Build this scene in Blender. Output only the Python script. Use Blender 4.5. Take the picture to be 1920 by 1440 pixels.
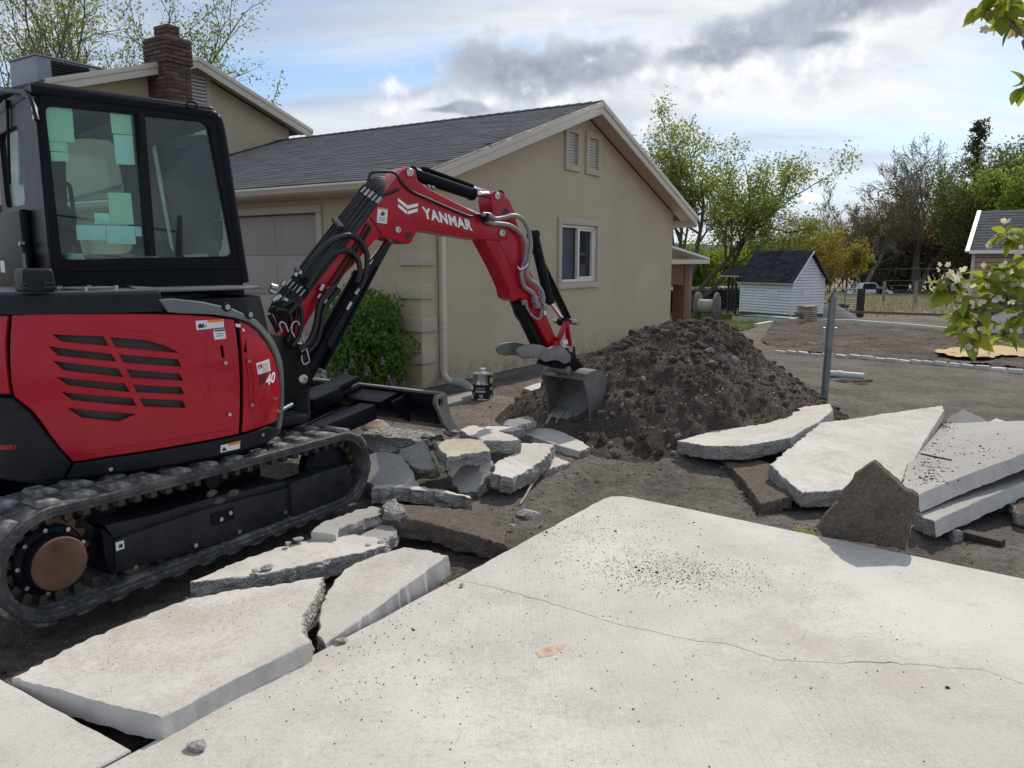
import bpy, bmesh, math, random
import numpy as np
from mathutils import Vector, Matrix, Euler

R = math.radians
scene = bpy.context.scene
for _o in list(bpy.data.objects):
    bpy.data.objects.remove(_o)
COL = scene.collection

# ------------------------------------------------------------------ camera
FPX, CX, CY, CAM_H = 1440.0, 960.0, 720.0, 1.6          # focal length and centre of the 1920x1440 photograph
PITCH = math.atan(230.0 / 1440.0)
cam_data = bpy.data.cameras.new('camera')
cam_data.sensor_width = 36.0
cam_data.lens = FPX / 1920.0 * 36.0
cam_data.clip_start = 0.05
cam_data.clip_end = 20000.0
cam = bpy.data.objects.new('camera', cam_data)
cam.location = (0, 0, CAM_H)
cam.rotation_euler = (R(90) - PITCH, 0, 0)
COL.objects.link(cam)
scene.camera = cam

# ------------------------------------------------------------------ sun and exposure
SUN_AZ, SUN_EL = R(31.5), R(46)
sun_dir = Vector((math.sin(SUN_AZ) * math.cos(SUN_EL), math.cos(SUN_AZ) * math.cos(SUN_EL), math.sin(SUN_EL)))
sd = bpy.data.lights.new('sun', 'SUN')
sd.energy = 2.45
sd.angle = R(0.9)
sd.color = (1.0, 0.94, 0.83)
sun = bpy.data.objects.new('sun', sd)
sun.rotation_euler = sun_dir.to_track_quat('Z', 'Y').to_euler()
sun.location = (5, 5, 30)
COL.objects.link(sun)
vs = scene.view_settings
vs.view_transform = 'Standard'
vs.look = 'None'
vs.gamma = 1.0
vs.use_curve_mapping = False
vs.exposure = 0.5


# ------------------------------------------------------------------ world
class NT:
    """small helper to write node trees"""
    def __init__(s, tree):
        s.t = tree; s.n = tree.nodes; s.l = tree.links
    def node(s, typ, **kw):
        n = s.n.new(typ)
        for k, v in kw.items():
            setattr(n, k, v)
        return n
    def set(s, sock, val):
        if isinstance(val, bpy.types.NodeSocket):
            s.l.new(val, sock)
        elif val is not None:
            if isinstance(val, (tuple, list)) and len(val) == 3 and sock.type == 'RGBA':
                val = (*val, 1)
            sock.default_value = val
    def math(s, op, a, b=None, c=None, clamp=False):
        n = s.node('ShaderNodeMath', operation=op, use_clamp=clamp)
        s.set(n.inputs[0], a)
        if b is not None: s.set(n.inputs[1], b)
        if c is not None: s.set(n.inputs[2], c)
        return n.outputs[0]
    def vmath(s, op, a, b=None, scale=None):
        n = s.node('ShaderNodeVectorMath', operation=op)
        s.set(n.inputs[0], a)
        if b is not None: s.set(n.inputs[1], b)
        if scale is not None: s.set(n.inputs['Scale'], scale)
        return n.outputs['Value'] if op in ('DOT_PRODUCT', 'LENGTH', 'DISTANCE') else n.outputs[0]
    def noise(s, vec, scale=5, detail=4, rough=.5, dist=0, out='Fac'):
        n = s.node('ShaderNodeTexNoise')
        s.set(n.inputs['Vector'], vec)
        n.inputs['Scale'].default_value = scale
        n.inputs['Detail'].default_value = detail
        n.inputs['Roughness'].default_value = rough
        n.inputs['Distortion'].default_value = dist
        return n.outputs[out]
    def voronoi(s, vec, scale=5, feature='F1', out='Distance', rand=1.0):
        n = s.node('ShaderNodeTexVoronoi', feature=feature)
        s.set(n.inputs['Vector'], vec)
        n.inputs['Scale'].default_value = scale
        n.inputs['Randomness'].default_value = rand
        return n.outputs[out]
    def ramp(s, fac, stops, interp='LINEAR'):
        n = s.node('ShaderNodeValToRGB')
        s.set(n.inputs[0], fac)
        cr = n.color_ramp
        cr.interpolation = interp
        while len(cr.elements) < len(stops):
            cr.elements.new(0.5)
        for e, (p, c) in zip(cr.elements, stops):
            e.position = p
            e.color = (*c, 1) if isinstance(c, (tuple, list)) else (c, c, c, 1)
        return n.outputs[0]
    def mix(s, fac, a, b, blend='MIX'):
        n = s.node('ShaderNodeMix', data_type='RGBA', blend_type=blend)
        s.set(n.inputs[0], fac)
        s.set(n.inputs[6], a)
        s.set(n.inputs[7], b)
        return n.outputs[2]
    def smooth(s, v, lo, hi):
        n = s.node('ShaderNodeMapRange', interpolation_type='SMOOTHSTEP')
        s.set(n.inputs[0], v)
        s.set(n.inputs[1], lo); s.set(n.inputs[2], hi)
        return n.outputs[0]
    def sep(s, v):
        n = s.node('ShaderNodeSeparateXYZ')
        s.set(n.inputs[0], v)
        return n.outputs
    def comb(s, x, y, z):
        n = s.node('ShaderNodeCombineXYZ')
        for i, v in enumerate((x, y, z)): s.set(n.inputs[i], v)
        return n.outputs[0]


def ray(x, y):
    a = (x - CX) / FPX; b = (CY - y) / FPX
    return Vector((a, math.cos(PITCH) + b * math.sin(PITCH), -math.sin(PITCH) + b * math.cos(PITCH)))


world = bpy.data.worlds.new('World')
scene.world = world
world.use_nodes = True
world.cycles.sampling_method = 'MANUAL'
world.cycles.sample_map_resolution = 256
W = NT(world.node_tree)
W.n.clear()
w_out = W.node('ShaderNodeOutputWorld')
w_bg = W.node('ShaderNodeBackground')
w_bg.inputs['Strength'].default_value = 0.15
W.l.new(w_bg.outputs[0], w_out.inputs[0])
sky = W.node('ShaderNodeTexSky', sky_type='NISHITA')
sky.sun_disc = False
sky.sun_elevation = SUN_EL
sky.sun_rotation = SUN_AZ
sky.altitude = 1400
sky.air_density = 1.0
sky.dust_density = 1.0
sky.ozone_density = 1.2
tc = W.node('ShaderNodeTexCoord')
dvec = W.vmath('NORMALIZE', tc.outputs['Generated'])
dx, dy, dz = W.sep(dvec)
zz = W.math('ADD', W.math('ABSOLUTE', dz), 0.16)
plane = W.comb(W.math('DIVIDE', dx, zz), W.math('DIVIDE', dy, zz), 0.0)
# thin high veil, streaked
st = W.node('ShaderNodeMapping')
W.set(st.inputs[0], plane)
st.inputs['Rotation'].default_value = (0, 0, R(62))
st.inputs['Scale'].default_value = (0.36, 1.0, 1)
veil = W.noise(st.outputs[0], 1.15, 6, .6, .6)
veil2 = W.noise(plane, 0.5, 3, .5, .2)
vsum = W.math('ADD', W.math('MULTIPLY', veil, .7), W.math('MULTIPLY', veil2, .42))
valpha = W.math('MULTIPLY', W.smooth(vsum, .43, .63), .95)
# the veil glows towards the sun
sdot = W.vmath('DOT_PRODUCT', dvec, tuple(sun_dir))
glow = W.smooth(sdot, .45, 1.0)
vcol = W.mix(glow, (3.5, 3.72, 4.05), (5.0, 4.92, 4.75))
vshade = W.noise(st.outputs[0], 1.7, 5, .58, .4)
vcol = W.mix(W.smooth(vshade, .40, .64), vcol, W.mix(glow, (2.2, 2.5, 3.05), (3.5, 3.65, 3.95)))
base = W.mix(1.0, sky.outputs[0], (.70, .71, .71), 'MULTIPLY')
base = W.mix(W.smooth(dz, .22, .0), base, (3.3, 3.7, 4.2))
col = W.mix(valpha, base, vcol)
# cumulus: soft blobs broken by noise, grey bellies with bright rims (they are lit from behind and above)
wn = W.node('ShaderNodeTexNoise')
W.set(wn.inputs['Vector'], dvec)
wn.inputs['Scale'].default_value = 6.0; wn.inputs['Detail'].default_value = 3
warp = W.vmath('ADD', dvec, W.vmath('SCALE', W.vmath('SUBTRACT', wn.outputs['Color'], (.5, .5, .5)), None, .085))
fb = W.noise(dvec, 16.0, 7, .6, .2)
fbu = W.noise(W.vmath('ADD', dvec, (.012, 0, .022)), 16.0, 4, .6, .2)
def blobs(lst, k):
    dens = None
    for (cx_, cy_, hw, hh) in lst:          # centre in the photograph, half width and half height in pixels
        c = ray(cx_, cy_).normalized()
        rt = c.cross(Vector((0, 0, 1))).normalized()
        up = rt.cross(c)
        mp = W.node('ShaderNodeMapping', vector_type='TEXTURE')
        W.set(mp.inputs[0], warp)
        mp.inputs['Rotation'].default_value = Matrix((rt, up, -c)).transposed().to_euler()
        mp.inputs['Scale'].default_value = (hw / FPX, hh / FPX, 1e5)
        e = W.vmath('LENGTH', mp.outputs[0])
        dens = e if dens is None else W.math('SMOOTH_MIN', dens, e, .25)
    return W.math('SUBTRACT', k, dens)
nf = W.math('SUBTRACT', fb, .5)
white = W.math('ADD', blobs([(860, 186, 130, 34), (1010, 175, 150, 26), (1260, 170, 190, 40), (1470, 110, 230, 70), (740, 150, 34, 20), (1536, 373, 26, 9), (1240, 262, 80, 18), (1000, 110, 205, 72)], 1.0), W.math('MULTIPLY', nf, 3.0))
col = W.mix(W.math('MULTIPLY', W.smooth(white, -.1, .75), .9), col, W.mix(W.smooth(fbu, .38, .66), (5.2, 5.2, 5.25), (3.2, 3.4, 3.8)))
body_ = blobs([(985, 116, 165, 50), (1120, 120, 105, 42), (1325, 116, 85, 24), (1420, 74, 140, 42), (1550, 30, 135, 34), (1530, 98, 60, 18), (860, 198, 70, 10)], 1.28)
dark = W.math('ADD', body_, W.math('MULTIPLY', nf, 2.3))
lit = W.smooth(W.math('SUBTRACT', fb, fbu), .06, .34)
dcol = W.mix(lit, W.mix(W.smooth(fb, .36, .64), (1.35, 1.52, 1.95), (2.3, 2.5, 2.95)), (4.8, 4.85, 5.0))
col = W.mix(W.math('MULTIPLY', W.smooth(dark, .0, .8), .93), col, dcol)
W.l.new(col, w_bg.inputs['Color'])


# ------------------------------------------------------------------ measuring helpers (survey of the place)
C0 = Vector((0, 0, CAM_H))
def on_z(x, y, z):
    r = ray(x, y)
    return C0 + r * ((z - CAM_H) / r.z)
def on_plane(x, y, p, n):
    r = ray(x, y)
    return C0 + r * ((Vector(p) - C0).dot(n) / r.dot(n))
def at_y(x, y, d):
    r = ray(x, y)
    return C0 + r * (d / r.y)


# ------------------------------------------------------------------ noise
def _hash(ix, iy, iz, seed):
    n = (ix * 374761393 + iy * 668265263 + iz * 1274126177 + seed * 974634777) & 0xffffffff
    n = ((n ^ (n >> 13)) * 1274126177) & 0xffffffff
    n = n ^ (n >> 16)
    return (n & 0xffffff) / float(0xffffff)
def vnoise(x, y, z=None, seed=0):
    x = np.asarray(x, float); y = np.asarray(y, float)
    z = np.zeros_like(x) if z is None else np.asarray(z, float)
    ix = np.floor(x).astype(np.int64); iy = np.floor(y).astype(np.int64); iz = np.floor(z).astype(np.int64)
    fx, fy, fz = x - ix, y - iy, z - iz
    fx = fx * fx * (3 - 2 * fx); fy = fy * fy * (3 - 2 * fy); fz = fz * fz * (3 - 2 * fz)
    r = 0
    for a in (0, 1):
        for b in (0, 1):
            for c in (0, 1):
                w = (fx if a else 1 - fx) * (fy if b else 1 - fy) * (fz if c else 1 - fz)
                r = r + w * _hash(ix + a, iy + b, iz + c, seed)
    return r * 2 - 1
def fbm(x, y, z=None, octs=4, seed=0, gain=.5):
    x = np.asarray(x, float); y = np.asarray(y, float)
    z = np.zeros_like(x) if z is None else np.asarray(z, float)
    r = 0; a = 1.0; s = 0
    for i in range(octs):
        k = 2.03 ** i
        r = r + a * vnoise(x * k + 11.3 * i, y * k + 5.7 * i, z * k, seed + i)
        s += a; a *= gain
    return r / s


# ------------------------------------------------------------------ mesh helpers
def tag(o, label=None, cat=None, group=None, kind=None):
    if label: o['label'] = label
    if cat: o['category'] = cat
    if group: o['group'] = group
    if kind: o['kind'] = kind
    return o
def empty(name, loc=(0, 0, 0), rz=0.0, label=None, cat=None, group=None, kind=None):
    o = bpy.data.objects.new(name, None)
    o.location = loc
    o.rotation_euler = (0, 0, rz)
    o.empty_display_size = .1
    COL.objects.link(o)
    return tag(o, label, cat, group, kind)
def link(name, me, parent=None):
    o = bpy.data.objects.new(name, me)
    COL.objects.link(o)
    if parent is not None: o.parent = parent
    return o
def frame(zdir, xdir=None):
    z = Vector(zdir).normalized()
    x = Vector(xdir) if xdir is not None else (Vector((1, 0, 0)) if abs(z.x) < .9 else Vector((0, 1, 0)))
    x = (x - z * x.dot(z)).normalized()
    y = z.cross(x)
    return Matrix((x, y, z)).transposed()

class MB:
    def __init__(s):
        s.v = []; s.f = []; s.m = []
    def add(s, verts, faces, mi=0):
        b = len(s.v)
        s.v.extend([tuple(v) for v in verts])
        s.f.extend([tuple(i + b for i in f) for f in faces])
        s.m.extend([mi] * len(faces))
        return s
    def box(s, c, size, rot=None, mi=0, taper=(1, 1)):
        hx, hy, hz = [k / 2 for k in size]
        vs_ = []
        for z in (-1, 1):
            tx, ty = taper if z > 0 else (1, 1)
            for (x, y) in ((-1, -1), (1, -1), (1, 1), (-1, 1)):
                p = Vector((x * hx * tx, y * hy * ty, z * hz))
                if rot is not None: p = rot @ p
                vs_.append(p + Vector(c))
        return s.add(vs_, [(3, 2, 1, 0), (4, 5, 6, 7), (0, 1, 5, 4), (1, 2, 6, 5), (2, 3, 7, 6), (3, 0, 4, 7)], mi)
    def bar(s, p0, p1, w, h, up=(0, 0, 1), mi=0, w1=None, h1=None):
        p0, p1 = Vector(p0), Vector(p1)
        d = (p1 - p0).normalized()
        sd_ = Vector(up).cross(d)
        if sd_.length < 1e-4: sd_ = Vector((1, 0, 0)).cross(d)
        sd_.normalize()
        u = d.cross(sd_)
        vs_ = []
        for p, ww, hh in ((p0, w, h), (p1, w1 or w, h1 or h)):
            for (a, b) in ((-1, -1), (1, -1), (1, 1), (-1, 1)):
                vs_.append(p + sd_ * a * ww / 2 + u * b * hh / 2)
        return s.add(vs_, [(3, 2, 1, 0), (4, 5, 6, 7), (0, 1, 5, 4), (1, 2, 6, 5), (2, 3, 7, 6), (3, 0, 4, 7)], mi)
    def tube(s, path, r, n=8, caps=True, mi=0, closed=False):
        P = [Vector(p) for p in path]
        m = len(P)
        rs = r if isinstance(r, (list, tuple)) else [r] * m
        t = [(P[min(i + 1, m - 1)] - P[max(i - 1, 0)]).normalized() for i in range(m)]
        fr = frame(t[0])
        x = fr @ Vector((1, 0, 0))
        vs_ = []
        for i in range(m):
            x = (x - t[i] * x.dot(t[i]))
            if x.length < 1e-5: x = frame(t[i]) @ Vector((1, 0, 0))
            x.normalize()
            y = t[i].cross(x)
            for k in range(n):
                a = 2 * math.pi * k / n
                vs_.append(P[i] + (x * math.cos(a) + y * math.sin(a)) * rs[i])
        fs = []
        for i in range(m - 1):
            for k in range(n):
                k2 = (k + 1) % n
                fs.append((i * n + k, i * n + k2, (i + 1) * n + k2, (i + 1) * n + k))
        if caps:
            fs.append(tuple(range(n))[::-1])
            fs.append(tuple((m - 1) * n + k for k in range(n)))
        return s.add(vs_, fs, mi)
    def cyl(s, p0, p1, r0, r1=None, n=16, caps=True, mi=0):
        return s.tube([p0, p1], [r0, r0 if r1 is None else r1], n, caps, mi)
    def lathe(s, prof, n=20, o=(0, 0, 0), rot=None, mi=0):
        vs_ = []
        for (r_, z) in prof:
            for k in range(n):
                a = 2 * math.pi * k / n
                p = Vector((r_ * math.cos(a), r_ * math.sin(a), z))
                if rot is not None: p = rot @ p
                vs_.append(p + Vector(o))
        fs = []
        for i in range(len(prof) - 1):
            for k in range(n):
                k2 = (k + 1) % n
                fs.append((i * n + k, i * n + k2, (i + 1) * n + k2, (i + 1) * n + k))
        fs.append(tuple(range(n))[::-1])
        fs.append(tuple((len(prof) - 1) * n + k for k in range(n)))
        return s.add(vs_, fs, mi)
    def prism(s, poly, ext, mi=0):
        n = len(poly)
        ext = Vector(ext)
        P = [Vector(p) for p in poly]
        nrm = Vector((0, 0, 0))
        for i in range(n):
            nrm += P[i].cross(P[(i + 1) % n])
        if nrm.dot(ext) > 0: P.reverse()
        vs_ = P + [p + ext for p in P]
        fs = [tuple(range(n)), tuple(range(2 * n - 1, n - 1, -1))]
        for i in range(n):
            j = (i + 1) % n
            fs.append((j, i, i + n, j + n))
        return s.add(vs_, fs, mi)
    def build(s, name, mats, parent=None, bevel=0, seg=2, smooth=35, xf=None):
        me = bpy.data.meshes.new(name)
        V_ = s.v
        if xf is not None:
            V_ = [tuple(xf(Vector(v))) for v in V_]
        me.from_pydata(V_, [], s.f)
        if not isinstance(mats, (list, tuple)): mats = [mats]
        for m in mats: me.materials.append(m)
        if len(mats) > 1:
            me.polygons.foreach_set('material_index', s.m)
        if bevel:
            bm = bmesh.new(); bm.from_mesh(me)
            es = [e for e in bm.edges if len(e.link_faces) == 2 and e.calc_face_angle(0) > R(28)]
            bmesh.ops.bevel(bm, geom=es, offset=bevel, segments=seg, affect='EDGES', clamp_overlap=True, profile=.6)
            bm.to_mesh(me); bm.free()
        if smooth:
            me.shade_smooth()
            me.set_sharp_from_angle(angle=R(smooth))
        me.update()
        return link(name, me, parent)

def plate_mesh(outer, holes=(), thick=.02, bevel=0.0):
    """flat plate with holes in the XY plane (z = -thick/2 .. thick/2)"""
    cu = bpy.data.curves.new('plate', 'CURVE')
    cu.dimensions = '2D'
    cu.fill_mode = 'BOTH'
    cu.extrude = max(thick / 2 - bevel, 0.0005)
    cu.bevel_depth = bevel
    cu.bevel_resolution = 1
    cu.offset = -bevel
    for poly in [outer] + list(holes):
        sp = cu.splines.new('POLY')
        sp.points.add(len(poly) - 1)
        for p, q in zip(sp.points, poly):
            p.co = (q[0], q[1], 0, 1)
        sp.use_cyclic_u = True
    ob = bpy.data.objects.new('plate', cu)
    me = bpy.data.meshes.new_from_object(ob)
    bpy.data.objects.remove(ob)
    bpy.data.curves.remove(cu)
    return me
def plate(name, outer, holes, thick, mat, parent=None, origin=(0, 0, 0), xa=(1, 0, 0), ya=(0, 0, 1), bevel=0.0, smooth=35):
    """plate lying in the plane spanned by xa, ya through origin"""
    me = plate_mesh(outer, holes, thick, bevel)
    xa, ya = Vector(xa), Vector(ya)
    za = xa.cross(ya)
    m = Matrix((xa, ya, za)).transposed().to_4x4()
    m.translation = Vector(origin)
    me.transform(m)
    me.materials.clear(); me.materials.append(mat)
    me.name = name
    if smooth:
        me.shade_smooth(); me.set_sharp_from_angle(angle=R(smooth))
    return link(name, me, parent)
def text_mesh(txt, size, mat, extrude=.001, shear=0.0, offset=0.0, spacing=1.0, align='CENTER'):
    cu = bpy.data.curves.new('txt', 'FONT')
    cu.body = txt; cu.size = size; cu.extrude = extrude; cu.shear = shear; cu.offset = offset
    cu.space_character = spacing
    cu.align_x = align; cu.align_y = 'CENTER'
    cu.resolution_u = 3
    ob = bpy.data.objects.new('txt', cu)
    me = bpy.data.meshes.new_from_object(ob)
    bpy.data.objects.remove(ob)
    bpy.data.curves.remove(cu)
    me.materials.clear(); me.materials.append(mat)
    return me
def roundpoly(pts, r, seg=4):
    out = []
    n = len(pts)
    for i in range(n):
        p = Vector(pts[i]).to_2d(); a = Vector(pts[i - 1]).to_2d(); b = Vector(pts[(i + 1) % n]).to_2d()
        d1, d2 = (a - p), (b - p)
        k = min(r, d1.length * .45, d2.length * .45)
        p0, p1 = p + d1.normalized() * k, p + d2.normalized() * k
        for j in range(seg + 1):
            t = j / seg
            q = p0 * (1 - t) ** 2 + p * 2 * t * (1 - t) + p1 * t ** 2
            out.append((q.x, q.y))
    return out
def smooth_path(pts, n=6):
    """Catmull-Rom through the points"""
    P = [Vector(p) for p in pts]
    P = [P[0] * 2 - P[1]] + P + [P[-1] * 2 - P[-2]]
    out = []
    for i in range(1, len(P) - 2):
        for j in range(n):
            t = j / n
            a, b, c, d = P[i - 1], P[i], P[i + 1], P[i + 2]
            out.append(.5 * ((2 * b) + (c - a) * t + (2 * a - 5 * b + 4 * c - d) * t * t + (3 * b - a - 3 * c + d) * t ** 3))
    out.append(P[-2])
    return out
def copy_obj(o, parent=None, name=None):
    c = o.copy()
    if name: c.name = name
    COL.objects.link(c)
    c.parent = parent
    return c
def rock_data(name, mat, seed, sub=2, rough=.35, flat=1.0):
    bm = bmesh.new()
    bmesh.ops.create_icosphere(bm, subdivisions=sub, radius=1.0)
    rnd = random.Random(seed)
    cuts = [(Vector((rnd.gauss(0, 1), rnd.gauss(0, 1), rnd.gauss(0, 1))).normalized(), rnd.uniform(.55, .9)) for _ in range(7)]
    co = np.array([v.co[:] for v in bm.verts])
    nz = fbm(co[:, 0] * 1.7 + seed, co[:, 1] * 1.7, co[:, 2] * 1.7, 3, seed)
    for v, k in zip(bm.verts, nz):
        p = v.co * (1 + rough * k)
        for nn, dd in cuts:
            e = p.dot(nn) - dd
            if e > 0: p -= nn * e * .85
        p.z *= flat
        v.co = p
    me = bpy.data.meshes.new(name)
    bm.to_mesh(me); bm.free()
    me.materials.append(mat)
    me.shade_smooth(); me.set_sharp_from_angle(angle=R(32))
    return me

# ------------------------------------------------------------------ materials
def new_mat(name):
    m = bpy.data.materials.new(name)
    m.use_nodes = True
    t = NT(m.node_tree)
    bsdf = t.n['Principled BSDF']
    return m, t, bsdf
def coords(t, kind='Object'):
    return t.node('ShaderNodeTexCoord').outputs[kind]
def world_pos(t):
    return t.node('ShaderNodeNewGeometry').outputs['Position']
def bump(t, bsdf, height, strength=.3, dist=.01):
    n = t.node('ShaderNodeBump')
    n.inputs['Strength'].default_value = strength
    n.inputs['Distance'].default_value = dist
    t.set(n.inputs['Height'], height)
    t.l.new(n.outputs[0], bsdf.inputs['Normal'])
    return n
def simple(name, col, rough=.6, metal=0.0, var=.15, vscale=4.0, bmp=0.0, bscale=60.0, bdist=.005, spec=.5, coat=0.0, dust=0.0, dustcol=(.32, .28, .24), objvar=0.0, rvar=.12, use_world=False):
    m, t, b = new_mat(name)
    c = world_pos(t) if use_world else coords(t)
    n1 = t.noise(c, vscale, 6, .6)
    dark = tuple(k * (1 - var) for k in col); lite = tuple(min(k * (1 + var), 1) for k in col)
    cc = t.ramp(n1, [(.28, dark), (.72, lite)])
    if objvar:
        oi = t.node('ShaderNodeObjectInfo').outputs['Random']
        k = t.math('ADD', 1 - objvar, t.math('MULTIPLY', oi, 2 * objvar))
        cc = t.mix(1.0, cc, t.comb(k, k, k), 'MULTIPLY')
    rr = t.math('ADD', rough - rvar * .5, t.math('MULTIPLY', t.noise(c, vscale * 3.1, 4, .6), rvar))
    if dust:
        geo = t.node('ShaderNodeNewGeometry')
        nz = t.sep(geo.outputs['Normal'])[2]
        dn = t.noise(c, 7.0, 7, .65)
        d2 = t.noise(c, 42.0, 4, .6)
        f = t.math('MULTIPLY', t.math('ADD', t.math('MULTIPLY', t.smooth(dn, .42, .72), .6), t.math('MULTIPLY', t.smooth(d2, .5, .75), .5)), dust)
        f = t.math('MULTIPLY', f, t.math('ADD', .55, t.math('MULTIPLY', t.smooth(nz, .1, .9), .75)), None, True)
        cc = t.mix(f, cc, dustcol)
        rr = t.math('ADD', rr, t.math('MULTIPLY', f, .35), None, True)
    t.set(b.inputs['Base Color'], cc)
    t.set(b.inputs['Roughness'], rr)
    b.inputs['Metallic'].default_value = metal
    b.inputs['Specular IOR Level'].default_value = spec
    if coat:
        b.inputs['Coat Weight'].default_value = coat
        b.inputs['Coat Roughness'].default_value = .06
    if bmp:
        bump(t, b, t.noise(c, bscale, 6, .6), bmp, bdist)
    return m

MAT = {}
MAT['red'] = simple('red_paint', (.37, .003, .017), .34, 0, .06, 1.5, 0, spec=.25, coat=.22, dust=.05, dustcol=(.34, .12, .11))
MAT['dark'] = simple('dark_paint', (.007, .0085, .013), .36, 0, .2, 3, .04, 40, spec=.1, dust=.04, dustcol=(.10, .10, .105))
MAT['framepaint'] = simple('scuffed_frame_paint', (.013, .0145, .019), .5, 0, .3, 5, .1, 60, spec=.25, dust=.22, dustcol=(.15, .145, .14))
MAT['lug'] = simple('dusty_track_lug', (.075, .074, .073), .7, 0, .3, 8, .25, 70, .003, spec=.3, dust=1.0, dustcol=(.34, .325, .305))
MAT['black'] = simple('black_plastic', (.008, .0085, .010), .42, 0, .25, 5, .08, 220, .001, spec=.15, dust=.06, dustcol=(.10, .10, .10))
MAT['charcoal'] = simple('charcoal_plastic', (.013, .015, .018), .45, 0, .15, 4, .12, 260, .001, spec=.15, dust=.10, dustcol=(.2, .19, .185))
MAT['greyhood'] = simple('grey_hood', (.12, .125, .13), .36, .3, .12, 4, .06, 200, .001, dust=.3, dustcol=(.3, .3, .3))
MAT['rubber'] = simple('track_rubber', (.040, .040, .042), .72, 0, .3, 6, .25, 70, .003, spec=.3, dust=.8, dustcol=(.30, .285, .265))
MAT['hose'] = simple('hose_rubber', (.009, .009, .010), .45, 0, .2, 9, 0, spec=.45)
MAT['greyhose'] = simple('grey_hose', (.22, .225, .225), .4, 0, .2, 9, 0, dust=.2)
MAT['steel'] = simple('bare_steel', (.42, .42, .41), .32, 1.0, .2, 9, .05, 80, dust=.2)
MAT['chrome'] = simple('chrome_rod', (.75, .75, .75), .1, 1.0, .03, 5)
MAT['wornsteel'] = simple('worn_steel', (.21, .205, .195), .55, .55, .35, 8, .25, 60, .003, dust=.55, dustcol=(.21, .19, .17))
MAT['bucketsteel'] = simple('bucket_steel', (.16, .155, .147), .62, .3, .3, 5, .3, 50, .003, dust=.7, dustcol=(.24, .22, .2))
MAT['rust'] = simple('rusted_disc', (.12, .062, .035), .75, .2, .5, 9, .3, 70, .003, dust=.4, dustcol=(.16, .13, .10))
MAT['brass'] = simple('brassy_teeth', (.06, .054, .042), .55, .5, .4, 12, .1, 70, dust=.4)
MAT['white'] = simple('white_print', (.8, .8, .8), .5, 0, .03, 9)
MAT['offwhite'] = simple('sticker_white', (.68, .68, .67), .45, 0, .06, 14)
MAT['orange'] = simple('sticker_orange', (.75, .2, .03), .45, 0, .04, 14)
MAT['ink'] = simple('sticker_ink', (.02, .02, .022), .5, 0, .04, 14)
MAT['blackprint'] = simple('black_print', (.01, .01, .012), .4, 0, .04, 14)
MAT['paperblue'] = simple('pale_blue_paper', (.60, .88, .86), .7, 0, .03, 3)
MAT['papergreen'] = simple('pale_green_paper', (.52, .78, .62), .7, 0, .04, 3)
MAT['mesh'] = simple('radiator_mesh', (.05, .05, .05), .6, .3, .2, 9, .6, 400, .002)
MAT['seat'] = simple('seat_fabric', (.02, .02, .022), .85, 0, .2, 9)
MAT['cream'] = simple('cream_trim', (.60, .54, .44), .5, 0, .05, 2.5, .03, 80)
MAT['soffit'] = simple('soffit_boards', (.52, .40, .32), .6, 0, .06, 2.5)
MAT['trimtan'] = simple('tan_trim', (.50, .435, .345), .8, 0, .06, 3, .3, 160, .003)
MAT['vinyl'] = simple('white_vinyl', (.72, .70, .64), .4, 0, .03, 3)
MAT['louvre'] = simple('louvre_white', (.80, .79, .77), .5, 0, .05, 3)
MAT['garage_door'] = simple('garage_door_paint', (.34, .305, .26), .5, 0, .04, 2, .05, 90)
MAT['foundation'] = simple('foundation_concrete', (.17, .15, .13), .9, 0, .3, 5, .5, 40, .01)
MAT['galv'] = simple('galvanised_steel', (.19, .215, .225), .45, .7, .2, 12, .05, 60)
MAT['coolgrey'] = simple('cooler_grey', (.27, .29, .32), .5, .2, .1, 4)
MAT['darkpad'] = simple('cooler_pad', (.02, .021, .023), .8, 0, .2, 5)
MAT['whitewood'] = simple('white_siding', (.74, .75, .77), .55, 0, .06, 3, .08, 60)
MAT['tansiding'] = simple('tan_siding', (.44, .33, .24), .6, 0, .05, 3, .06, 70)
MAT['whitedoor'] = simple('white_door', (.72, .74, .78), .5, 0, .03, 3)
MAT['brownwood'] = simple('brown_post', (.16, .085, .05), .7, 0, .15, 6, .2, 60)
MAT['greywood'] = simple('weathered_wood', (.17, .155, .135), .85, 0, .3, 9, .4, 60, .004)
MAT['darkwood'] = simple('dark_timber', (.045, .035, .027), .85, 0, .3, 9, .4, 60, .004)
MAT['fencewood'] = simple('fence_post', (.24, .22, .19), .9, 0, .25, 9, .3, 40)
MAT['palewood'] = simple('pale_timber', (.40, .36, .28), .8, 0, .2, 6, .2, 50)
MAT['greentarp'] = simple('green_cover', (.03, .085, .075), .6, 0, .2, 6)
MAT['basalt'] = simple('dark_wall_stone', (.035, .036, .042), .85, 0, .35, 4, .5, 30, .01, objvar=.4)
MAT['palestone'] = simple('pale_cap_stone', (.40, .38, .35), .85, 0, .2, 4, .4, 30, .01, objvar=.2)
MAT['tanstone'] = simple('tan_stone', (.38, .31, .23), .9, 0, .3, 6, .4, 40, .01, objvar=.2)
MAT['gravelgrey'] = simple('gravel_heap', (.16, .155, .15), .95, 0, .35, 25, .9, 60, .03, use_world=True)
MAT['brickmat'] = simple('chimney_brick', (.105, .062, .049), .9, 0, .3, 14, .4, 60, .004, objvar=.38)
MAT['mortar'] = simple('mortar', (.15, .125, .11), .95, 0, .15, 14, .4, 90)
MAT['pvc'] = simple('pvc_pipe', (.55, .55, .53), .4, 0, .12, 8, dust=.4)
MAT['paver'] = simple('pale_paver', (.58, .56, .52), .9, 0, .15, 9, .4, 50, .006, objvar=.18)
MAT['sawdust'] = simple('sawdust', (.56, .42, .21), .95, 0, .2, 12, .8, 50, .03, use_world=True)
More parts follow.
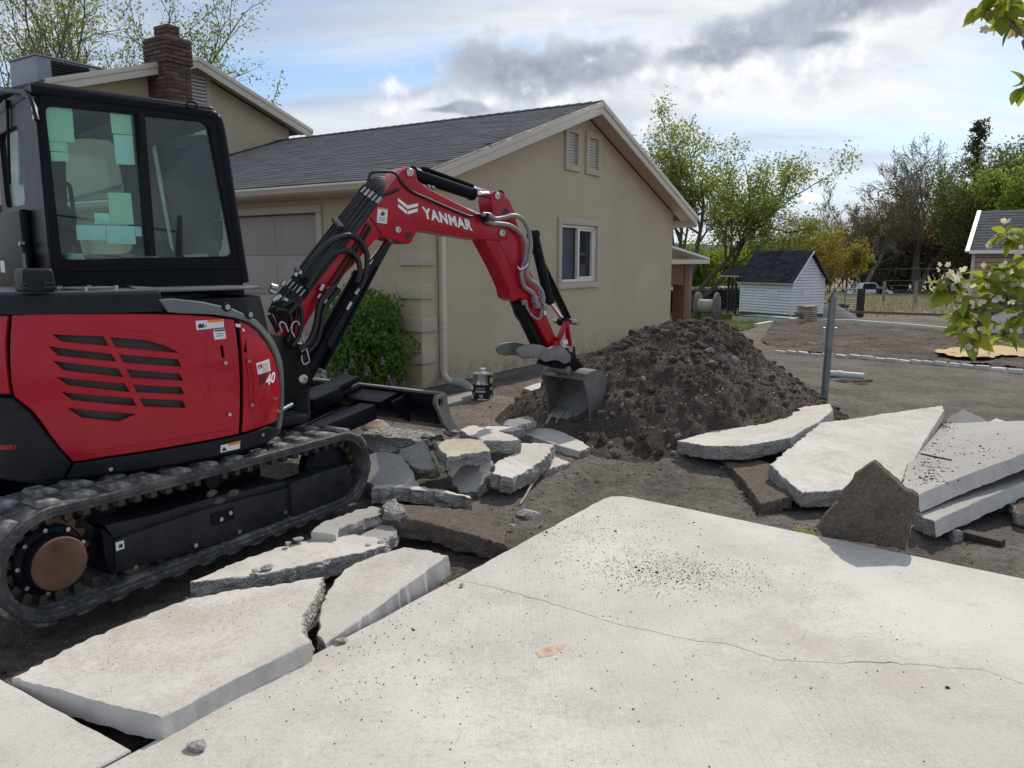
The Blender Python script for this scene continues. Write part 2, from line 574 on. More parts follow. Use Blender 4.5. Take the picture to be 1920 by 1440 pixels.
MAT['carwhite'] = simple('car_paint', (.78, .80, .82), .25, 0, .02, 2, coat=.8)
MAT['carglass'] = simple('car_glass', (.02, .03, .035), .08, 0, .1, 2)
MAT['tyre'] = simple('tyre_black', (.014, .014, .015), .8, 0, .2, 9)
MAT['stone'] = simple('grey_stone', (.25, .23, .215), .9, 0, .25, 5, .5, 25, .02, objvar=.25)
MAT['bark'] = simple('bark', (.11, .092, .075), .95, 0, .35, 14, .6, 40, .01)
MAT['barkgrey'] = simple('grey_bark', (.17, .152, .132), .95, 0, .3, 14, .5, 40, .01)
MAT['barkdark'] = simple('dark_bark', (.12, .102, .082), .95, 0, .3, 14, .5, 40, .01)
MAT['twig'] = simple('dry_twig', (.34, .27, .18), .9, 0, .25, 20, .3, 80)
MAT['cup'] = simple('cup_plastic', (.62, .72, .70), .35, 0, .1, 20)
MAT['straw'] = simple('red_straw', (.6, .04, .04), .4, 0, .05, 9)
MAT['canmetal'] = simple('can_metal', (.55, .56, .56), .3, .9, .15, 8, .1, 30)
MAT['canlabel'] = simple('can_label', (.016, .017, .02), .35, 0, .4, 18)
MAT['cangrey'] = simple('can_print', (.42, .43, .42), .45, 0, .15, 20)
MAT['canpink'] = simple('can_print_pink', (.45, .33, .33), .45, 0, .3, 40)
MAT['canyellow'] = simple('can_print_yellow', (.42, .40, .14), .45, 0, .3, 30)
MAT['corrug'] = simple('grey_corrugated', (.34, .335, .32), .5, 0, .1, 8)
MAT['blacktube'] = simple('black_drain', (.012, .012, .012), .5, 0, .1, 8)
MAT['slabpad'] = simple('splash_pad', (.26, .24, .22), .9, 0, .2, 9, .4, 50)
MAT['spall'] = simple('spalled_concrete', (.50, .36, .28), .95, 0, .3, 30, .6, 90, .004, use_world=True)
MAT['hillmat'] = simple('far_hill', (.10, .12, .13), 1.0, 0, .2, .004, use_world=True, spec=0)  # blue of distant haze is put into the hill colour

# stucco
m, t, b = new_mat('stucco')
c = coords(t)
big = t.noise(c, .9, 5, .6); fine = t.noise(c, 220, 4, .7); mid = t.noise(c, 14, 5, .6)
st_ = t.node('ShaderNodeMapping'); t.set(st_.inputs[0], c); st_.inputs['Scale'].default_value = (3.5, 3.5, .35)
streak = t.noise(st_.outputs[0], 1.6, 5, .6)
cc = t.mix(t.smooth(big, .35, .7), (.485, .408, .282), (.54, .458, .32))
cc = t.mix(t.math('MULTIPLY', t.smooth(streak, .52, .75), .35), cc, (.44, .38, .26))
cc = t.mix(t.math('MULTIPLY', t.smooth(mid, .5, .8), .2), cc, (.565, .495, .348))
gz_ = t.sep(c)[2]
spl = t.math('MULTIPLY', t.smooth(gz_, .42, .0), t.smooth(t.noise(c, 6, 6, .7), .38, .62))
cc = t.mix(t.math('MULTIPLY', spl, .55), cc, (.20, .155, .115))
t.set(b.inputs['Base Color'], cc)
b.inputs['Roughness'].default_value = .92
b.inputs['Specular IOR Level'].default_value = .2
bump(t, b, t.math('ADD', fine, t.math('MULTIPLY', mid, .8)), .5, .004)
MAT['stucco'] = m

# quoin stucco: paler, speckled
m, t, b = new_mat('quoin_block')
c = coords(t)
sp = t.noise(c, 70, 4, .7)
cc = t.ramp(sp, [(.3, (.38, .335, .25)), (.55, (.49, .435, .335)), (.8, (.57, .51, .40))])
t.set(b.inputs['Base Color'], cc)
b.inputs['Roughness'].default_value = .92
bump(t, b, sp, .6, .006)
MAT['quoin'] = m

# shingles, one tone per tab
def shingle_mat(name, lo, hi):
    m, t, b = new_mat(name)
    c = coords(t)
    oi = t.node('ShaderNodeObjectInfo').outputs['Random']
    isl = t.node('ShaderNodeNewGeometry').outputs['Random Per Island']
    r_ = t.math('FRACT', t.math('ADD', t.math('MULTIPLY', oi, 7.31), isl))
    g = t.noise(c, 160, 3, .8)
    cc = t.mix(r_, lo, hi)
    cc = t.mix(t.math('MULTIPLY', t.smooth(g, .45, .75), .5), cc, tuple(k * 1.9 for k in hi))
    t.set(b.inputs['Base Color'], cc)
    b.inputs['Roughness'].default_value = .95
    b.inputs['Specular IOR Level'].default_value = .25
    bump(t, b, g, .6, .004)
    return m
MAT['shingle'] = shingle_mat('roof_shingle', (.048, .053, .064), (.080, .087, .103))
MAT['shingleblue'] = shingle_mat('dark_blue_shingle', (.010, .012, .018), (.042, .046, .06))
MAT['shinglegrey'] = shingle_mat('grey_shingle', (.05, .055, .06), (.085, .09, .10))

# driveway concrete
def concrete(name, base, broom=True, stain=.5, speck=.6, warm=.0, rot=0.0):
    m, t, b = new_mat(name)
    c = world_pos(t)
    n1 = t.noise(c, .7, 5, .6); n2 = t.noise(c, 4.5, 6, .7); n3 = t.noise(c, 170, 3, .75); n4 = t.noise(c, 42, 5, .7)
    mul = lambda k, r_=1, g_=1, b_=1: (base[0] * k * r_, base[1] * k * g_, base[2] * k * b_)
    cc = t.mix(t.smooth(n1, .32, .7), mul(.84), mul(1.10))
    cc = t.mix(t.math('MULTIPLY', t.smooth(t.noise(c, .35, 4, .6, .6), .5, .68), .45), cc, mul(.80, .97, 1.0, 1.0))
    # sandy soil rubbed into the surface: a film that breaks up into fine grains
    film = t.math('ADD', t.math('MULTIPLY', t.noise(c, 1.1, 5, .65, .4), .6), t.math('MULTIPLY', n2, .4))
    grain = t.math('ADD', t.math('MULTIPLY', n3, .55), t.math('MULTIPLY', n4, .45))
    f1 = t.smooth(t.math('ADD', grain, t.math('MULTIPLY', t.math('SUBTRACT', film, .5), 1.1)), .47, .63)
    cc = t.mix(t.math('MULTIPLY', f1, .85 * stain), cc, mul(.64, 1.03, .98, .92))
    cc = t.mix(t.math('MULTIPLY', t.smooth(film, .45, .65), .30 * stain), cc, mul(.84, 1.03, .985, .93))
    # fine speckle and pores
    cc = t.mix(t.math('MULTIPLY', t.smooth(n4, .52, .70), .40), cc, mul(.68))
    cc = t.mix(t.math('MULTIPLY', t.smooth(n3, .46, .30), .45), cc, mul(1.28))
    dm = t.noise(c, 2.6, 4, .6)
    for sc_, th_, lo_ in ((240, .24, .42), (120, .15, .52)):
        vd = t.voronoi(c, sc_)
        f = t.math('MULTIPLY', t.math('LESS_THAN', vd, th_), t.smooth(dm, lo_, lo_ + .2))
        f = t.math('MULTIPLY', f, t.math('GREATER_THAN', t.noise(c, sc_ * .4, 2, .5), .5))
        cc = t.mix(t.math('MULTIPLY', f, speck), cc, (.15, .125, .105))
    h = t.math('ADD', t.math('MULTIPLY', n3, .7), t.math('MULTIPLY', n4, .8))
    if broom:
        mp = t.node('ShaderNodeMapping'); t.set(mp.inputs[0], c)
        mp.inputs['Rotation'].default_value = (0, 0, rot)
        mp.inputs['Scale'].default_value = (1.0, .02, 1)
        br = t.noise(mp.outputs[0], 120, 3, .6)
        bmask = t.smooth(t.noise(c, .45, 3, .5), .36, .6)
        cc = t.mix(t.math('MULTIPLY', t.math('MULTIPLY', t.smooth(br, .48, .7), bmask), .38), cc, mul(.70))
        h = t.math('ADD', h, t.math('MULTIPLY', t.math('MULTIPLY', br, bmask), 1.2))
    t.set(b.inputs['Base Color'], cc)
    b.inputs['Roughness'].default_value = .93
    b.inputs['Specular IOR Level'].default_value = .25
    bump(t, b, h, .5, .005)
    return m
MAT['concrete'] = concrete('driveway_concrete', (.60, .57, .522), True, .75, .8, rot=R(-40))
MAT['slabtop'] = concrete('slab_concrete', (.60, .567, .515), False, .8, .85)
MAT['slabgreyshade'] = concrete('grey_shade_slab_concrete', (.43, .41, .385), False, .7, .6)  # grey pieces; on plates turned from the sun, shade is put into the colour
MAT['slabtan'] = concrete('tan_slab_concrete', (.56, .48, .38), False, .9, .5)

# broken concrete: aggregate in paste
def broken(name, lo, hi, scale=60, dark=(.13, .12, .11)):
    m, t, b = new_mat(name)
    c = world_pos(t)
    v = t.voronoi(c, scale); n = t.noise(c, 35, 6, .7); n2 = t.noise(c, 7, 4, .6)
    col_ = t.voronoi(c, scale, out='Color')
    cc = t.mix(t.smooth(n, .3, .7), lo, hi)
    cc = t.mix(t.math('MULTIPLY', t.math('LESS_THAN', v, .35), .45), cc, t.mix(.75, col_, t.mix(t.sep(col_)[0], (.2, .18, .16), (.62, .58, .53)), 'MIX'))
    cc = t.mix(t.math('MULTIPLY', t.smooth(n2, .5, .75), .5), cc, dark)
    t.set(b.inputs['Base Color'], cc)
    b.inputs['Roughness'].default_value = .95
    b.inputs['Specular IOR Level'].default_value = .2
    bump(t, b, t.math('ADD', n, t.math('MULTIPLY', v, -.8)), 1.0, .02)
    return m
MAT['broken'] = broken('broken_concrete', (.30, .285, .265), (.47, .45, .42))
MAT['brokenbrown'] = broken('soiled_concrete', (.145, .113, .087), (.235, .19, .15), 130, (.105, .082, .064))
MAT['pitted'] = broken('pitted_concrete', (.10, .092, .085), (.50, .48, .45), 30, (.07, .062, .056))
MAT['formed'] = simple('formed_slab_side', (.54, .51, .475), .9, 0, .22, 7, .6, 45, .006, dust=.4, dustcol=(.33, .28, .23), use_world=True)

# bare ground
def soil(name, cols, scale=2.2, b_s=1.0, stones=.0, dist=.03, grit=90):
    m, t, b = new_mat(name)
    c = world_pos(t)
    n1 = t.noise(c, scale, 7, .62); n2 = t.noise(c, scale * 9, 6, .65); n3 = t.noise(c, grit, 3, .7)
    f = t.math('ADD', t.math('MULTIPLY', n1, .6), t.math('MULTIPLY', n2, .4))
    cc = t.ramp(f, [(.36, cols[0]), (.5, cols[1]), (.64, cols[2])])
    cc = t.mix(t.math('MULTIPLY', t.smooth(n3, .5, .72), .5), cc, tuple(min(1, k * 1.75) for k in cols[2]))
    cc = t.mix(t.math('MULTIPLY', t.smooth(n3, .5, .25), .5), cc, tuple(k * .45 for k in cols[0]))
    if stones:
        v = t.voronoi(c, 38); vc = t.sep(t.voronoi(c, 38, out='Color'))[1]
        s_ = t.math('MULTIPLY', t.math('LESS_THAN', v, .28), t.math('GREATER_THAN', vc, 1 - stones))
        cc = t.mix(s_, cc, t.mix(vc, (.22, .20, .18), (.50, .47, .43)))
    t.set(b.inputs['Base Color'], cc)
    b.inputs['Roughness'].default_value = .98
    b.inputs['Specular IOR Level'].default_value = .15
    bump(t, b, t.math('ADD', n2, t.math('MULTIPLY', n3, .5)), b_s, dist)
    return m
MAT['soil'] = soil('dark_soil', ((.046, .034, .028), (.085, .066, .055), (.15, .121, .102)), 2.0, 1.0, .05)
MAT['clod'] = soil('soil_clod', ((.052, .039, .032), (.096, .075, .063), (.17, .138, .117)), 3.0, 1.0)
MAT['bed'] = soil('tilled_bed', ((.060, .045, .038), (.105, .082, .070), (.17, .138, .118)), 1.6, 1.0, .04, .04, 45)

# ground sheet: zones by vertex attribute (dirt, gravel, dry grass)
m, t, b = new_mat('ground_dirt')
c = world_pos(t)
at = t.node('ShaderNodeAttribute'); at.attribute_name = 'zone'
zr, zg, zb = t.sep(at.outputs['Vector'])
n1 = t.noise(c, 1.3, 7, .62); n2 = t.noise(c, 14, 6, .68); n3 = t.noise(c, 95, 3, .7)
f = t.math('ADD', t.math('MULTIPLY', n1, .55), t.math('MULTIPLY', n2, .45))
dirt = t.ramp(f, [(.36, (.095, .078, .067)), (.49, (.19, .163, .142)), (.64, (.32, .285, .252))])
sand = t.ramp(f, [(.34, (.17, .137, .107)), (.5, (.31, .255, .205)), (.66, (.42, .36, .295))])
v = t.voronoi(c, 26); vc = t.sep(t.voronoi(c, 26, out='Color'))[1]
grav = t.ramp(f, [(.34, (.11, .092, .078)), (.5, (.205, .177, .152)), (.66, (.32, .283, .248))])
dryg = t.ramp(t.math('ADD', t.math('MULTIPLY', t.noise(c, .09, 5, .6), .5), t.math('MULTIPLY', t.noise(c, 1.2, 5, .7), .5)), [(.36, (.12, .105, .07)), (.5, (.22, .19, .135)), (.64, (.31, .275, .205))])
cc = t.mix(zr, dirt, sand)
cc = t.mix(zg, cc, grav)
s_ = t.math('MULTIPLY', t.math('LESS_THAN', v, .26), t.math('GREATER_THAN', vc, .93))
cc = t.mix(t.math('MULTIPLY', s_, .6), cc, t.mix(vc, (.20, .18, .165), (.44, .41, .38)))
cc = t.mix(t.math('MULTIPLY', t.smooth(n3, .5, .72), .45), cc, (.34, .30, .265))
cc = t.mix(t.math('MULTIPLY', t.smooth(n3, .48, .25), .5), cc, (.045, .036, .03))
cc = t.mix(zb, cc, dryg)
t.set(b.inputs['Base Color'], cc)
b.inputs['Roughness'].default_value = .98
b.inputs['Specular IOR Level'].default_value = .15
bump(t, b, t.math('ADD', n2, t.math('MULTIPLY', n3, .6)), 1.0, .05)
MAT['ground'] = m

# glass
def glass(name, tint, refl=.12, rough=.02, op=0.0):
    m, t, b = new_mat(name)
    t.n.remove(b)
    tr = t.node('ShaderNodeBsdfTransparent'); tr.inputs[0].default_value = (*tint, 1)
    gl = t.node('ShaderNodeBsdfGlossy'); gl.inputs['Roughness'].default_value = rough
    lw = t.node('ShaderNodeLayerWeight'); lw.inputs[0].default_value = .25
    c = coords(t)
    fac = t.math('ADD', refl, t.math('MULTIPLY', lw.outputs['Fresnel'], .5), None, True)
    mx = t.node('ShaderNodeMixShader')
    t.set(mx.inputs[0], fac); t.l.new(tr.outputs[0], mx.inputs[1]); t.l.new(gl.outputs[0], mx.inputs[2])
    out = mx.outputs[0]
    if op:  # dusty film
        df = t.node('ShaderNodeBsdfTranslucent'); df.inputs[0].default_value = (.62, .76, .71, 1)
        m2 = t.node('ShaderNodeMixShader')
        mp = t.node('ShaderNodeMapping'); t.set(mp.inputs[0], c); mp.inputs['Scale'].default_value = (3, 3, 1)
        t.set(m2.inputs[0], t.math('MULTIPLY', t.math('ADD', .35, t.smooth(t.noise(mp.outputs[0], 2.2, 3, .5), .3, .8)), op))
        t.l.new(out, m2.inputs[1]); t.l.new(df.outputs[0], m2.inputs[2])
        out = m2.outputs[0]
    t.l.new(out, t.n['Material Output'].inputs[0])
    return m
MAT['cabglass'] = glass('cab_glass', (.84, .94, .90), .03, .01, .05)
MAT['dustyglass'] = glass('dusty_cab_glass', (.84, .95, .92), .03, .02, .5)
m, t, b = new_mat('house_glass')
b.inputs['Base Color'].default_value = (.012, .014, .018, 1)
b.inputs['Roughness'].default_value = .04
b.inputs['Specular IOR Level'].default_value = .6
MAT['houseglass'] = m
m, t, b = new_mat('insect_screen')
b.inputs['Base Color'].default_value = (.035, .045, .065, 1)
b.inputs['Roughness'].default_value = .5
MAT['screen'] = m

# leaves
def leafmat(name, c1, c2, trans=.45, hue=.0):
    m, t, b = new_mat(name)
    t.n.remove(b)
    r_ = t.node('ShaderNodeNewGeometry').outputs['Random Per Island']
    oi = t.node('ShaderNodeObjectInfo').outputs['Random']
    k = t.math('FRACT', t.math('ADD', r_, t.math('MULTIPLY', oi, 3.7)))
    n = t.noise(world_pos(t), .7, 3, .5)
    k2 = t.math('ADD', t.math('MULTIPLY', k, .7), t.math('MULTIPLY', n, .35), None, True)
    cc = t.mix(k2, c1, c2)
    d = t.node('ShaderNodeBsdfDiffuse'); t.set(d.inputs[0], cc)
    tl = t.node('ShaderNodeBsdfTranslucent'); t.set(tl.inputs[0], t.mix(1.0, cc, (1.25, 1.3, .7), 'MULTIPLY'))
    mx = t.node('ShaderNodeMixShader'); mx.inputs[0].default_value = trans
    t.l.new(d.outputs[0], mx.inputs[1]); t.l.new(tl.outputs[0], mx.inputs[2])
    g = t.node('ShaderNodeBsdfGlossy'); g.inputs['Roughness'].default_value = .5; g.inputs[0].default_value = (.6, .6, .6, 1)
    m2 = t.node('ShaderNodeMixShader'); m2.inputs[0].default_value = .025
    t.l.new(mx.outputs[0], m2.inputs[1]); t.l.new(g.outputs[0], m2.inputs[2])
    t.l.new(m2.outputs[0], t.n['Material Output'].inputs[0])
    return m
MAT['leaf_spring'] = leafmat('spring_leaves', (.15, .19, .045), (.27, .30, .10), .55)
MAT['leaf_bright'] = leafmat('bright_leaves', (.14, .20, .03), (.28, .33, .07), .55)
MAT['leaf_green'] = leafmat('green_leaves', (.085, .11, .036), (.165, .185, .07), .5)
MAT['leaf_lilac'] = leafmat('lilac_leaves', (.07, .14, .028), (.18, .28, .065), .5)
MAT['leaf_gold'] = leafmat('golden_leaves', (.17, .15, .035), (.31, .25, .065), .5)
MAT['leaf_brown'] = leafmat('bud_leaves', (.17, .142, .095), (.30, .25, .165), .45)
MAT['leaf_conifer'] = leafmat('conifer_needles', (.04, .048, .024), (.095, .10, .05), .3)
MAT['leaf_apple'] = leafmat('apple_leaves', (.10, .155, .03), (.32, .33, .05), .55)
MAT['petal'] = leafmat('blossom_petals', (.52, .42, .42), (.72, .66, .64), .4)
MAT['lilacflower'] = leafmat('lilac_florets', (.30, .17, .34), (.48, .32, .50), .3)
MAT['grass'] = leafmat('lawn_blades', (.085, .12, .03), (.15, .185, .055), .4)
MAT['weed'] = leafmat('weed_leaves', (.20, .26, .02), (.38, .40, .05), .4)

# ------------------------------------------------------------------ ground
LC = on_z(1150, 925, 0)            # back corner of the remaining driveway
LA = on_z(250, 1408, 0)            # near corner of the trench, on the driveway's left edge
LR = on_z(1920, 1085, 0)           # point on the driveway's back edge
LL = on_z(0, 1273, 0)              # point on the left panel's edge
e1 = (LA - LC).normalized()
e2 = (LR - LC).normalized()
e3 = (LL - LA).normalized()
def side(p, d, x, y):
    return (x - p.x) * d.y - (y - p.y) * d.x
def sstep(v, a, b):
    k = np.clip((v - a) / (b - a), 0, 1)
    return k * k * (3 - 2 * k)
def base_z(x, y):
    y = np.asarray(y, float)
    return -0.105 - 0.024 * np.clip(y - 12, 0, 100) - 0.01 * np.clip(y - 112, 0, 400)
def in_driveway(x, y, m=0.0):
    right = (side(LC, e1, x, y) < -m) & (side(LC, e2, x, y) > m)
    left = (side(LC, e1, x, y) >= -m) & (side(LA, e3, x, y) < -m)
    return right | left
def ground_h(x, y):
    x = np.asarray(x, float); y = np.asarray(y, float)
    near = np.clip(1 - (np.hypot(x - .5, y - 6) - 6) / 8, .25, 1)
    z = base_z(x, y) + near * (.035 * fbm(x * .9, y * .9, None, 4, 3) + .022 * fbm(x * 4.5, y * 4.5, None, 4, 9) + .010 * fbm(x * 17, y * 17, None, 3, 15))
    tr = sstep(-np.hypot(x + 1.3, y - 3.1), -1.9, -.7)        # the pit where the slab was lifted
    z = z - .07 * tr
    far = sstep(y, 25, 45)
    z = z + far * .08 * fbm(x * .15, y * .15, None, 3, 21)
    # loose soil pushed up beside the rubble
    z = z + .05 * np.exp(-(((x - .35) / .5) ** 2 + ((y - 6.3) / .5) ** 2)) + .06 * np.exp(-(((x - 1.6) / .6) ** 2 + ((y - 6.9) / .4) ** 2))
    z = np.where(in_driveway(x, y, -.03), np.minimum(z, -.15), z)
    return z
def gz(x, y):
    return float(ground_h(np.array([x]), np.array([y]))[0])
def gp(px_, py_, dz=0.0):
    """point of the ground seen at a pixel of the photograph"""
    p = on_z(px_, py_, -.11)
    for _ in range(14):
        p2 = on_z(px_, py_, float(base_z(p.x, p.y)))
        p = p * .4 + p2 * .6
    p.z += dz
    return p

def axis_samples(lo, hi, step, far_lo, far_hi, grow=1.17):
    a = list(np.arange(lo, hi + 1e-6, step))
    s = step; v = hi
    up = []
    while v < far_hi:
        s *= grow; v += s; up.append(v)
    s = step; v = lo
    dn = []
    while v > far_lo:
        s *= grow; v -= s; dn.append(v)
    return np.array(dn[::-1] + a + up)
gx = axis_samples(-3.6, 4.2, .026, -2500, 2500)
gy = axis_samples(2.0, 11.5, .028, -300, 4500)
GX, GY = np.meshgrid(gx, gy)
GZ = ground_h(GX.ravel(), GY.ravel())
nx_, ny_ = len(gx), len(gy)
gm = bpy.data.meshes.new('ground')
ii = (np.arange(ny_ - 1)[:, None] * nx_ + np.arange(nx_ - 1)[None, :]).ravel()
quads = np.stack([ii, ii + 1, ii + 1 + nx_, ii + nx_], 1)
gm.vertices.add(nx_ * ny_)
gm.vertices.foreach_set('co', np.stack([GX.ravel(), GY.ravel(), GZ], 1).ravel())
gm.loops.add(quads.size); gm.loops.foreach_set('vertex_index', quads.ravel())
gm.polygons.add(len(quads)); gm.polygons.foreach_set('loop_start', np.arange(len(quads)) * 4)
gm.update(calc_edges=True)
zx, zy = GX.ravel(), GY.ravel()
nzz = .35 * fbm(zx * .8, zy * .8, None, 3, 31)
sandp = gp(930, 765)
sand = sstep(-np.hypot((zx - sandp.x) / 1.2, (zy - sandp.y) / 1.6) + nzz, -1.0, -.35)
gravel = sstep((zx - 2.4 - .12 * (zy - 8)) + nzz * 2, -.4, .6) * sstep(zy + nzz, 6.4, 7.2)
gravel = np.maximum(gravel, sstep(zy, 13, 15))
dry = sstep(zy + nzz * 6, 27, 34)
att = gm.attributes.new('zone', 'FLOAT_VECTOR', 'POINT')
att.data.foreach_set('vector', np.stack([sand * .9, gravel, dry], 1).astype(np.float32).ravel())
gm.materials.append(MAT['ground'])
gm.shade_smooth()
tag(link('ground', gm), kind='structure')

# far hills
hx = np.linspace(-4500, 4500, 120)
hh = 75 + 60 * fbm(hx * .0011, hx * 0, None, 5, 5) + 25 * fbm(hx * .006, hx * 0, None, 3, 8)
hv, hf = [], []
for i, (x, h) in enumerate(zip(hx, hh)):
    yb = 3600 - (x / 4500) ** 2 * 900
    hv += [(x, yb - 700, -18), (x, yb, float(h) - 30), (x, yb + 900, float(h) - 20), (x, yb + 1600, -18)]
for i in range(len(hx) - 1):
    for k in range(3):
        a = i * 4 + k
        hf.append((a, a + 4, a + 5, a + 1))
mb = MB().add(hv, hf)
tag(mb.build('hills', MAT['hillmat'], smooth=80), kind='structure')

# ------------------------------------------------------------------ driveway
drive = empty('driveway', (0, 0, 0), kind='structure')
crack_px = [(851, 1087), (923, 1100), (960, 1111), (1010, 1124), (1075, 1143), (1150, 1168), (1210, 1181), (1265, 1194), (1310, 1203), (1360, 1206), (1410, 1222),
            (1460, 1238), (1510, 1240), (1560, 1243), (1670, 1241), (1760, 1250), (1850, 1258), (1920, 1283), (2050, 1310), (2400, 1370), (3000, 1420)]
rnd = random.Random(4)
cp = [on_z(x, y, 0) for x, y in crack_px]
crack = []
for a, b_ in zip(cp[:-1], cp[1:]):
    L = (b_ - a).length
    k = max(1, int(L / .035)) if L < .6 else int(L / .15)
    for i in range(k):
        p = a.lerp(b_, i / k)
        if i: p += Vector((rnd.gauss(0, .003), rnd.gauss(0, .005), 0))
        crack.append(p)
crack.append(cp[-1])
wid = [(.0003 + .0010 * abs(math.sin(i * .13))) * (1 if i < len(crack) * .6 else .5) + (.0025 if 0.52 < i / len(crack) < .57 else 0) for i in range(len(crack))]
cut0 = crack[0]
# rounded back corner
cor = [LC + e1 * .16, LC + e1 * .07 + e2 * .02, LC + e1 * .02 + e2 * .07, LC + e2 * .16]
farR = LC + e2 * 9
near = [LA + e1 * 6, Vector((14, -4, 0))]
# jagged, slightly chipped left edge
def jag(a, b_, n, amp, seed):
    r_ = random.Random(seed)
    d = (b_ - a); nn = Vector((-d.y, d.x, 0)).normalized()
    return [a + d * (i / n) + nn * r_.uniform(-amp, amp) for i in range(1, n)]
bp = crack_back = [p + Vector((0, w, 0)) for p, w in zip(crack, wid)]
backpoly = bp + [farR] + jag(farR, cor[3], 60, .004, 1) + cor[::-1] + jag(cor[0], bp[0], 40, .004, 2)
fp0 = [p - Vector((0, w, 0)) for p, w in zip(crack, wid)]
near_edge = jag(near[0], fp0[0], 60, .004, 3)
frontpoly = fp0 + [Vector((14, fp0[-1].y, 0)), near[1], near[0]] + near_edge
for i, poly in enumerate((backpoly, frontpoly)):
    mb = MB().prism(poly, (0, 0, -.13))
    mb.build('concrete_panel', MAT['concrete'], drive, bevel=.002, seg=1, smooth=0)
# left panels: joint in line with the driveway's edge, and one across
off = Vector((e1.y, -e1.x, 0))
if off.dot(LL - LA) < 0: off = -off
q0 = LA + off * .012 - e3 * 0
lp = [q0, q0 + e3 * 1.0] + [q0 + e3 * 5, q0 + e3 * 5 + e1 * 5, q0 + e1 * 5]
lpoly = [lp[0]] + jag(lp[0], lp[2], 50, .004, 7) + lp[2:]
MB().prism(lpoly, (0, 0, -.13)).build('concrete_panel', MAT['concrete'], drive, bevel=.005, seg=1, smooth=0)

sp = [on_z(x, y, .0016) for x, y in ((1003, 1222), (1020, 1214), (1046, 1210), (1064, 1206), (1052, 1219), (1034, 1229), (1012, 1233))]
MB().prism(sp, (0, 0, -.0012)).build('spalled_patch', MAT['spall'], drive, smooth=0)
# ------------------------------------------------------------------ house
HA = R(32.3)
HO = on_z(793, 729, 0)
HU = Vector((math.sin(HA), math.cos(HA), 0)); HV = Vector((-math.cos(HA), math.sin(HA), 0))
def hp(x, y, v=0.0):
    q = on_plane(x, y, HO + HV * v, HV) - HO
    return Vector((q.dot(HU), q.dot(HV), q.z))
def fp(x, y, u=0.0):
    q = on_plane(x, y, HO + HU * u, HU) - HO
    return Vector((q.dot(HU), q.dot(HV), q.z))
house = empty('house', HO, R(90) - HA, 'tan stucco house with dark shingle roof and attached garage behind the excavator', 'house')
RU, RZ, SL = 4.32, 4.17, .3333       # ridge u, ridge z, slope
GW = 8.62                            # gable width
def roof_z(u): return RZ - SL * abs(u - RU)
X3, Y3, Z3 = Vector((1, 0, 0)), Vector((0, 1, 0)), Vector((0, 0, 1))
# gable wall with window and vent openings
wo = [(3.57, 1.25), (4.875, 1.25), (4.875, 2.2), (3.57, 2.2)]
v1 = [(3.78, 3.16), (4.10, 3.16), (4.10, 3.66), (3.78, 3.66)]
v2 = [(4.51, 3.16), (4.87, 3.16), (4.87, 3.66), (4.51, 3.66)]
plate('gable_wall', [(0, 0), (GW, 0), (GW, roof_z(GW) - .13), (RU, RZ - .13), (0, roof_z(0) - .13)], [wo, v1, v2], .2, MAT['stucco'], house, (0, .1, 0), X3, Z3)
plate('front_wall', [(.2, 0), (12, 0), (12, roof_z(0) - .13), (.2, roof_z(0) - .13)], [[(1.76, -.0005), (5.35, -.0005), (5.35, 2.25), (1.76, 2.25)]] and [[(1.76, .001), (5.35, .001), (5.35, 2.25), (1.76, 2.25)]], .2, MAT['stucco'], house, (.1, 0, 0), Y3, Z3)
MB().box((GW - .1, 6.2, 1.25), (.2, 12, 2.5)).build('rear_wall', MAT['stucco'], house)
fd = MB().box((GW / 2, .12, -.15), (GW + .0, .2, .297)).box((.12, 6, -.15), (.196, 11.5, .297))
fd.build('foundation', MAT['foundation'], house, bevel=.01)
# window
win = MB()
def trim_frame(mb, poly, w, d, y, proud):
    (a0, z0), (a1, z1) = poly[0], poly[2]
    mb.box(((a0 + a1) / 2, y, z1 + w / 2), (a1 - a0 + 2 * w, d, w))
    mb.box(((a0 + a1) / 2, y, z0 - w / 2), (a1 - a0 + 2 * w, d, w))
    mb.box((a0 - w / 2, y, (z0 + z1) / 2), (w, d, z1 - z0))
    mb.box((a1 + w / 2, y, (z0 + z1) / 2), (w, d, z1 - z0))
w_o = MB(); trim_frame(w_o, wo, .098, .05, -.022, 0)
wtrim = w_o.build('window', MAT['trimtan'], house, bevel=.006)
wf = MB()
def inner_frame(mb, a0, a1, z0, z1, w, y, d):
    mb.box(((a0 + a1) / 2, y, z1 - w / 2), (a1 - a0, d, w)); mb.box(((a0 + a1) / 2, y, z0 + w / 2), (a1 - a0, d, w))
    mb.box((a0 + w / 2, y, (z0 + z1) / 2), (w, d, z1 - z0 - 2 * w)); mb.box((a1 - w / 2, y, (z0 + z1) / 2), (w, d, z1 - z0 - 2 * w))
inner_frame(wf, 3.575, 4.87, 1.255, 2.195, .045, .035, .07)
wf.box((4.235, .03, 1.725), (.055, .06, .85))
inner_frame(wf, 4.265, 4.822, 1.302, 2.148, .038, .045, .05)
wf.build('frame', MAT['vinyl'], wtrim, bevel=.004)
MB().box((3.915, .075, 1.725), (.58, .012, .846)).build('screen', MAT['screen'], wtrim)
MB().box((4.54, .082, 1.725), (.486, .012, .77)).build('pane', MAT['houseglass'], wtrim)
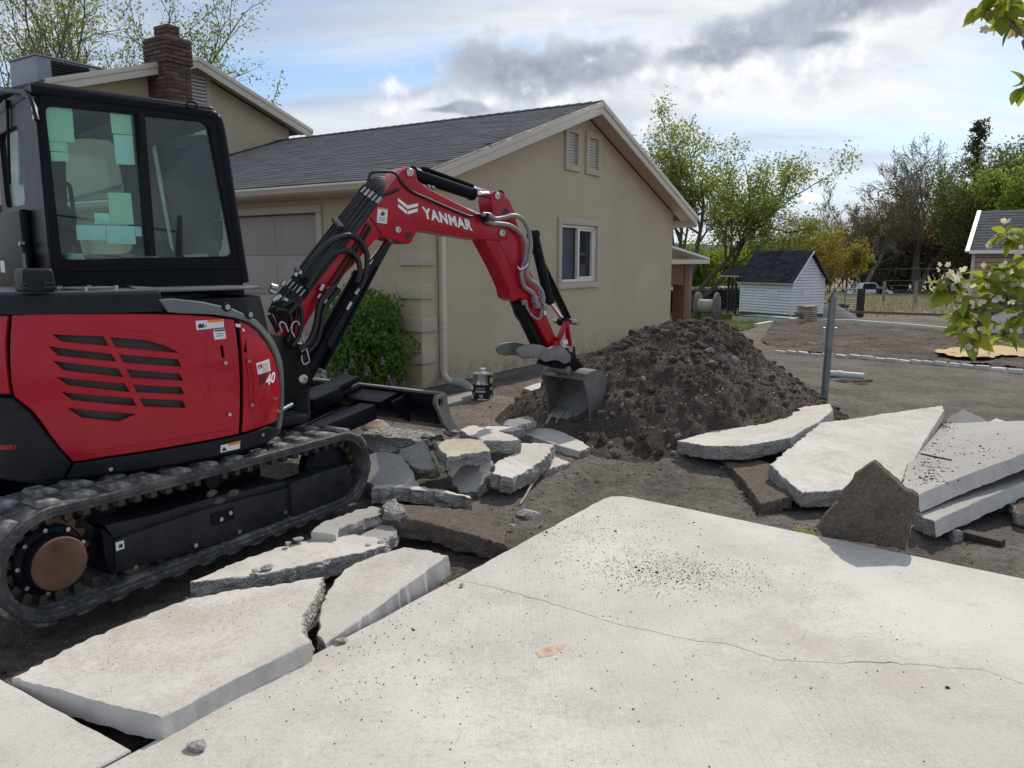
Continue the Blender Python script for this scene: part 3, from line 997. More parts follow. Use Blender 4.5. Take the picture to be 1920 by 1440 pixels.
# gable vents
for vv in (v1, v2):
    vt = MB(); trim_frame(vt, vv, .1, .045, -.02, 0)
    vo = vt.build('gable_vent', MAT['trimtan'], house, bevel=.006)
    lv = MB()
    n = 11
    for i in range(n):
        z = vv[0][1] + (i + .5) * (vv[2][1] - vv[0][1]) / n
        lv.box(((vv[0][0] + vv[1][0]) / 2, .03, z), (vv[1][0] - vv[0][0], .036, .010), Matrix.Rotation(R(-42), 3, 'X'))
    lv.box(((vv[0][0] + vv[1][0]) / 2, .09, (vv[0][1] + vv[2][1]) / 2), (vv[1][0] - vv[0][0], .01, vv[2][1] - vv[0][1]), mi=1)
    lv.build('louvres', [MAT['louvre'], MAT['darkpad']], vo)
# quoins
for i, (ya, yb) in enumerate(((404, 432), (470, 498), (531, 561), (595, 623), (656, 683))):
    za, zb = fp(793, ya).z, fp(793, yb).z
    zm, hh_ = (za + zb) / 2, za - zb
    wl = (.30, .32, .36, .28, .32)[i]; wr = (.24, .26, .22, .27, .235)[i]
    q = MB().prism([(-.035, -.035, zb), (wr, -.035, zb), (wr, -.002, zb), (-.002, -.002, zb), (-.002, wl, zb), (-.035, wl, zb)], (0, 0, hh_))
    q.build('quoin', MAT['quoin'], house, bevel=.012, seg=2)
# garage door
gd_trim = MB().box((-.015, 3.555, 2.3), (.05, 3.79, .1)).box((-.015, 1.71, 1.124), (.05, .1, 2.245)).box((-.015, 5.4, 1.124), (.05, .1, 2.245))
gd_trim.build('door_trim', MAT['trimtan'], house, bevel=.006)
gdoor = MB().box((.14, 3.555, 1.12), (.03, 3.59, 2.24)).build('garage_door', MAT['garage_door'], house)
for i in range(4):
    p = MB().box((.118, 3.555, .285 + i * .56), (.024, 3.585, .548))
    for j in range(4):
        p.box((.105, 2.2 + j * .9, .285 + i * .56), (.012, .74, .40))
    p.build('door_panel', MAT['garage_door'], gdoor, bevel=.006)
# roofs: deck, fascia, gutter, soffit
def slope_slab(mb, ua, ub, v0, v1_, t=.1, ru=RU, rz=RZ, sl=SL, dz=0.0, mi=0):
    za, zb = rz - sl * abs(ua - ru) + dz, rz - sl * abs(ub - ru) + dz
    mb.prism([(ua, v0, za), (ub, v0, zb), (ub, v1_, zb), (ua, v1_, za)], (0, 0, -t), mi)
V0, V1 = -.36, 14.0
deck = MB(); slope_slab(deck, -.5, RU, V0 + .03, V1, .07); slope_slab(deck, RU, 9.14, V0 + .03, V1, .07)
deck_o = deck.build('roof', MAT['shingle'], house)
sf = MB(); slope_slab(sf, -.46, RU, V0 + .03, -.002, .025, dz=-.0735); slope_slab(sf, RU, 9.1, V0 + .03, -.002, .025, dz=-.0735)
sf.build('soffit', MAT['soffit'], deck_o)
# soffit panel grooves on the rake (battens proud by a few millimetres)
sg = MB()
for i in range(46):
    u = RU + .1 + i * .105
    z = roof_z(u) - .0735 - .027
    sg.box((u, (V0 - .0) / 2 + .01, z), (.088, -V0 - .05, .006), Matrix.Rotation(math.atan(SL), 3, 'Y'))
sg.build('soffit_boards', MAT['soffit'], deck_o)
rk = MB()
for ua, ub in ((-.52, RU), (RU, 9.16)):
    za, zb = roof_z(ua), roof_z(ub)
    rk.prism([(ua, V0, za - .035), (ub, V0, zb - .035), (ub, V0, zb - .19), (ua, V0, za - .19)], (0, .028, 0))
    rk.prism([(ua, V0 - .022, za + .012), (ub, V0 - .022, zb + .012), (ub, V0 - .022, zb - .075), (ua, V0 - .022, za - .075)], (0, .021, 0))
rk.build('rake_fascia', MAT['cream'], deck_o, bevel=.004)
gut = MB()
gprof = [(-.50, 2.60), (-.61, 2.60), (-.615, 2.575), (-.60, 2.56), (-.575, 2.515), (-.50, 2.49)]
dzg = roof_z(-.5) - 2.625
gut.prism([(u, V0 - .02, z + dzg) for u, z in gprof], (0, 8.2, 0))
gut.build('gutter', MAT['cream'], deck_o, bevel=.005)
MB().box((-.487, 3.5, roof_z(-.5) - .085), (.022, 7.7, .09)).build('eave_fascia', MAT['cream'], deck_o, bevel=.003)
MB().box((9.13, 3.5, roof_z(9.14) - .15), (.022, 7.7, .16)).build('eave_fascia', MAT['cream'], deck_o, bevel=.003)
MB().box((-.24, 4.0, roof_z(-.5) - .13), (.47, 8.0, .02)).build('eave_soffit', MAT['soffit'], deck_o)
# shingle tabs on the slope that faces the camera
tabs = []
rn = random.Random(8)
sl_len = (RU + .52) / math.cos(math.atan(SL))
ca, sa = math.cos(math.atan(SL)), math.sin(math.atan(SL))
EXP = .142
tab_me = []
for k in range(5):
    w = (.30, .22, .36, .27, .33)[k]
    mbt = MB().add([(0, 0, 0), (w, 0, 0), (w, .17, .0), (0, .17, .0), (0, 0, .0065 + .0015 * (k % 3)), (w, 0, .0065 + .0015 * (k % 3)), (w, .17, .002), (0, .17, .002)],
                   [(0, 1, 2, 3), (4, 7, 6, 5), (0, 4, 5, 1), (1, 5, 6, 2), (2, 6, 7, 3), (3, 7, 4, 0)])
    ob = mbt.build('shingle', MAT['shingle'], None, smooth=0)
    tab_me.append((ob.data, w)); bpy.data.objects.remove(ob)
places = []
row = 0
s_ = 0.0
while s_ < sl_len - .02:
    v = V0 - .01 - rn.random() * .2
    while v < 7.4:
        k = rn.randrange(5)
        w = tab_me[k][1]
        if v + w > V0 + .05:
            places.append((k, v, s_, w))
        v += w + .003
    s_ += EXP
    row += 1
basis = Matrix(((0, ca, -sa), (-1, 0, 0), (0, sa, ca)))       # tab x runs along -v, tab y runs up the slope, tab z is the roof normal
def tab_m(v, s, w):
    m = basis.to_4x4()
    m.translation = Vector((-.52 + s * ca, v + w, roof_z(-.52) + s * sa + .003))
    return m
places.sort(key=lambda p: p[1] * 1.0 + p[2] * .6)
for (k, v, s, w) in places[:300]:
    ob = link('shingle', tab_me[k][0], deck_o)
    ob.matrix_local = tab_m(max(v, V0 - .03), s, w)
rest = MB()
for (k, v, s, w) in places[300:]:
    mm = tab_m(v, s, w)
    rest.add([mm @ vv.co for vv in tab_me[k][0].vertices], [tuple(p.vertices) for p in tab_me[k][0].polygons])
tag(rest.build('shingles', MAT['shingle'], deck_o, smooth=0), kind='stuff')
rc = MB()
for i in range(44):
    v = V0 + i * .2
    for s in (-1, 1):
        rc.prism([(RU, v, RZ + .03), (RU + s * .16, v, RZ + .03 - .16 * SL), (RU + s * .16, v + .25, RZ + .018 - .16 * SL), (RU, v + .25, RZ + .018)], (0, 0, -.012))
rc.build('ridge_cap', MAT['shingle'], deck_o, smooth=0)

# raised main part with its own gable
MV = 7.0                                           # rake plane of the upper gable
ap = hp(370, 106, MV); re_ = hp(585, 243, MV)
ms = (ap.z - re_.z) / (re_.x - ap.x)
mu0, mu1 = ap.x - (re_.x - ap.x), re_.x
def mz(u): return ap.z - ms * abs(u - ap.x)
plate('upper_wall', [(mu0 + .35, 2.4), (mu1 - .35, 2.4), (mu1 - .35, mz(mu1 - .35) - .14), (ap.x, ap.z - .14), (mu0 + .35, mz(mu0 + .35) - .14)], [], .2, MAT['stucco'], house, (0, MV + .45, 0), X3, Z3)
for uu in (mu0 + .45, mu1 - .45):
    MB().box((uu, MV + 3.6, 3.3), (.2, 6.0, 2.0)).build('upper_side_wall', MAT['stucco'], house)
ur = MB()
slope_slab(ur, mu0, ap.x, MV + .03, MV + 7, .08, ap.x, ap.z, ms); slope_slab(ur, ap.x, mu1, MV + .03, MV + 7, .08, ap.x, ap.z, ms)
ur_o = ur.build('upper_roof', MAT['shingle'], house)
ud = MB()
for ua, ub in ((mu0 - .02, ap.x), (ap.x, mu1 + .02)):
    za, zb = mz(ua), mz(ub)
    ud.prism([(ua, MV, za - .03), (ub, MV, zb - .03), (ub, MV, zb - .20), (ua, MV, za - .20)], (0, .03, 0))
    ud.prism([(ua, MV - .022, za + .012), (ub, MV - .022, zb + .012), (ub, MV - .022, zb - .075), (ua, MV - .022, za - .075)], (0, .021, 0))
ud.build('rake_fascia', MAT['cream'], ur_o, bevel=.004)
us = MB(); slope_slab(us, mu0 + .02, ap.x, MV + .031, MV + .35, .02, ap.x, ap.z, ms, -.083); slope_slab(us, ap.x, mu1 - .02, MV + .031, MV + .35, .02, ap.x, ap.z, ms, -.083)
us.build('soffit', MAT['soffit'], ur_o)
# a further roof of the house behind
fr_ = MB().prism([(mu1 - .4, MV + 2.0, mz(mu1) + .14), (mu1 + 2.6, MV + 2.0, mz(mu1) - .35), (mu1 + 2.6, MV + 6, mz(mu1) - .35), (mu1 - .4, MV + 6, mz(mu1) + .14)], (0, 0, -.1))
fr_.build('back_roof', MAT['shingle'], house)
gv = hp(372, 172, MV + .34)
vt = MB(); vq = [(gv.x - .16, gv.z - .3), (gv.x + .16, gv.z - .3), (gv.x + .16, gv.z + .3), (gv.x - .16, gv.z + .3)]
trim_frame(vt, vq, .11, .04, MV + .33, 0)
vo = vt.build('gable_vent', MAT['trimtan'], house, bevel=.006)
lv = MB()
for i in range(9):
    lv.box((gv.x, MV + .33, gv.z - .27 + i * .067), (.32, .05, .014), Matrix.Rotation(R(-42), 3, 'X'))
lv.box((gv.x, MV + .345, gv.z), (.32, .006, .6), mi=1)
lv.build('louvres', [MAT['louvre'], MAT['darkpad']], vo)
# chimney of single bricks
CVF = MV - .28
cu0, cu1 = hp(313, 110, CVF).x, hp(357, 110, CVF).x
cvb = CVF + .62
cz1 = hp(313, 68, CVF).z
cz0 = 3.0
chim = MB().box(((cu0 + cu1) / 2, (CVF + cvb) / 2, (cz0 + cz1) / 2 - .01), (cu1 - cu0 - .03, cvb - CVF - .03, cz1 - cz0 - .02)).build('chimney', MAT['mortar'], house)
bl, bh, bd, jt = .21, .062, .095, .011
bricks = {}
def brick(l, d):
    k = (round(l, 3), round(d, 3))
    if k not in bricks:
        o_ = MB().box((0, 0, 0), (l, d, bh)).build('brick', MAT['brickmat'], None, bevel=.004, seg=1)
        bricks[k] = o_.data; bpy.data.objects.remove(o_)
    return bricks[k]
def brick_course(z, u0, u1, w0, w1, k, faces='fl'):
    rb = random.Random(int(z * 1000))
    for axis, a0, a1, fixed in (('u', u0, u1, w0), ('v', w0, w1, u0), ('v', w0, w1, u1)):
        if axis == 'v' and fixed == u1 and 'r' not in faces: continue
        L = a1 - a0
        n = max(2, round(L / (bl + jt)))
        ll = (L - jt * (n - 1)) / n
        if axis == 'v': a0_ = a0 + bd * .5 + .02; ll = (L - a0_ + a0 - jt * (n - 1)) / n
        else: a0_ = a0
        half = (k % 2) * ll * .5
        xs = []
        x = a0_
        if half: xs.append((x, half - jt)); x += half
        while x < a1 - .03:
            l = min(ll, a1 - x)
            xs.append((x, l)); x += l + jt
        for (x, l) in xs:
            if l < .03: continue
            jx = rb.uniform(-.003, .003)
            if axis == 'u':
                ob = link('brick', brick(l, bd), chim); ob.location = (x + l / 2, fixed + bd / 2 + jx, z)
            else:
                ob = link('brick', brick(l, bd), chim); ob.rotation_euler = (0, 0, R(90)); ob.location = (fixed + (bd / 2 if fixed == u0 else -bd / 2) + jx, x + l / 2, z)
z = cz0 + .6; k = 0
while z < cz1:
    ex = .0 if z < cz1 - .42 else .03
    brick_course(z, cu0 - ex, cu1 + ex, CVF - ex, cvb + ex, k)
    z += bh + jt; k += 1
cap_z = cz1
MB().box(((cu0 + cu1) / 2, (CVF + cvb) / 2, cap_z + .02), (cu1 - cu0 + .02, cvb - CVF + .02, .03)).build('chimney_crown', MAT['mortar'], chim, bevel=.01)
for q in range(3):
    brick_course(cap_z + .075 + q * (bh + jt), cu0 + .11, cu1 - .11, CVF + .1, cvb - .12, q, 'flr')
MB().box(((cu0 + cu1) / 2, (CVF + cvb) / 2, cap_z + .13), (cu1 - cu0 - .26, cvb - CVF - .26, .19)).build('flue', MAT['mortar'], chim)
fl = hp(294, 113, CVF + .3)
MB().box((cu0 - .01, CVF + .42, fl.z), (.02, .2, .16)).build('flashing', MAT['galv'], chim)
# evaporative cooler on the roof
cl0, cl1 = hp(60, 130, 8.6), hp(187, 130, 8.6)
cooler = empty('roof_cooler', HO + HU * ((cl0.x + cl1.x) / 2) + HV * 8.9, R(90) - HA, 'grey box cooler with dark side pads on the house roof left of chimney', 'cooler')
cw = cl1.x - cl0.x
zt, zb_ = hp(60, 106, 8.6).z, hp(60, 172, 8.6).z
MB().box((0, .0, (zt + zb_) / 2), (cw, .9, zt - zb_)).build('cabinet', MAT['coolgrey'], cooler, bevel=.02)
MB().box((-.02, -.455, (zt + zb_) / 2 + .03), (cw * .55, .02, (zt - zb_) * .8)).build('pad', MAT['darkpad'], cooler)
lv = MB()
for i in range(9):
    lv.box((-.02, -.47, zb_ + .1 + i * (zt - zb_ - .12) / 9), (cw * .55, .02, .008), Matrix.Rotation(R(35), 3, 'X'))
lv.build('louvres', MAT['charcoal'], cooler)
MB().prism([(-cw / 2 - .02, -.47, zt), (cw / 2 + .02, -.47, zt), (cw / 2 + .02, .47, zt), (-cw / 2 - .02, .47, zt)], (0, 0, .03)).build('lid', MAT['coolgrey'], cooler, bevel=.01)
# downspout
ds = MB()
du = .375
ds.box((du, -.05, 1.25), (.085, .065, 2.14))
ds.tube(smooth_path([(du, -.05, .20), (du, -.06, .14), (du + .02, -.12, .07), (du + .05, -.2, .03)], 4), .042, 8)
dso = ds.build('downspout', MAT['cream'], house, bevel=.008)
for zz_ in (1.93, .75):
    MB().box((du, -.052, zz_), (.1, .075, .03)).build('strap', MAT['cream'], dso, bevel=.004)
cpth = smooth_path([(du + .03, -.17, .05), (du + .08, -.27, .03), (du + .11, -.36, -.02), (du + .11, -.38, -.07)], 8)
MB().tube(cpth, [.058 + .008 * (i % 2) for i in range(len(cpth))], 14).build('drain_elbow', MAT['corrug'], dso)
MB().cyl((du + .11, -.385, -.045), (du + .11, -.39, -.12), .055, n=14).build('drain_collar', MAT['blacktube'], dso)
# porch behind the far corner
pa = hp(1293, 487, .6); pb = hp(1262, 480, .6)
por = MB().prism([(GW + .02, .1, pa.z + .28), (pa.x + .05, .1, pa.z), (pa.x + .05, 4, pa.z), (GW + .02, 4, pa.z + .28)], (0, 0, .05))
poro = por.build('porch_roof', MAT['louvre'], house)
MB().box(((GW + pa.x) / 2, .12, pa.z - .05), (pa.x - GW + .1, .06, .1)).build('porch_fascia', MAT['cream'], poro)
pl, pr = hp(1267, 560, .6).x, hp(1284, 560, .6).x
MB().box(((pl + pr) / 2 + .12, .6, pa.z / 2 - .35), (pr - pl - .12, .3, pa.z + .5)).build('porch_post', MAT['brownwood'], house, bevel=.01)
arc = [(pr - .02, pa.z - .1), (pr - .02, pa.z - .62)]
for i in range(9):
    a = R(90) * i / 8
    arc.append((pr - .26 - (pl - GW + .2) * math.sin(a) * .9, pa.z - .62 + .34 * math.sin(a) if False else pa.z - .62 + .36 * (1 - math.cos(a))))
arc.append((GW + .03, pa.z - .2)); arc.append((GW + .03, pa.z - .1))
plate('porch_arch', arc, [], .25, MAT['brownwood'], house, (0, .6, 0), X3, Z3)

# ------------------------------------------------------------------ excavator
EH = R(46)
EC = Vector((-2.31, 4.55, 0))
Eh = Vector((math.sin(EH), math.cos(EH), 0)); En = Vector((math.cos(EH), -math.sin(EH), 0))
Ut = HU.copy(); Un = Vector((math.cos(HA), -math.sin(HA), 0))        # the tracks run parallel to the gable wall
def m_local(p):
    q = p - EC
    return Vector((q.dot(Eh), -q.dot(En), p.z))
def xl(x, y, lat):
    return m_local(on_plane(x, y, EC + En * lat, En))
def xs(x, y, s):
    return m_local(on_plane(x, y, EC + Eh * s, Eh))
def ul(x, y, lat):
    q = on_plane(x, y, EC + Un * lat, Un) - EC
    return (q.dot(Ut), lat, q.z)
def u2m(p):
    w = EC + Ut * p[0] + Un * p[1]
    w.z = p[2]
    return m_local(w)
exc = empty('excavator', EC, R(90) - EH, 'red and black compact tracked excavator standing on the broken concrete', 'excavator')
YL = Vector((0, 1, 0))

# --- undercarriage
SA, SZ, SR = -.90, .240, .234
IA, IZ, IR = .915, .252, .213
def track_path(n=220):
    th = math.asin((IR - SR) / math.hypot(IA - SA, IZ - SZ)); base_ = math.atan2(IZ - SZ, IA - SA)
    pts = []
    # upper run: tangent from sprocket to idler, then round the idler, lower run, round the sprocket
    def pt(c, r, a): return (c[0] + r * math.cos(a), c[1] + r * math.sin(a))
    aU = base_ + math.pi / 2 - (-th); aL = base_ - math.pi / 2 - th
    aU = base_ + math.pi / 2 + th * -1
    S_, I_ = (SA, SZ), (IA, IZ)
    up0, up1 = pt(S_, SR, aU), pt(I_, IR, aU)
    for i in range(40):
        t_ = i / 40
        sag = -.008 * math.sin(math.pi * t_)
        pts.append((up0[0] + (up1[0] - up0[0]) * t_, up0[1] + (up1[1] - up0[1]) * t_ + sag))
    a1 = aL
    for i in range(24):
        pts.append(pt(I_, IR, aU + (a1 - aU) * i / 24))
    lo0, lo1 = pt(I_, IR, a1), pt(S_, SR, a1)
    for i in range(40):
        t_ = i / 40
        pts.append((lo0[0] + (lo1[0] - lo0[0]) * t_, lo0[1] + (lo1[1] - lo0[1]) * t_))
    a2 = a1; a3 = aU - 2 * math.pi
    for i in range(24):
        pts.append(pt(S_, SR, a2 + (a3 - a2) * i / 24))
    P = np.array(pts + [pts[0]])
    d = np.r_[0, np.cumsum(np.hypot(*np.diff(P, axis=0).T))]
    return P, d
TP, TD = track_path()
TLEN = TD[-1]
def track_at(s):
    s = s % TLEN
    x = np.interp(s, TD, TP[:, 0]); z = np.interp(s, TD, TP[:, 1])
    x2 = np.interp((s + .004) % TLEN, TD, TP[:, 0]); z2 = np.interp((s + .004) % TLEN, TD, TP[:, 1])
    t_ = Vector((x2 - x, 0, z2 - z)).normalized()
    nrm = Vector((-t_.z, 0, t_.x))                                   # outward (path runs clockwise seen from the right)
    return Vector((x, 0, z)), t_, nrm
def rotm(t_, nrm):
    """undercarriage axes -> machine axes of a piece whose x runs along the belt, y is lateral (right), z is outward"""
    o_ = u2m((0, 0, 0))
    X = u2m(t_) - o_; Z = u2m(nrm) - o_
    return Matrix((X, Z.cross(X), Z)).transposed()
def build_track(lat0, lat1, detail):
    mb = MB()
    N = 170
    prof = [(lat0, -.020), (lat1 - .012, -.020), (lat1 + .002, -.014), (lat1 + .002, .004), (lat1 + .010, .009), (lat1 + .010, .030), (lat1 - .002, .038), (lat0 + .002, .038), (lat0 - .010, .028), (lat0 - .010, -.012)]
    vs_ = []
    for i in range(N):
        p, t_, nn = track_at(i * TLEN / N)
        for (la, o_) in prof:
            q = p + nn * o_
            vs_.append(u2m((q.x, la, q.z)))
    m = len(prof)
    fs = []
    for i in range(N):
        j = (i + 1) % N
        for k in range(m):
            k2 = (k + 1) % m
            fs.append((i * m + k, i * m + k2, j * m + k2, j * m + k))
    mb.add(vs_, fs)
    # ribs moulded along the outer edge
    belt = mb.build('track', MAT['rubber'], exc, smooth=22)
    bm = bmesh.new(); bm.from_mesh(belt.data); bmesh.ops.recalc_face_normals(bm, faces=bm.faces); bm.to_mesh(belt.data); bm.free()
    wid_ = (lat1 - lat0)
    lug = MB()
    L, Wd, Hh = .108, wid_ * .48, .022
    lug.add([(-L / 2, -Wd / 2, 0), (L / 2, -Wd / 2, 0), (L / 2, Wd / 2, 0), (-L / 2, Wd / 2, 0),
             (-L / 2 + .022, -Wd / 2 + .006, Hh), (L / 2 - .016, -Wd / 2 + .006, Hh), (L / 2 - .028, Wd / 2 - .02, Hh), (-L / 2 + .012, Wd / 2 - .02, Hh)],
            [(3, 2, 1, 0), (4, 5, 6, 7), (0, 1, 5, 4), (1, 2, 6, 5), (2, 3, 7, 6), (3, 0, 4, 7)])
    lo = lug.build('track_lug', MAT['lug'], None, bevel=.006)
    lme = lo.data; bpy.data.objects.remove(lo)
    tooth = MB().box((0, 0, -.046), (.038, .06, .055)).build('drive_tooth', MAT['rubber'], None, bevel=.008)
    tme = tooth.data; bpy.data.objects.remove(tooth)
    tme.materials.clear(); tme.materials.append(MAT['brass'])
    n = 30
    joined = MB()
    def put(me, p, t_, nn, la, off):
        q = p + nn * off
        mm = rotm(t_, nn).to_4x4(); mm.translation = u2m((q.x, la, q.z))
        if detail:
            ob = link(me.name.split('.')[0], me, belt); ob.matrix_local = mm
        else:
            joined.add([mm @ v.co for v in me.vertices], [tuple(f.vertices) for f in me.polygons])
    for i in range(n):
        for r_ in (0, 1):
            p, t_, nn = track_at((i + .5 * r_) * TLEN / n)
            la = (lat1 - Wd / 2 - .002) if r_ == 0 else (lat0 + Wd / 2 + .002)
            put(lme, p, t_, nn, la, .037)
    nt = 58
    for i in range(nt):
        p, t_, nn = track_at((i + .25) * TLEN / nt)
        put(tme, p, t_, nn, (lat0 + lat1) / 2 + .07, 0)
    if not detail:
        joined.build('track_lugs', MAT['rubber'], belt)
    return belt
build_track(.50, .85, True)
build_track(-.85, -.50, False)
def ubox(mb, a, lat, z, size):
    return mb.box((a, lat, z), size)
def uprism(name, pts, lat, depth, mat, parent=exc, bevel=.01):
    pp = [ul(x, y, lat) for x, y in pts]
    mb = MB().prism(pp, (0, -depth, 0))
    return mb.build(name, mat, parent, bevel=bevel, xf=u2m)
for sgn in (1, -1):
    if sgn == 1:
        tf = uprism('track_frame', [(214, 1014), (300, 983), (396, 952), (470, 932), (543, 915), (548, 968), (500, 992), (447, 1010), (330, 1043), (217, 1075)], .815, .24, MAT['framepaint'], bevel=.012)
        uprism('frame_top', [(196, 985), (214, 1012), (300, 981), (396, 950), (543, 912), (535, 902), (390, 935), (290, 965)], .79, .2, MAT['framepaint'], tf, .006)
        uprism('end_plate', [(190, 990), (212, 1008), (216, 1080), (207, 1078), (196, 1040)], .822, .24, MAT['dark'], tf, .006)
        uprism('idler_cover', [(545, 907), (600, 886), (650, 871), (659, 880), (661, 905), (655, 922), (640, 934), (566, 971), (548, 966)], .835, .13, MAT['framepaint'], tf, .014)
        op_ = ul(640, 903, .837)
        MB().lathe([(.0, -.002), (.034, -.002), (.034, .002), (.03, .004), (.0, .004)], 24, (0, 0, 0), None).build('cover_badge', MAT['charcoal'], tf, xf=lambda v: u2m((op_[0] + v.x * 1.15, op_[1] + v.z, op_[2] + v.y * .55 + v.x * .12)))
        rp = ul(418, 968, .818)
        MB().box((rp[0], rp[1], rp[2]), (.15, .012, .07)).build('cover_plate', MAT['dark'], tf, bevel=.008, xf=u2m)
        for (bx, by) in ((413, 973), (430, 961), (252, 1063), (365, 1022), (447, 996), (533, 960)):
            q = ul(bx, by, .825)
            MB().cyl((q[0], .81, q[2]), (q[0], .838, q[2]), .013, n=6).build('bolt', MAT['steel'], tf, xf=u2m)
        q = ul(225, 1023, .819)
        st_o = MB().box((q[0], .818, q[2]), (.042, .004, .042)).build('label_plate', MAT['offwhite'], tf, xf=u2m)
        MB().box((q[0] + .003, .8206, q[2] - .002), (.018, .002, .018)).build('label_print', MAT['ink'], st_o, xf=u2m)
    else:
        tf = MB().box((.05, -.675, .24), (1.45, .24, .2)).build('track_frame', MAT['dark'], exc, bevel=.012, xf=u2m)
    lm = .675 * sgn
    # bottom rollers, top roller
    for i, ra in enumerate((-.50, -.16, .16, .5)):
        MB().lathe([(.04, -.12), (.075, -.11), (.075, -.05), (.05, -.045), (.05, .045), (.075, .05), (.075, .11), (.04, .12)], 20).build('roller', MAT['rust'], tf, xf=lambda v, ra=ra: u2m((ra + v.x, lm + v.z, .105 + v.y)))
    MB().lathe([(.03, -.1), (.05, -.1), (.05, .12), (.02, .14)], 16).build('carrier_roller', MAT['dark'], tf, xf=lambda v: u2m((-.02 + v.x, lm + v.z, .405 + v.y)))
    # sprocket with motor
    mb = MB()
    nt = 17
    ring = []
    for i in range(nt * 4):
        r_ = .205 if (i % 4) in (0, 1) else .178
        a = 2 * math.pi * i / (nt * 4)
        ring.append((SA + r_ * math.cos(a), lm + .07, SZ + r_ * math.sin(a)))
    mb.prism(ring, (0, -.05, 0))
    spk = mb.build('sprocket', MAT['rust'], exc, bevel=.003, seg=1, xf=u2m)
    face = .815 if sgn == 1 else -.815
    MB().lathe([(.165, -.03), (.165, .06), (.15, .075), (.132, .08), (.132, .135), (.125, .145), (.0, .145)], 32).build('motor_housing', MAT['dark'], spk, xf=lambda v: u2m((SA + v.x, lm + .04 * sgn + v.z * sgn, SZ + v.y)))
    MB().lathe([(.124, .1), (.124, .152), (.118, .157), (.0, .157)], 32).build('motor_cover', MAT['rust'], spk, xf=lambda v: u2m((SA + v.x, lm + .04 * sgn + v.z * sgn, SZ + v.y)))
    if sgn == 1:
        for i in range(9):
            a = R(40) * i + .3
            MB().cyl((SA + .15 * math.cos(a), .78, SZ + .15 * math.sin(a)), (SA + .15 * math.cos(a), .803, SZ + .15 * math.sin(a)), .011, n=6).build('bolt', MAT['steel'], spk, xf=u2m)
        for i in range(3):
            a = R(120) * i + .5
            MB().cyl((SA + .075 * math.cos(a), .868, SZ + .075 * math.sin(a)), (SA + .075 * math.cos(a), .8745, SZ + .075 * math.sin(a)), .012, n=6).build('plug', MAT['rust'], spk, xf=u2m)
    MB().lathe([(.06, -.09), (.17, -.06), (.195, -.03), (.195, .03), (.17, .06), (.06, .09)], 32).build('idler', MAT['dark'], exc, xf=lambda v: u2m((IA + v.x, lm + v.z, IZ + v.y)))
cb = MB().box((.05, 0, .30), (.95, 1.05, .2)).box((.05, 0, .42), (.7, .75, .06))
cb.build('car_body', MAT['black'], exc, bevel=.02, xf=u2m)
MB().cyl((0, 0, .42), (0, 0, .56), .40, n=40).build('turntable', MAT['black'], exc)
# mud and stones caught on the frame
for i, (mx, my) in enumerate(((398, 925), (412, 940), (440, 925), (540, 968))):
    q = ul(mx, my, .80)
    o_ = link('mud_lump', rock_data('mud_lump', MAT['brokenbrown'], 300 + i, 2, .5), exc)
    o_.location = u2m((q[0], .79, q[2])); o_.scale = (.035, .025, .02)

# --- dozer blade
bt = ul(835, 740, .85); bb = ul(852, 804, .85)
def blade_xf(v): return u2m(v)
end_px = [(817, 741), (835, 738), (838, 760), (845, 785), (856, 803), (840, 808), (829, 795), (821, 772), (813, 756)]
moldb = [ul(x, y, .85) for x, y in ((833, 740), (831, 755), (833, 772), (840, 790), (850, 804))]
mprof = [(p[0], p[2]) for p in moldb]
mb = MB()
N = len(mprof)
vs_ = []
for la in (-.84, .84):
    for off_ in (0, .022):
        for (a, z) in mprof: vs_.append((a + off_, la, z))
fs = []
for i in range(N - 1):
    fs += [(i, i + 1, 2 * N + i + 1, 2 * N + i), (N + i + 1, N + i, 3 * N + i, 3 * N + i + 1)]
fs += [(0, 2 * N, 3 * N, N), (N - 1, 2 * N - 1, 4 * N - 1, 3 * N - 1)]
mb.add(vs_, fs)
blade = mb.build('dozer_blade', MAT['dark'], exc, xf=u2m, smooth=40)
for la in (.85, -.85):
    hole = [ul(x, y, .85) for x, y in ((820, 748), (826, 746), (829, 752), (828, 762), (824, 764), (820, 757))]
    poly = [ul(x, y, .85) for x, y in end_px]
    me = plate_mesh([(p[0], p[2]) for p in poly], [[(p[0], p[2]) for p in hole]], .03, .004)
    me.transform(Matrix(((1, 0, 0, 0), (0, 0, -1, 0), (0, 1, 0, 0), (0, 0, 0, 1))))
    for v in me.vertices: v.co = u2m((v.co.x, v.co.y + la, v.co.z))
    me.materials.clear(); me.materials.append(MAT['wornsteel'])
    link('end_plate', me, blade)
za = mprof[0][1]
MB().box((mprof[0][0] + .0, 0, za + .006), (.05, 1.68, .02)).build('top_edge', MAT['wornsteel'], blade, bevel=.004, xf=u2m)
MB().box((mprof[-1][0] - .01, 0, mprof[-1][1] + .02), (.02, 1.66, .06), Matrix.Rotation(R(-30), 3, 'Y')).build('cutting_edge', MAT['wornsteel'], blade, bevel=.004, xf=u2m)
bf = mprof[0][0]
mb = MB().prism([(bf - .26, .42, za - .06), (bf - .02, .42, za - .012), (bf - .02, .42, za - .05), (bf - .2, .42, za - .13)], (0, -.78, 0))
mb.build('blade_cover', MAT['dark'], blade, bevel=.008, xf=u2m)
for la in (.48, -.3, -.62):
    MB().prism([(bf - .2, la, za - .06), (bf, la, za - .02), (bf + .01, la, za - .26), (bf - .12, la, za - .2)], (0, .02, 0)).build('rib', MAT['dark'], blade, bevel=.004, xf=u2m)
n0, n1 = ul(602, 822, .46), ul(703, 772, .46)
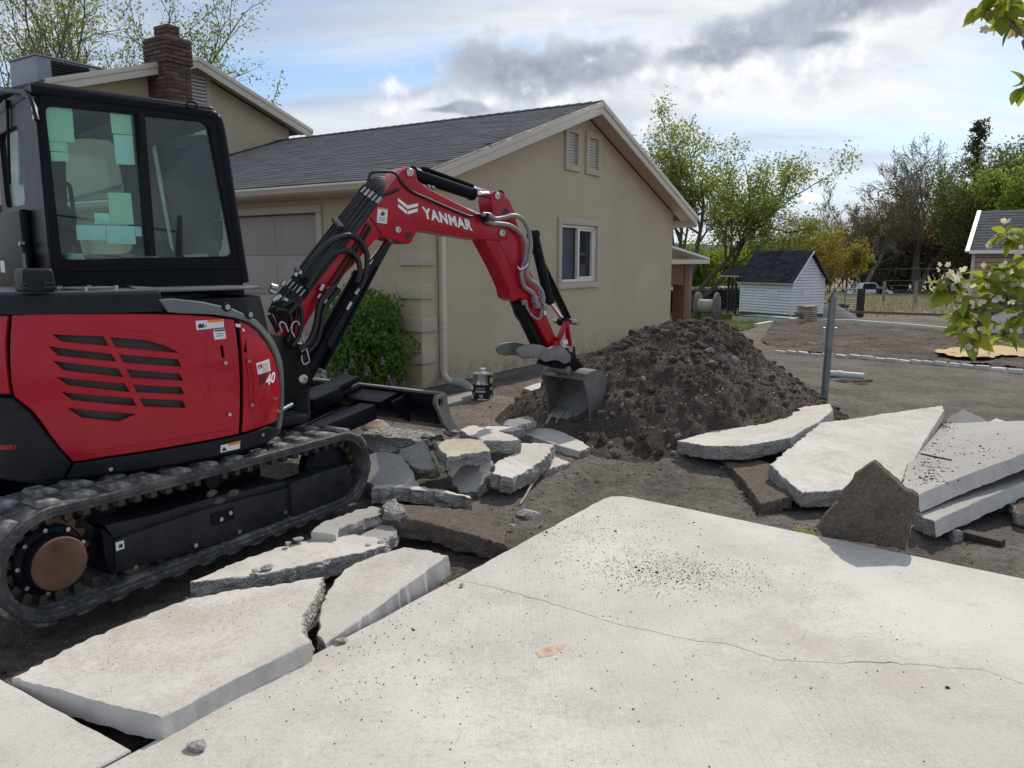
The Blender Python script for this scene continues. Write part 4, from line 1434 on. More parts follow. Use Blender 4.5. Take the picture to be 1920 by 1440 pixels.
for la in (.40, -.40):
    MB().bar((n0[0] - .35, la, n0[2] - .02), (n1[0], la, n1[2]), .15, .12).build('blade_arm', MAT['dark'], exc, bevel=.012, xf=u2m)
c0, c1 = ul(560, 810, .05), ul(655, 752, .05)
mb = MB().bar((c0[0] - .1, .13, c0[2]), (bf - .05, .13, c1[2] - .02), .05, .09)
mb.build('blade_link', MAT['dark'], exc, bevel=.01, xf=u2m)
MB().bar((c0[0] - .1, -.13, c0[2]), (bf - .05, -.13, c1[2] - .02), .05, .09).build('blade_link', MAT['dark'], exc, bevel=.01, xf=u2m)
g0, g1 = ul(578, 748, 0), ul(640, 702, 0)
MB().bar((g0[0], 0, g0[2]), (bf - .12, 0, g1[2] - .04), .2, .05).bar((g0[0] - .06, 0, g0[2] - .03), (g0[0] + .22, 0, g0[2] + .02), .26, .10).build('cylinder_guard', MAT['dark'], exc, bevel=.012, xf=u2m)
MB().cyl((g0[0] - .2, 0, g0[2] - .1), (bf - .06, 0, g1[2] - .12), .05, n=16).build('blade_cylinder', MAT['black'], exc, xf=u2m)

# --- upper body: a shell wrapped round a plan curve
plan = smooth_path([Vector((-.72, -.55, 0)), Vector((-.86, -.05, 0)), Vector((-.83, .28, 0)), Vector((-.70, .56, 0)), Vector((-.50, .73, 0)), Vector((-.24, .80, 0)), Vector((.08, .815, 0)), Vector((.34, .80, 0)),
                    Vector((.53, .745, 0)), Vector((.655, .64, 0)), Vector((.715, .50, 0)), Vector((.73, .30, 0))], 8)
plan = [Vector((p.x, p.y)) for p in plan]                              # (s, lateral right)
pa_ = [0.0]
for i in range(1, len(plan)): pa_.append(pa_[-1] + (plan[i] - plan[i - 1]).length)
PLs = np.array([p.x for p in plan]); PLl = np.array([p.y for p in plan]); PLa = np.array(pa_)
def wrap(a, z, d=0.0):
    a = min(max(a, 0), PLa[-1])
    s = float(np.interp(a, PLa, PLs)); l = float(np.interp(a, PLa, PLl))
    s2 = float(np.interp(min(a + .02, PLa[-1]), PLa, PLs)) - float(np.interp(max(a - .02, 0), PLa, PLs))
    l2 = float(np.interp(min(a + .02, PLa[-1]), PLa, PLl)) - float(np.interp(max(a - .02, 0), PLa, PLl))
    k = math.hypot(s2, l2)
    ns, nl = -l2 / k, s2 / k                                           # outward normal for a curve running rear -> right -> front
    dd = d - .05 * ((z - .92) / .45) ** 2
    return Vector((s + ns * dd, -(l + nl * dd), z))
def wpx(x, y):
    """pixel -> (arc, z) on the body shell"""
    best = None
    for i in range(len(plan) - 1):
        p0 = EC + Eh * plan[i].x + En * plan[i].y; p1 = EC + Eh * plan[i + 1].x + En * plan[i + 1].y
        d = p1 - p0
        nn = Vector((d.y, -d.x, 0))
        r_ = ray(x, y)
        den = r_.dot(nn)
        if abs(den) < 1e-9: continue
        t_ = (p0 - C0).dot(nn) / den
        q = C0 + r_ * t_
        k = (q - p0).dot(d) / d.length_squared
        over = max(0, -k, k - 1)
        if t_ > 0 and (best is None or (over, t_) < best[:2]):
            best = (over, t_, PLa[i] + (PLa[i + 1] - PLa[i]) * min(max(k, 0), 1), q.z)
    return best[2], best[3]
def shell(name, pts, holes, mat, parent, off=0.0, thick=.02, bevel=.005, arc=False, step=.03):
    P = pts if arc else [wpx(*p) for p in pts]
    Hs = [[wpx(*p) for p in h] for h in holes]
    me = plate_mesh(P, Hs, thick, bevel)
    bm = bmesh.new(); bm.from_mesh(me)
    a0, a1 = min(p[0] for p in P), max(p[0] for p in P)
    a = a0 + step
    while a < a1:
        geo = bm.verts[:] + bm.edges[:] + bm.faces[:]
        bmesh.ops.bisect_plane(bm, geom=geo, plane_co=(a, 0, 0), plane_no=(1, 0, 0), dist=1e-5)
        a += step
    z0, z1 = min(p[1] for p in P), max(p[1] for p in P)
    z = z0 + .08
    while z < z1:
        geo = bm.verts[:] + bm.edges[:] + bm.faces[:]
        bmesh.ops.bisect_plane(bm, geom=geo, plane_co=(0, z, 0), plane_no=(0, 1, 0), dist=1e-5)
        z += .08
    for v in bm.verts:
        v.co = wrap(v.co.x, v.co.y, off + v.co.z)
    bmesh.ops.recalc_face_normals(bm, faces=bm.faces)
    bm.to_mesh(me); bm.free()
    me.materials.clear(); me.materials.append(mat)
    me.name = name
    me.shade_smooth(); me.set_sharp_from_angle(angle=R(30))
    return link(name, me, parent)
# dark core
core_ = MB()
NA = 90
arcs = [PLa[-1] * i / NA for i in range(NA + 1)]
zs = [.50, .60, .92, 1.2, 1.345, 1.40]
vs_ = [wrap(a, z, -.035) for z in zs for a in arcs]
fs = []
M_ = NA + 1
for k in range(len(zs) - 1):
    for i in range(NA): fs.append((k * M_ + i, k * M_ + i + 1, (k + 1) * M_ + i + 1, (k + 1) * M_ + i))
    fs.append((k * M_ + NA, k * M_, (k + 1) * M_, (k + 1) * M_ + NA))
fs.append(tuple(range(M_))[::-1]); fs.append(tuple((len(zs) - 1) * M_ + i for i in range(M_)))
core_.add(vs_, fs)
body = core_.build('upper_frame', MAT['black'], exc, smooth=40)
bm = bmesh.new(); bm.from_mesh(body.data); bmesh.ops.recalc_face_normals(bm, faces=bm.faces); bm.to_mesh(body.data); bm.free()
slots = [[(97, 628), (194, 631), (203, 648), (113, 640)], [(91, 650), (208, 664), (217, 677), (109, 666)], [(101, 677), (220, 691), (230, 706), (119, 693)],
         [(108, 707), (233, 719), (242, 734), (127, 721)], [(117, 735), (247, 746), (254, 760), (137, 749)], [(129, 765), (253, 776), (222, 789), (154, 782)],
         [(208, 633), (273, 638), (309, 648), (332, 661), (216, 650)], [(224, 665), (334, 674), (338, 687), (232, 679)], [(237, 693), (336, 701), (341, 713), (245, 707)],
         [(249, 721), (338, 726), (343, 738), (255, 734)], [(261, 747), (341, 751), (346, 764), (269, 761)]]
slots2 = [[(413, 648), (418, 648), (420, 670), (415, 670)]]
side_px = [(13, 592), (60, 590.5), (120, 589.5), (250, 589), (340, 590), (400, 594), (443, 600), (446, 660), (448, 730), (449, 814), (400, 824), (300, 842), (200, 857), (136, 867), (115, 843), (95, 815), (78, 788), (62, 768), (32, 744), (24, 715), (18, 660)]
sp_o = shell('side_panel', side_px, slots + slots2, MAT['red'], exc, .006, .018, .006)
shell('radiator', [(85, 615), (350, 640), (355, 775), (250, 800), (100, 790)], [], MAT['mesh'], sp_o, -.022, .006, .001)
fd_o = shell('front_door', [(452, 602), (468, 609), (484, 622), (500, 645), (511, 672), (518, 705), (522, 745), (521, 788), (500, 797), (455, 812)],
             [[(455, 629), (460, 631), (462, 661), (457, 660)]], MAT['red'], exc, .006, .018, .006)
# pressed ribs in the panels
shell('pressing', [(160, 846), (300, 828), (440, 803), (441, 808), (300, 834), (161, 852)], [], MAT['red'], sp_o, .016, .008, .003)
shell('pressing', [(458, 668), (467, 671), (476, 700), (479, 760), (472, 774), (464, 760), (462, 700)], [[(462, 676), (466, 678), (471, 702), (474, 758), (470, 765), (467, 755), (465, 702)]], MAT['red'], fd_o, .016, .008, .003)
shell('pressing', [(100, 613), (200, 612), (290, 625), (345, 650), (400, 760), (396, 770), (336, 660), (285, 634), (200, 622), (105, 622)], [], MAT['red'], sp_o, .014, .008, .003)
zt_ = wpx(200, 589)[1] + .004
ATOT = float(PLa[-1])
a_hood = wpx(310, 570)[0]
shell('top_band', [(0.0, zt_), (a_hood, zt_ - .004), (a_hood, zt_ + .095), (0.0, zt_ + .095)], [], MAT['charcoal'], exc, .0, .03, .008, arc=True)
hood = shell('front_hood', [(302, 562), (330, 560), (385, 566), (440, 578), (484, 600), (510, 636), (523, 680), (530, 740), (532, 800), (524, 806), (525, 745), (520, 703), (513, 670), (501, 641), (485, 618), (468, 604), (443, 596), (400, 590), (340, 588), (318, 586)], [], MAT['greyhood'], exc, .008, .03, .008)
shell('skirt', [(138, 870), (200, 860), (300, 845), (400, 827), (449, 817), (500, 800), (531, 801), (528, 812), (500, 830), (445, 848), (330, 872), (200, 890), (122, 899)], [], MAT['charcoal'], exc, .01, .03, .008)
a_l = wpx(28, 744); 
cwt = shell('counterweight', [(0.0, .56), (wpx(60, 905)[0], wpx(60, 905)[1]), wpx(118, 899), wpx(134, 870), wpx(93, 818), wpx(60, 771), wpx(28, 746), wpx(0, 743), (0.0, wpx(0, 743)[1])], [], MAT['charcoal'], exc, .012, .04, .012, arc=True)
shell('rear_panel', [(0.0, wpx(0, 738)[1]), wpx(0, 738), wpx(22, 738), wpx(14, 690), wpx(7, 640), wpx(5, 593), (0.0, zt_ - .004)], [], MAT['red'], exc, .006, .018, .006, arc=True)
shell('rear_stripe', [(0, 833), (36, 832), (36, 841), (0, 842)], [], MAT['red'], cwt, .03, .004, .001)
# deck
deck_pts = [wrap(a, zt_ + .094, -.02) for a in arcs]
mb = MB().prism(deck_pts, (0, 0, .012))
mb.build('deck', MAT['greyhood'], exc, bevel=.004)
zd = zt_ + .106
# hatch plate with knobs on the deck, loop handle
hc = xl(165, 550, .50)
MB().lathe([(.13, 0), (.13, .012), (.12, .016), (0, .016)], 32, (hc.x, hc.y, zd)).build('deck_hatch', MAT['greyhood'], exc)
for i in range(6):
    a = R(60) * i + .2
    MB().cyl((hc.x + .15 * math.cos(a), hc.y + .15 * math.sin(a), zd), (hc.x + .15 * math.cos(a), hc.y + .15 * math.sin(a), zd + .02), .011, n=8).build('deck_bolt', MAT['steel'], exc)
# sloped grey hood ridge from deck to the front corner
h0, h1, h2 = xl(258, 541, .42), xl(330, 552, .62), xl(392, 560, .60)
mb = MB().add([xl(236, 534, .35), xl(300, 540, .38), xl(385, 552, .50), xl(440, 575, .58), xl(470, 590, .60), xl(318, 586, .74), xl(300, 560, .72), xl(262, 545, .62)],
              [(0, 1, 6, 7), (1, 2, 6), (2, 3, 5, 6), (3, 4, 5)])
mb.build('hood_ridge', MAT['greyhood'], exc, smooth=50)
q = wpx(429, 575)
for k_, (bx, by) in enumerate(((429, 576), (470, 590))):
    aa, zz_ = wpx(bx, by)
    c_ = wrap(aa, zz_, .02); o2 = wrap(aa, zz_, .05)
    MB().cyl(c_, c_ + (o2 - c_) * .5, .028, .024, n=20).build('work_lamp', MAT['charcoal'], exc)
    MB().cyl(c_, c_ + (o2 - c_) * .62, .015, .015, n=16).build('lens', MAT['steel'], exc)
# exhaust hood box
e0, e1_ = xl(40, 556, .60), xl(104, 556, .60)
et = xl(70, 503, .60).z
ec = (e0 + e1_) / 2
mb = MB().box((ec.x, ec.y + .05, (zd + et) / 2), (e1_.x - e0.x, .2, et - zd), taper=(.9, .9))
ex_o = mb.build('exhaust_hood', MAT['charcoal'], exc, bevel=.02, seg=3)
for (bx, by) in ((44, 532), (44, 539), (91, 530), (91, 538)):
    p = xl(bx, by, .70 if False else .652)
    MB().box((p.x, -.655, p.z), (.03 if bx < 60 else .045, .006, .008)).build('slot', MAT['blackprint'], ex_o)

# decals on the shell
def wsticker(name, quad, mat, parent, off=.0165, t_=.0015):
    return shell(name, quad, [], mat, parent, off, t_, .0003)
w1 = wsticker('warning_sticker', [(369, 602), (422, 598.5), (422, 613.5), (370, 619)], MAT['offwhite'], sp_o)
wsticker('sticker_band', [(391, 600.5), (421, 598.5), (421, 603.5), (392, 605.5)], MAT['orange'], w1, .0178)
wsticker('pictogram', [(373, 611), (377, 606), (381, 609), (384, 605), (385, 614), (374, 616)], MAT['ink'], w1, .0178)
wsticker('pictogram', [(386, 614), (387, 609), (390, 612)], MAT['ink'], w1, .0178)
w2 = wsticker('warning_sticker', [(401, 618.5), (423, 616), (424, 635), (402, 637)], MAT['offwhite'], sp_o)
wsticker('sticker_band', [(402, 619.5), (422.5, 617), (422.5, 620), (402, 622)], MAT['ink'], w2, .0178)
for yy in (626, 630):
    wsticker('sticker_text', [(406, yy), (419, yy - 1), (419, yy), (406, yy + 1)], MAT['ink'], w2, .0178)
wsticker('small_sticker', [(444, 607), (453, 608), (453, 614), (444, 613)], MAT['offwhite'], sp_o)
wsticker('small_sticker', [(456, 615.5), (460, 617), (460, 622), (456, 621)], MAT['offwhite'], fd_o)
w3 = wsticker('owner_sticker', [(477, 681), (501, 673), (503, 695), (480, 702)], MAT['offwhite'], fd_o)
wsticker('sticker_mark', [(480, 685), (487, 682), (488, 690), (485, 691), (485, 686), (482, 687), (483, 692), (481, 692)], MAT['red'], w3, .0178)
for yy in (683, 687, 692, 696):
    wsticker('sticker_text', [(488, yy), (499, yy - 3.5), (499, yy - 2.7), (488, yy + .8)], MAT['red'], w3, .0178)
w4 = shell('warning_sticker', [(413.5, 835), (450, 826), (450, 841), (414, 849)], [], MAT['offwhite'], exc, .0275, .0015, .0003)
shell('sticker_band', [(428, 831.5), (449.5, 826.5), (449.5, 831.5), (428, 836.5)], [], MAT['orange'], w4, .0287, .001, .0002)
shell('pictogram', [(416, 846), (419, 838), (424, 841), (425, 845)], [], MAT['ink'], w4, .0287, .001, .0002)
def wtext(txt, x0, y0, x1, y1, hpx, mat, parent, off=.0175, **kw):
    a0, z0 = wpx(x0, y0); a1, z1 = wpx(x1, y1); zt2 = wpx(x0, y0 - hpx)[1]
    me = text_mesh(txt, 1.0, mat, .01, align='LEFT', **kw)
    co = np.array([v.co[:] for v in me.vertices])
    mn, mx = co.min(0), co.max(0)
    for v in me.vertices:
        u_ = (v.co.x - mn[0]) / (mx[0] - mn[0]); w_ = (v.co.y - mn[1]) / (mx[1] - mn[1])
        v.co = wrap(a0 + (a1 - a0) * u_, z0 + (z1 - z0) * u_ + (zt2 - z0) * w_, off + (.0008 if v.co.z > 0 else 0))
    return link('model_lettering', me, parent)
wtext('SV', 482, 722, 496, 716, 16, MAT['blackprint'], fd_o, offset=.02, shear=.25)
wtext('40', 494, 724, 511, 715, 20, MAT['white'], fd_o, offset=.025, shear=.2)
for (bx, by) in ((419, 680), (427, 776), (462, 677), (468, 759), (511, 748), (208, 880), (492, 815), (521, 772)):
    aa, zz_ = wpx(bx, by)
    MB().cyl(wrap(aa, zz_, .012), wrap(aa, zz_, .03), .016 if bx == 208 else .011, .010, n=12).build('fastener', MAT['steel'], exc)

# --- cab
CL, CR = -.80, .20                                       # lateral extent of the cab
def cabpoly(px_list, lat): return [(p.x, p.z) for p in (xl(x, y, lat) for x, y in px_list)]
zdeck = zt_ + .09
r_out = [(70, 172), (395, 207), (411, 235), (432, 380), (456, 530), (462, 560), (100, 562), (88, 400)]
r_hole = roundpoly(cabpoly([(85, 197), (389, 229), (438, 480), (117, 487)], CR), .045, 5)
oo = cabpoly(r_out, CR)
cab = plate('cab', roundpoly(oo, .06, 5), [r_hole], .05, MAT['dark'], exc, (0, -CR + .025, 0), (1, 0, 0), (0, 0, 1), bevel=.008)
l_out = oo
hA = roundpoly(cabpoly([(279, 268), (388, 254), (402, 300), (410, 474), (317, 476)], CL), .07, 5)
hB = roundpoly(cabpoly([(118, 262), (212, 258), (250, 476), (127, 478)], CL), .09, 6)
plate('far_side', roundpoly(oo, .06, 5), [hA, hB], .05, MAT['dark'], cab, (0, -CL - .025, 0), (1, 0, 0), (0, 0, 1), bevel=.008)
me_g = plate('side_glass', roundpoly(cabpoly([(83, 194), (392, 227), (441, 483), (114, 490)], CR), .04, 4), [], .006, MAT['cabglass'], cab, (0, -CR + .022, 0))
plate('far_glass', hA, [], .006, MAT['dustyglass'], cab, (0, -CL - .02, 0))
plate('far_glass', hB, [], .006, MAT['cabglass'], cab, (0, -CL - .024, 0))
# roof
s0, s1 = oo[0][0], oo[1][0]
zr = oo[0][1]
ymid, yw = -(CL + CR) / 2, CR - CL
rf = MB().prism([(s0 - .02, -CR + .0, zr - .02), (s1 + .03, -CR, zr - .02), (s1 + .03, -CL, zr - .02), (s0 - .02, -CL, zr - .02)], (0, 0, .075))
roof_o = rf.build('cab_roof', MAT['charcoal'], cab, bevel=.03, seg=3)
mb = MB()
for la in (CR - .02, CL + .02):
    mb.tube(smooth_path([(s0 - .03, -la, zr + .012), (s0 + .2, -la, zr + .012), (s1 - .05, -la, zr + .006), (s1 + .02, -la, zr - .012), (s1 + .055, -la, zr - .07), (oo[3][0] + .012, -la, oo[3][1]), (oo[4][0] + .012, -la, oo[4][1])], 6), .034, 10)
mb.build('cab_post', MAT['dark'], cab, smooth=50)
lo_ = xl(356, 200, CR - .02)
MB().tube([(lo_.x + .03 * math.cos(a), lo_.y - .034, lo_.z + .004 + .02 * math.sin(a)) for a in [2 * math.pi * i / 14 for i in range(15)]], .006, 6).build('roof_eye', MAT['black'], cab)
# rear face
rz0, rz1 = zdeck, zr
rs = oo[0][0] + .005
rpts = [(-CL - .01, rz0), (-CR + .01, rz0), (-CR + .01, rz1), (-CL - .01, rz1)]
hz0, hz1 = xs(40, 386, rs).z, xs(40, 236, rs).z
hr = xs(47, 300, rs).y
rh = roundpoly([(hr, hz0), (-CL - .12, hz0), (-CL - .12, hz1), (hr, hz1)], .06, 5)
plate('rear_face', rpts, [rh], .04, MAT['dark'], cab, (rs, 0, 0), (0, 1, 0), (0, 0, 1), bevel=.006)
plate('rear_glass', rh, [], .006, MAT['cabglass'], cab, (rs, 0, 0), (0, 1, 0), (0, 0, 1))
mb = MB().tube([xs(0, 170, rs - .05), xs(40, 172, rs - .05), xs(56, 182, rs - .05), xs(64, 200, rs - .05), xs(70, 226, rs - .05)], .012, 8)
mb.build('rear_visor', MAT['dark'], cab)
for (bx, by) in ((66, 204), (68, 221)):
    p = xs(bx, by, rs - .03)
    MB().cyl((rs - .02, p.y, p.z), (rs - .045, p.y, p.z), .013, n=12).build('rear_bolt', MAT['steel'], cab)
w0, w1_ = xs(14, 195, rs - .03), xs(18, 345, rs - .03)
MB().tube([w0, w1_], .008, 6).box(tuple(w0), (.03, .05, .04)).build('wiper', MAT['black'], cab)
# rear lower moulding with lock and handle recess
p0, p1 = xs(0, 402, rs - .03), xs(66, 545, rs - .03)
mb = MB().box((rs - .045, (p1.y + .9) / 2 - .0, (p0.z + p1.z) / 2), (.05, .9 - p1.y, p0.z - p1.z))
rl = mb.build('rear_moulding', MAT['black'], cab, bevel=.02, seg=3)
pk = xs(40, 457, rs - .075)
MB().cyl((rs - .06, pk.y, pk.z), (rs - .085, pk.y, pk.z), .016, n=16).build('lock', MAT['steel'], rl)
ph = xs(46, 492, rs - .075)
MB().box((rs - .07, ph.y, ph.z), (.012, .07, .1)).build('handle_recess', MAT['blackprint'], rl)
ps = xs(6, 500, rs - .075)
MB().box((rs - .0715, ps.y + .03, ps.z), (.003, .11, .07)).build('warning_sticker', MAT['offwhite'], rl)
# window divider, bolts, papers
d0, d1 = xl(262, 215, CR - .01), xl(283, 480, CR - .01)
MB().bar(d0, d1, .03, .075, up=(0, 1, 0)).build('window_divider', MAT['black'], cab)
MB().bar(xl(112, 507, CR + .003), xl(452, 500, CR + .003), .012, .02).build('sill_rail', MAT['dark'], cab, bevel=.004)
for i in range(8):
    p = xl(138 + i * 38, 491 - i * .5, CR + .002)
    MB().cyl((p.x, -CR + .002, p.z), (p.x, -CR - .004, p.z), .008, n=8).build('sill_bolt', MAT['charcoal'], cab)
papers = [([(84, 200), (135, 204), (140, 267), (92, 265)], 'g'), ([(92, 266), (126, 267), (127, 285), (94, 283)], 'g'), ([(95, 284.5), (128, 286), (129, 303), (96, 302)], 'g'),
          ([(206, 211), (245, 215), (248, 253), (210, 250)], 'g'), ([(212, 252), (248, 254), (253, 309), (218, 308)], 'b'),
          ([(202, 361), (245, 362), (251, 421), (207, 421)], 'g'), ([(176, 399), (204, 400), (207, 420), (178, 420)], 'b'),
          ([(142, 422), (198, 423), (199, 451), (145, 450)], 'b'), ([(199, 423), (252, 424), (255, 458), (201, 457)], 'b'), ([(252.5, 424), (265, 425), (266, 443), (255, 443)], 'b')]
for quad, k_ in papers:
    pp = cabpoly(quad, CR - .032)
    plate('taped_paper', pp, [], .002, MAT['papergreen' if k_ == 'g' else 'paperblue'], cab, (0, -CR + .032, 0))
# grab handle, mirror arm, joystick, seat, levers
MB().tube(smooth_path([xl(118, 345, 0), xl(128, 346, 0), xl(133, 360, 0), xl(140, 420, 0), xl(139, 426, 0)], 5), .012, 8).build('grab_handle', MAT['black'], cab)
MB().tube(smooth_path([xl(308, 255, -.2), xl(320, 270, -.2), xl(345, 278, -.2), xl(362, 270, -.2), xl(380, 255, -.2)], 5), .012, 8).build('cable', MAT['black'], cab)
mm_ = xl(407, 430, -.05)
MB().tube([(mm_.x - .03, mm_.y, mm_.z - .06), (mm_.x + .03, mm_.y, mm_.z - .06), (mm_.x + .03, mm_.y, mm_.z + .06), (mm_.x - .03, mm_.y, mm_.z + .06), (mm_.x - .03, mm_.y, mm_.z - .06)], .009, 6).build('lever_guard', MAT['black'], cab)
for (jx, jy, la) in ((292, 455, -.1), (400, 470, -.25)):
    p = xl(jx, jy, la)
    MB().cyl((p.x, p.y, zdeck), (p.x, p.y, p.z), .02, n=8).lathe([(.02, 0), (.035, .03), (.035, .09), (.02, .12)], 12, (p.x, p.y, p.z - .06)).build('joystick', MAT['black'], cab)
MB().box((.02, .28, zdeck + .12), (.48, .46, .16)).box((-.22, .28, zdeck + .3), (.1, .44, .36), Matrix.Rotation(R(-10), 3, 'Y')).build('seat', MAT['seat'], cab, bevel=.04, seg=3)
MB().box((.0, .3, zdeck - .02), (1.0, .96, .05)).build('cab_floor', MAT['black'], cab)
MB().box((s1 - .25, .3, zr - .06), (.5, .9, .03)).build('headliner', MAT['black'], cab)
# drink cup on the sill (a thing of its own)
cpp = xl(138, 484, .06)
cw_ = EC + Eh * cpp.x - En * cpp.y
cup = empty('drink_cup', (cw_.x, cw_.y, cpp.z - .02), 0, 'pale plastic cup with a red straw behind the cab window', 'cup')
MB().lathe([(.045, -.06), (.052, .0), (.054, .035), (.057, .036), (.057, .043), (.05, .048), (0, .05)], 20).build('cup_body', MAT['cup'], cup)
MB().cyl((0, 0, .03), (.005, 0, .085), .006, n=8).build('straw', MAT['straw'], cup)

# --- boom
BW = .10
boom_px = [(528, 628), (538, 592), (562, 560), (600, 513), (650, 450), (692, 398), (722, 360), (742, 335), (755, 319), (768, 312), (780, 319), (784, 338), (800, 351), (850, 377), (902, 403), (935, 413), (952, 424), (958, 438), (952, 449), (940, 452),
           (909, 450), (860, 443), (826, 437), (800, 432), (786, 431), (779, 440), (772, 455), (766, 458), (745, 452), (718, 444), (704, 450), (661, 500), (629, 532), (590, 582), (566, 622), (556, 652), (545, 664), (532, 656)]
bp_ = [xl(x, y, BW) for x, y in boom_px]
mb = MB().prism([(p.x, -BW, p.z) for p in bp_], (0, 2 * BW, 0))
boom = mb.build('boom', MAT['red'], exc, bevel=.014, seg=3)
def pin(x, y, lat, r_, mat=MAT['steel'], parent=None, l=.012, name='pin'):
    p = xl(x, y, lat)
    return MB().lathe([(r_, -l), (r_, l * .6), (r_ * .8, l), (r_ * .4, l), (r_ * .35, l * .5), (0, l * .5)], 18, (p.x, -lat, p.z), Matrix.Rotation(R(90), 3, 'X')).build(name, mat, parent or boom)
for (x, y, r_) in ((768, 324, .032), (746, 431, .026), (941, 437, .034)):
    pin(x, y, BW + .004, r_)
# lug with its slot, weld seam line
pz = xl(766, 442, BW)
MB().lathe([(.026, -.004), (.026, .002), (0, .002)], 16, (pz.x, -BW - .001, pz.z), Matrix.Rotation(R(90), 3, 'X')).build('lug_hole', MAT['blackprint'], boom)
def flat_poly(name, px_list, lat, mat, parent, t_=.0015):
    pp = [xl(x, y, lat) for x, y in px_list]
    return MB().prism([(p.x, -lat, p.z) for p in pp], (0, -t_, 0)).build(name, mat, parent, smooth=0)
MB().tube(smooth_path([xl(x, y, BW + .001) for x, y in ((716, 440), (722, 428), (738, 416), (752, 414), (775, 417), (830, 426), (905, 441))], 5), .006, 6).build('weld_seam', MAT['red'], boom)
MB().tube([xl(694, 408, BW + .001), xl(706, 424, BW + .001), xl(716, 441, BW + .001)], .006, 6).build('weld_seam', MAT['blackprint'], boom)
flat_poly('maker_emblem', [(746, 371), (764, 385), (784, 381), (783.5, 387), (764, 392), (746, 377)], BW + .0015, MAT['white'], boom)
flat_poly('maker_emblem', [(746, 382), (763.3, 395.5), (763.3, 402), (746, 388)], BW + .0015, MAT['white'], boom)
flat_poly('maker_emblem', [(764.6, 395.5), (783, 390.5), (783, 397), (764.6, 402)], BW + .0015, MAT['white'], boom)
tl, tr, th = xl(794.5, 408.5, BW), xl(886.5, 433.5, BW), xl(790, 387, BW)
me = text_mesh('YANMAR', 1.0, MAT['white'], .01, offset=.038, align='LEFT', spacing=1.12)
co = np.array([v.co[:] for v in me.vertices]); mn, mx = co.min(0), co.max(0)
for v in me.vertices:
    u_ = (v.co.x - mn[0]) / (mx[0] - mn[0]); w_ = (v.co.y - mn[1]) / (mx[1] - mn[1])
    p = tl + (tr - tl) * u_ + (th - tl) * w_
    v.co = (p.x, -BW - (.0022 if v.co.z > 0 else .0005), p.z)
link('maker_lettering', me, boom)
bs = flat_poly('warning_sticker', [(708, 388), (727, 391), (725, 420), (706.5, 417)], BW + .001, MAT['offwhite'], boom)
flat_poly('sticker_band', [(708.5, 388), (727, 391), (726.8, 394), (708.2, 391)], BW + .003, MAT['orange'], bs, .0008)
flat_poly('pictogram', [(713, 400), (717, 398), (718, 395), (720, 398.5), (723, 400), (720, 402), (721, 406), (717.5, 403.5), (714, 406), (715, 402)], BW + .003, MAT['ink'], bs, .0008)
for yy in (408, 412):
    flat_poly('sticker_text', [(710, yy), (723, yy + 2), (723, yy + 2.8), (710, yy + .8)], BW + .003, MAT['ink'], bs, .0008)

# --- arm
AW = .085
arm_px = [(921, 375), (923, 363), (931, 357), (941, 361), (955, 374), (964, 394), (971, 420), (981, 447), (988, 480), (993, 505), (1008, 536), (1025, 590), (1040, 627), (1054, 648), (1050, 662), (1040, 664), (1028, 645), (1006, 603), (986, 566), (976, 558), (966, 565), (957, 558), (954, 540), (944, 518), (936, 500), (920, 470), (909, 450), (925, 432), (930, 412), (924, 395)]
mb = MB().prism([(p.x, -AW, p.z) for p in (xl(x, y, AW) for x, y in arm_px)], (0, 2 * AW, 0))
arm = mb.build('arm', MAT['red'], exc, bevel=.012, seg=3)
pin(932, 368, AW + .004, .03, parent=arm)
pz = xl(948, 398, AW)
MB().lathe([(.032, -.004), (.032, .002), (0, .002)], 16, (pz.x, -AW - .001, pz.z), Matrix.Rotation(R(90), 3, 'X')).build('lug_hole', MAT['blackprint'], arm)
MB().tube([xl(935, 450, AW + .001), xl(950, 480, AW + .001), xl(966, 516, AW + .001), xl(978, 490, AW + .001), xl(976, 455, AW + .001)], .005, 6).build('weld_seam', MAT['red'], arm)
# --- cylinders
def cylinder(name, p0, p1, p2, r_, rr, parent=exc, cap=True):
    """p0 base eye, p1 gland end of barrel, p2 rod eye"""
    d = (p2 - p0).normalized()
    mb = MB().tube([p0 + d * .02, p0 + d * .05, p1 - d * .03, p1 - d * .028, p1], [r_ * .85, r_, r_, r_ * 1.12, r_ * 1.12], 20)
    ob = mb.build(name, MAT['dark'], parent, smooth=50)
    MB().cyl(p1 - d * .02, p2 - d * .03, rr, n=16).build('rod', MAT['chrome'], ob, smooth=50)
    for p in (p0, p2):
        MB().cyl((p.x, p.y - .045, p.z), (p.x, p.y + .045, p.z), r_ * .95, n=18).build('eye', MAT['dark'], ob, bevel=.004)
    return ob
# boom cylinder and its guard
bc = cylinder('boom_cylinder', xl(566, 712, 0), xl(677, 517, 0), xl(746, 431, 0), .062, .030)
gp0, gp1 = xl(604, 684, .05), xl(733, 452, .05)
MB().bar(xl(600, 690, .03), xl(700, 500, .03), .13, .02, up=En * 0 + Vector((.55, 0, -.83))).build('guard_rail', MAT['dark'], bc, bevel=.006)
MB().prism([tuple(xl(x, y, .075)) for x, y in ((706, 478), (722, 458), (738, 452), (700, 520), (652, 616), (622, 655), (612, 645))], (0, .012, 0)).build('cylinder_guard', MAT['charcoal'], bc, bevel=.004)
MB().tube([xl(576, 690, .06), xl(640, 585, .065), xl(672, 530, .065)], .012, 8).build('feed_pipe', MAT['dark'], bc)
for (x, y) in ((650, 581), (666, 552)):
    p = xl(x, y, .08); 
    MB().cyl(p, p + (xl(x + 8, y - 14, .08) - p), .016, n=10).build('pipe_fitting', MAT['steel'], bc)
pin(568, 711, .095, .035, parent=bc)
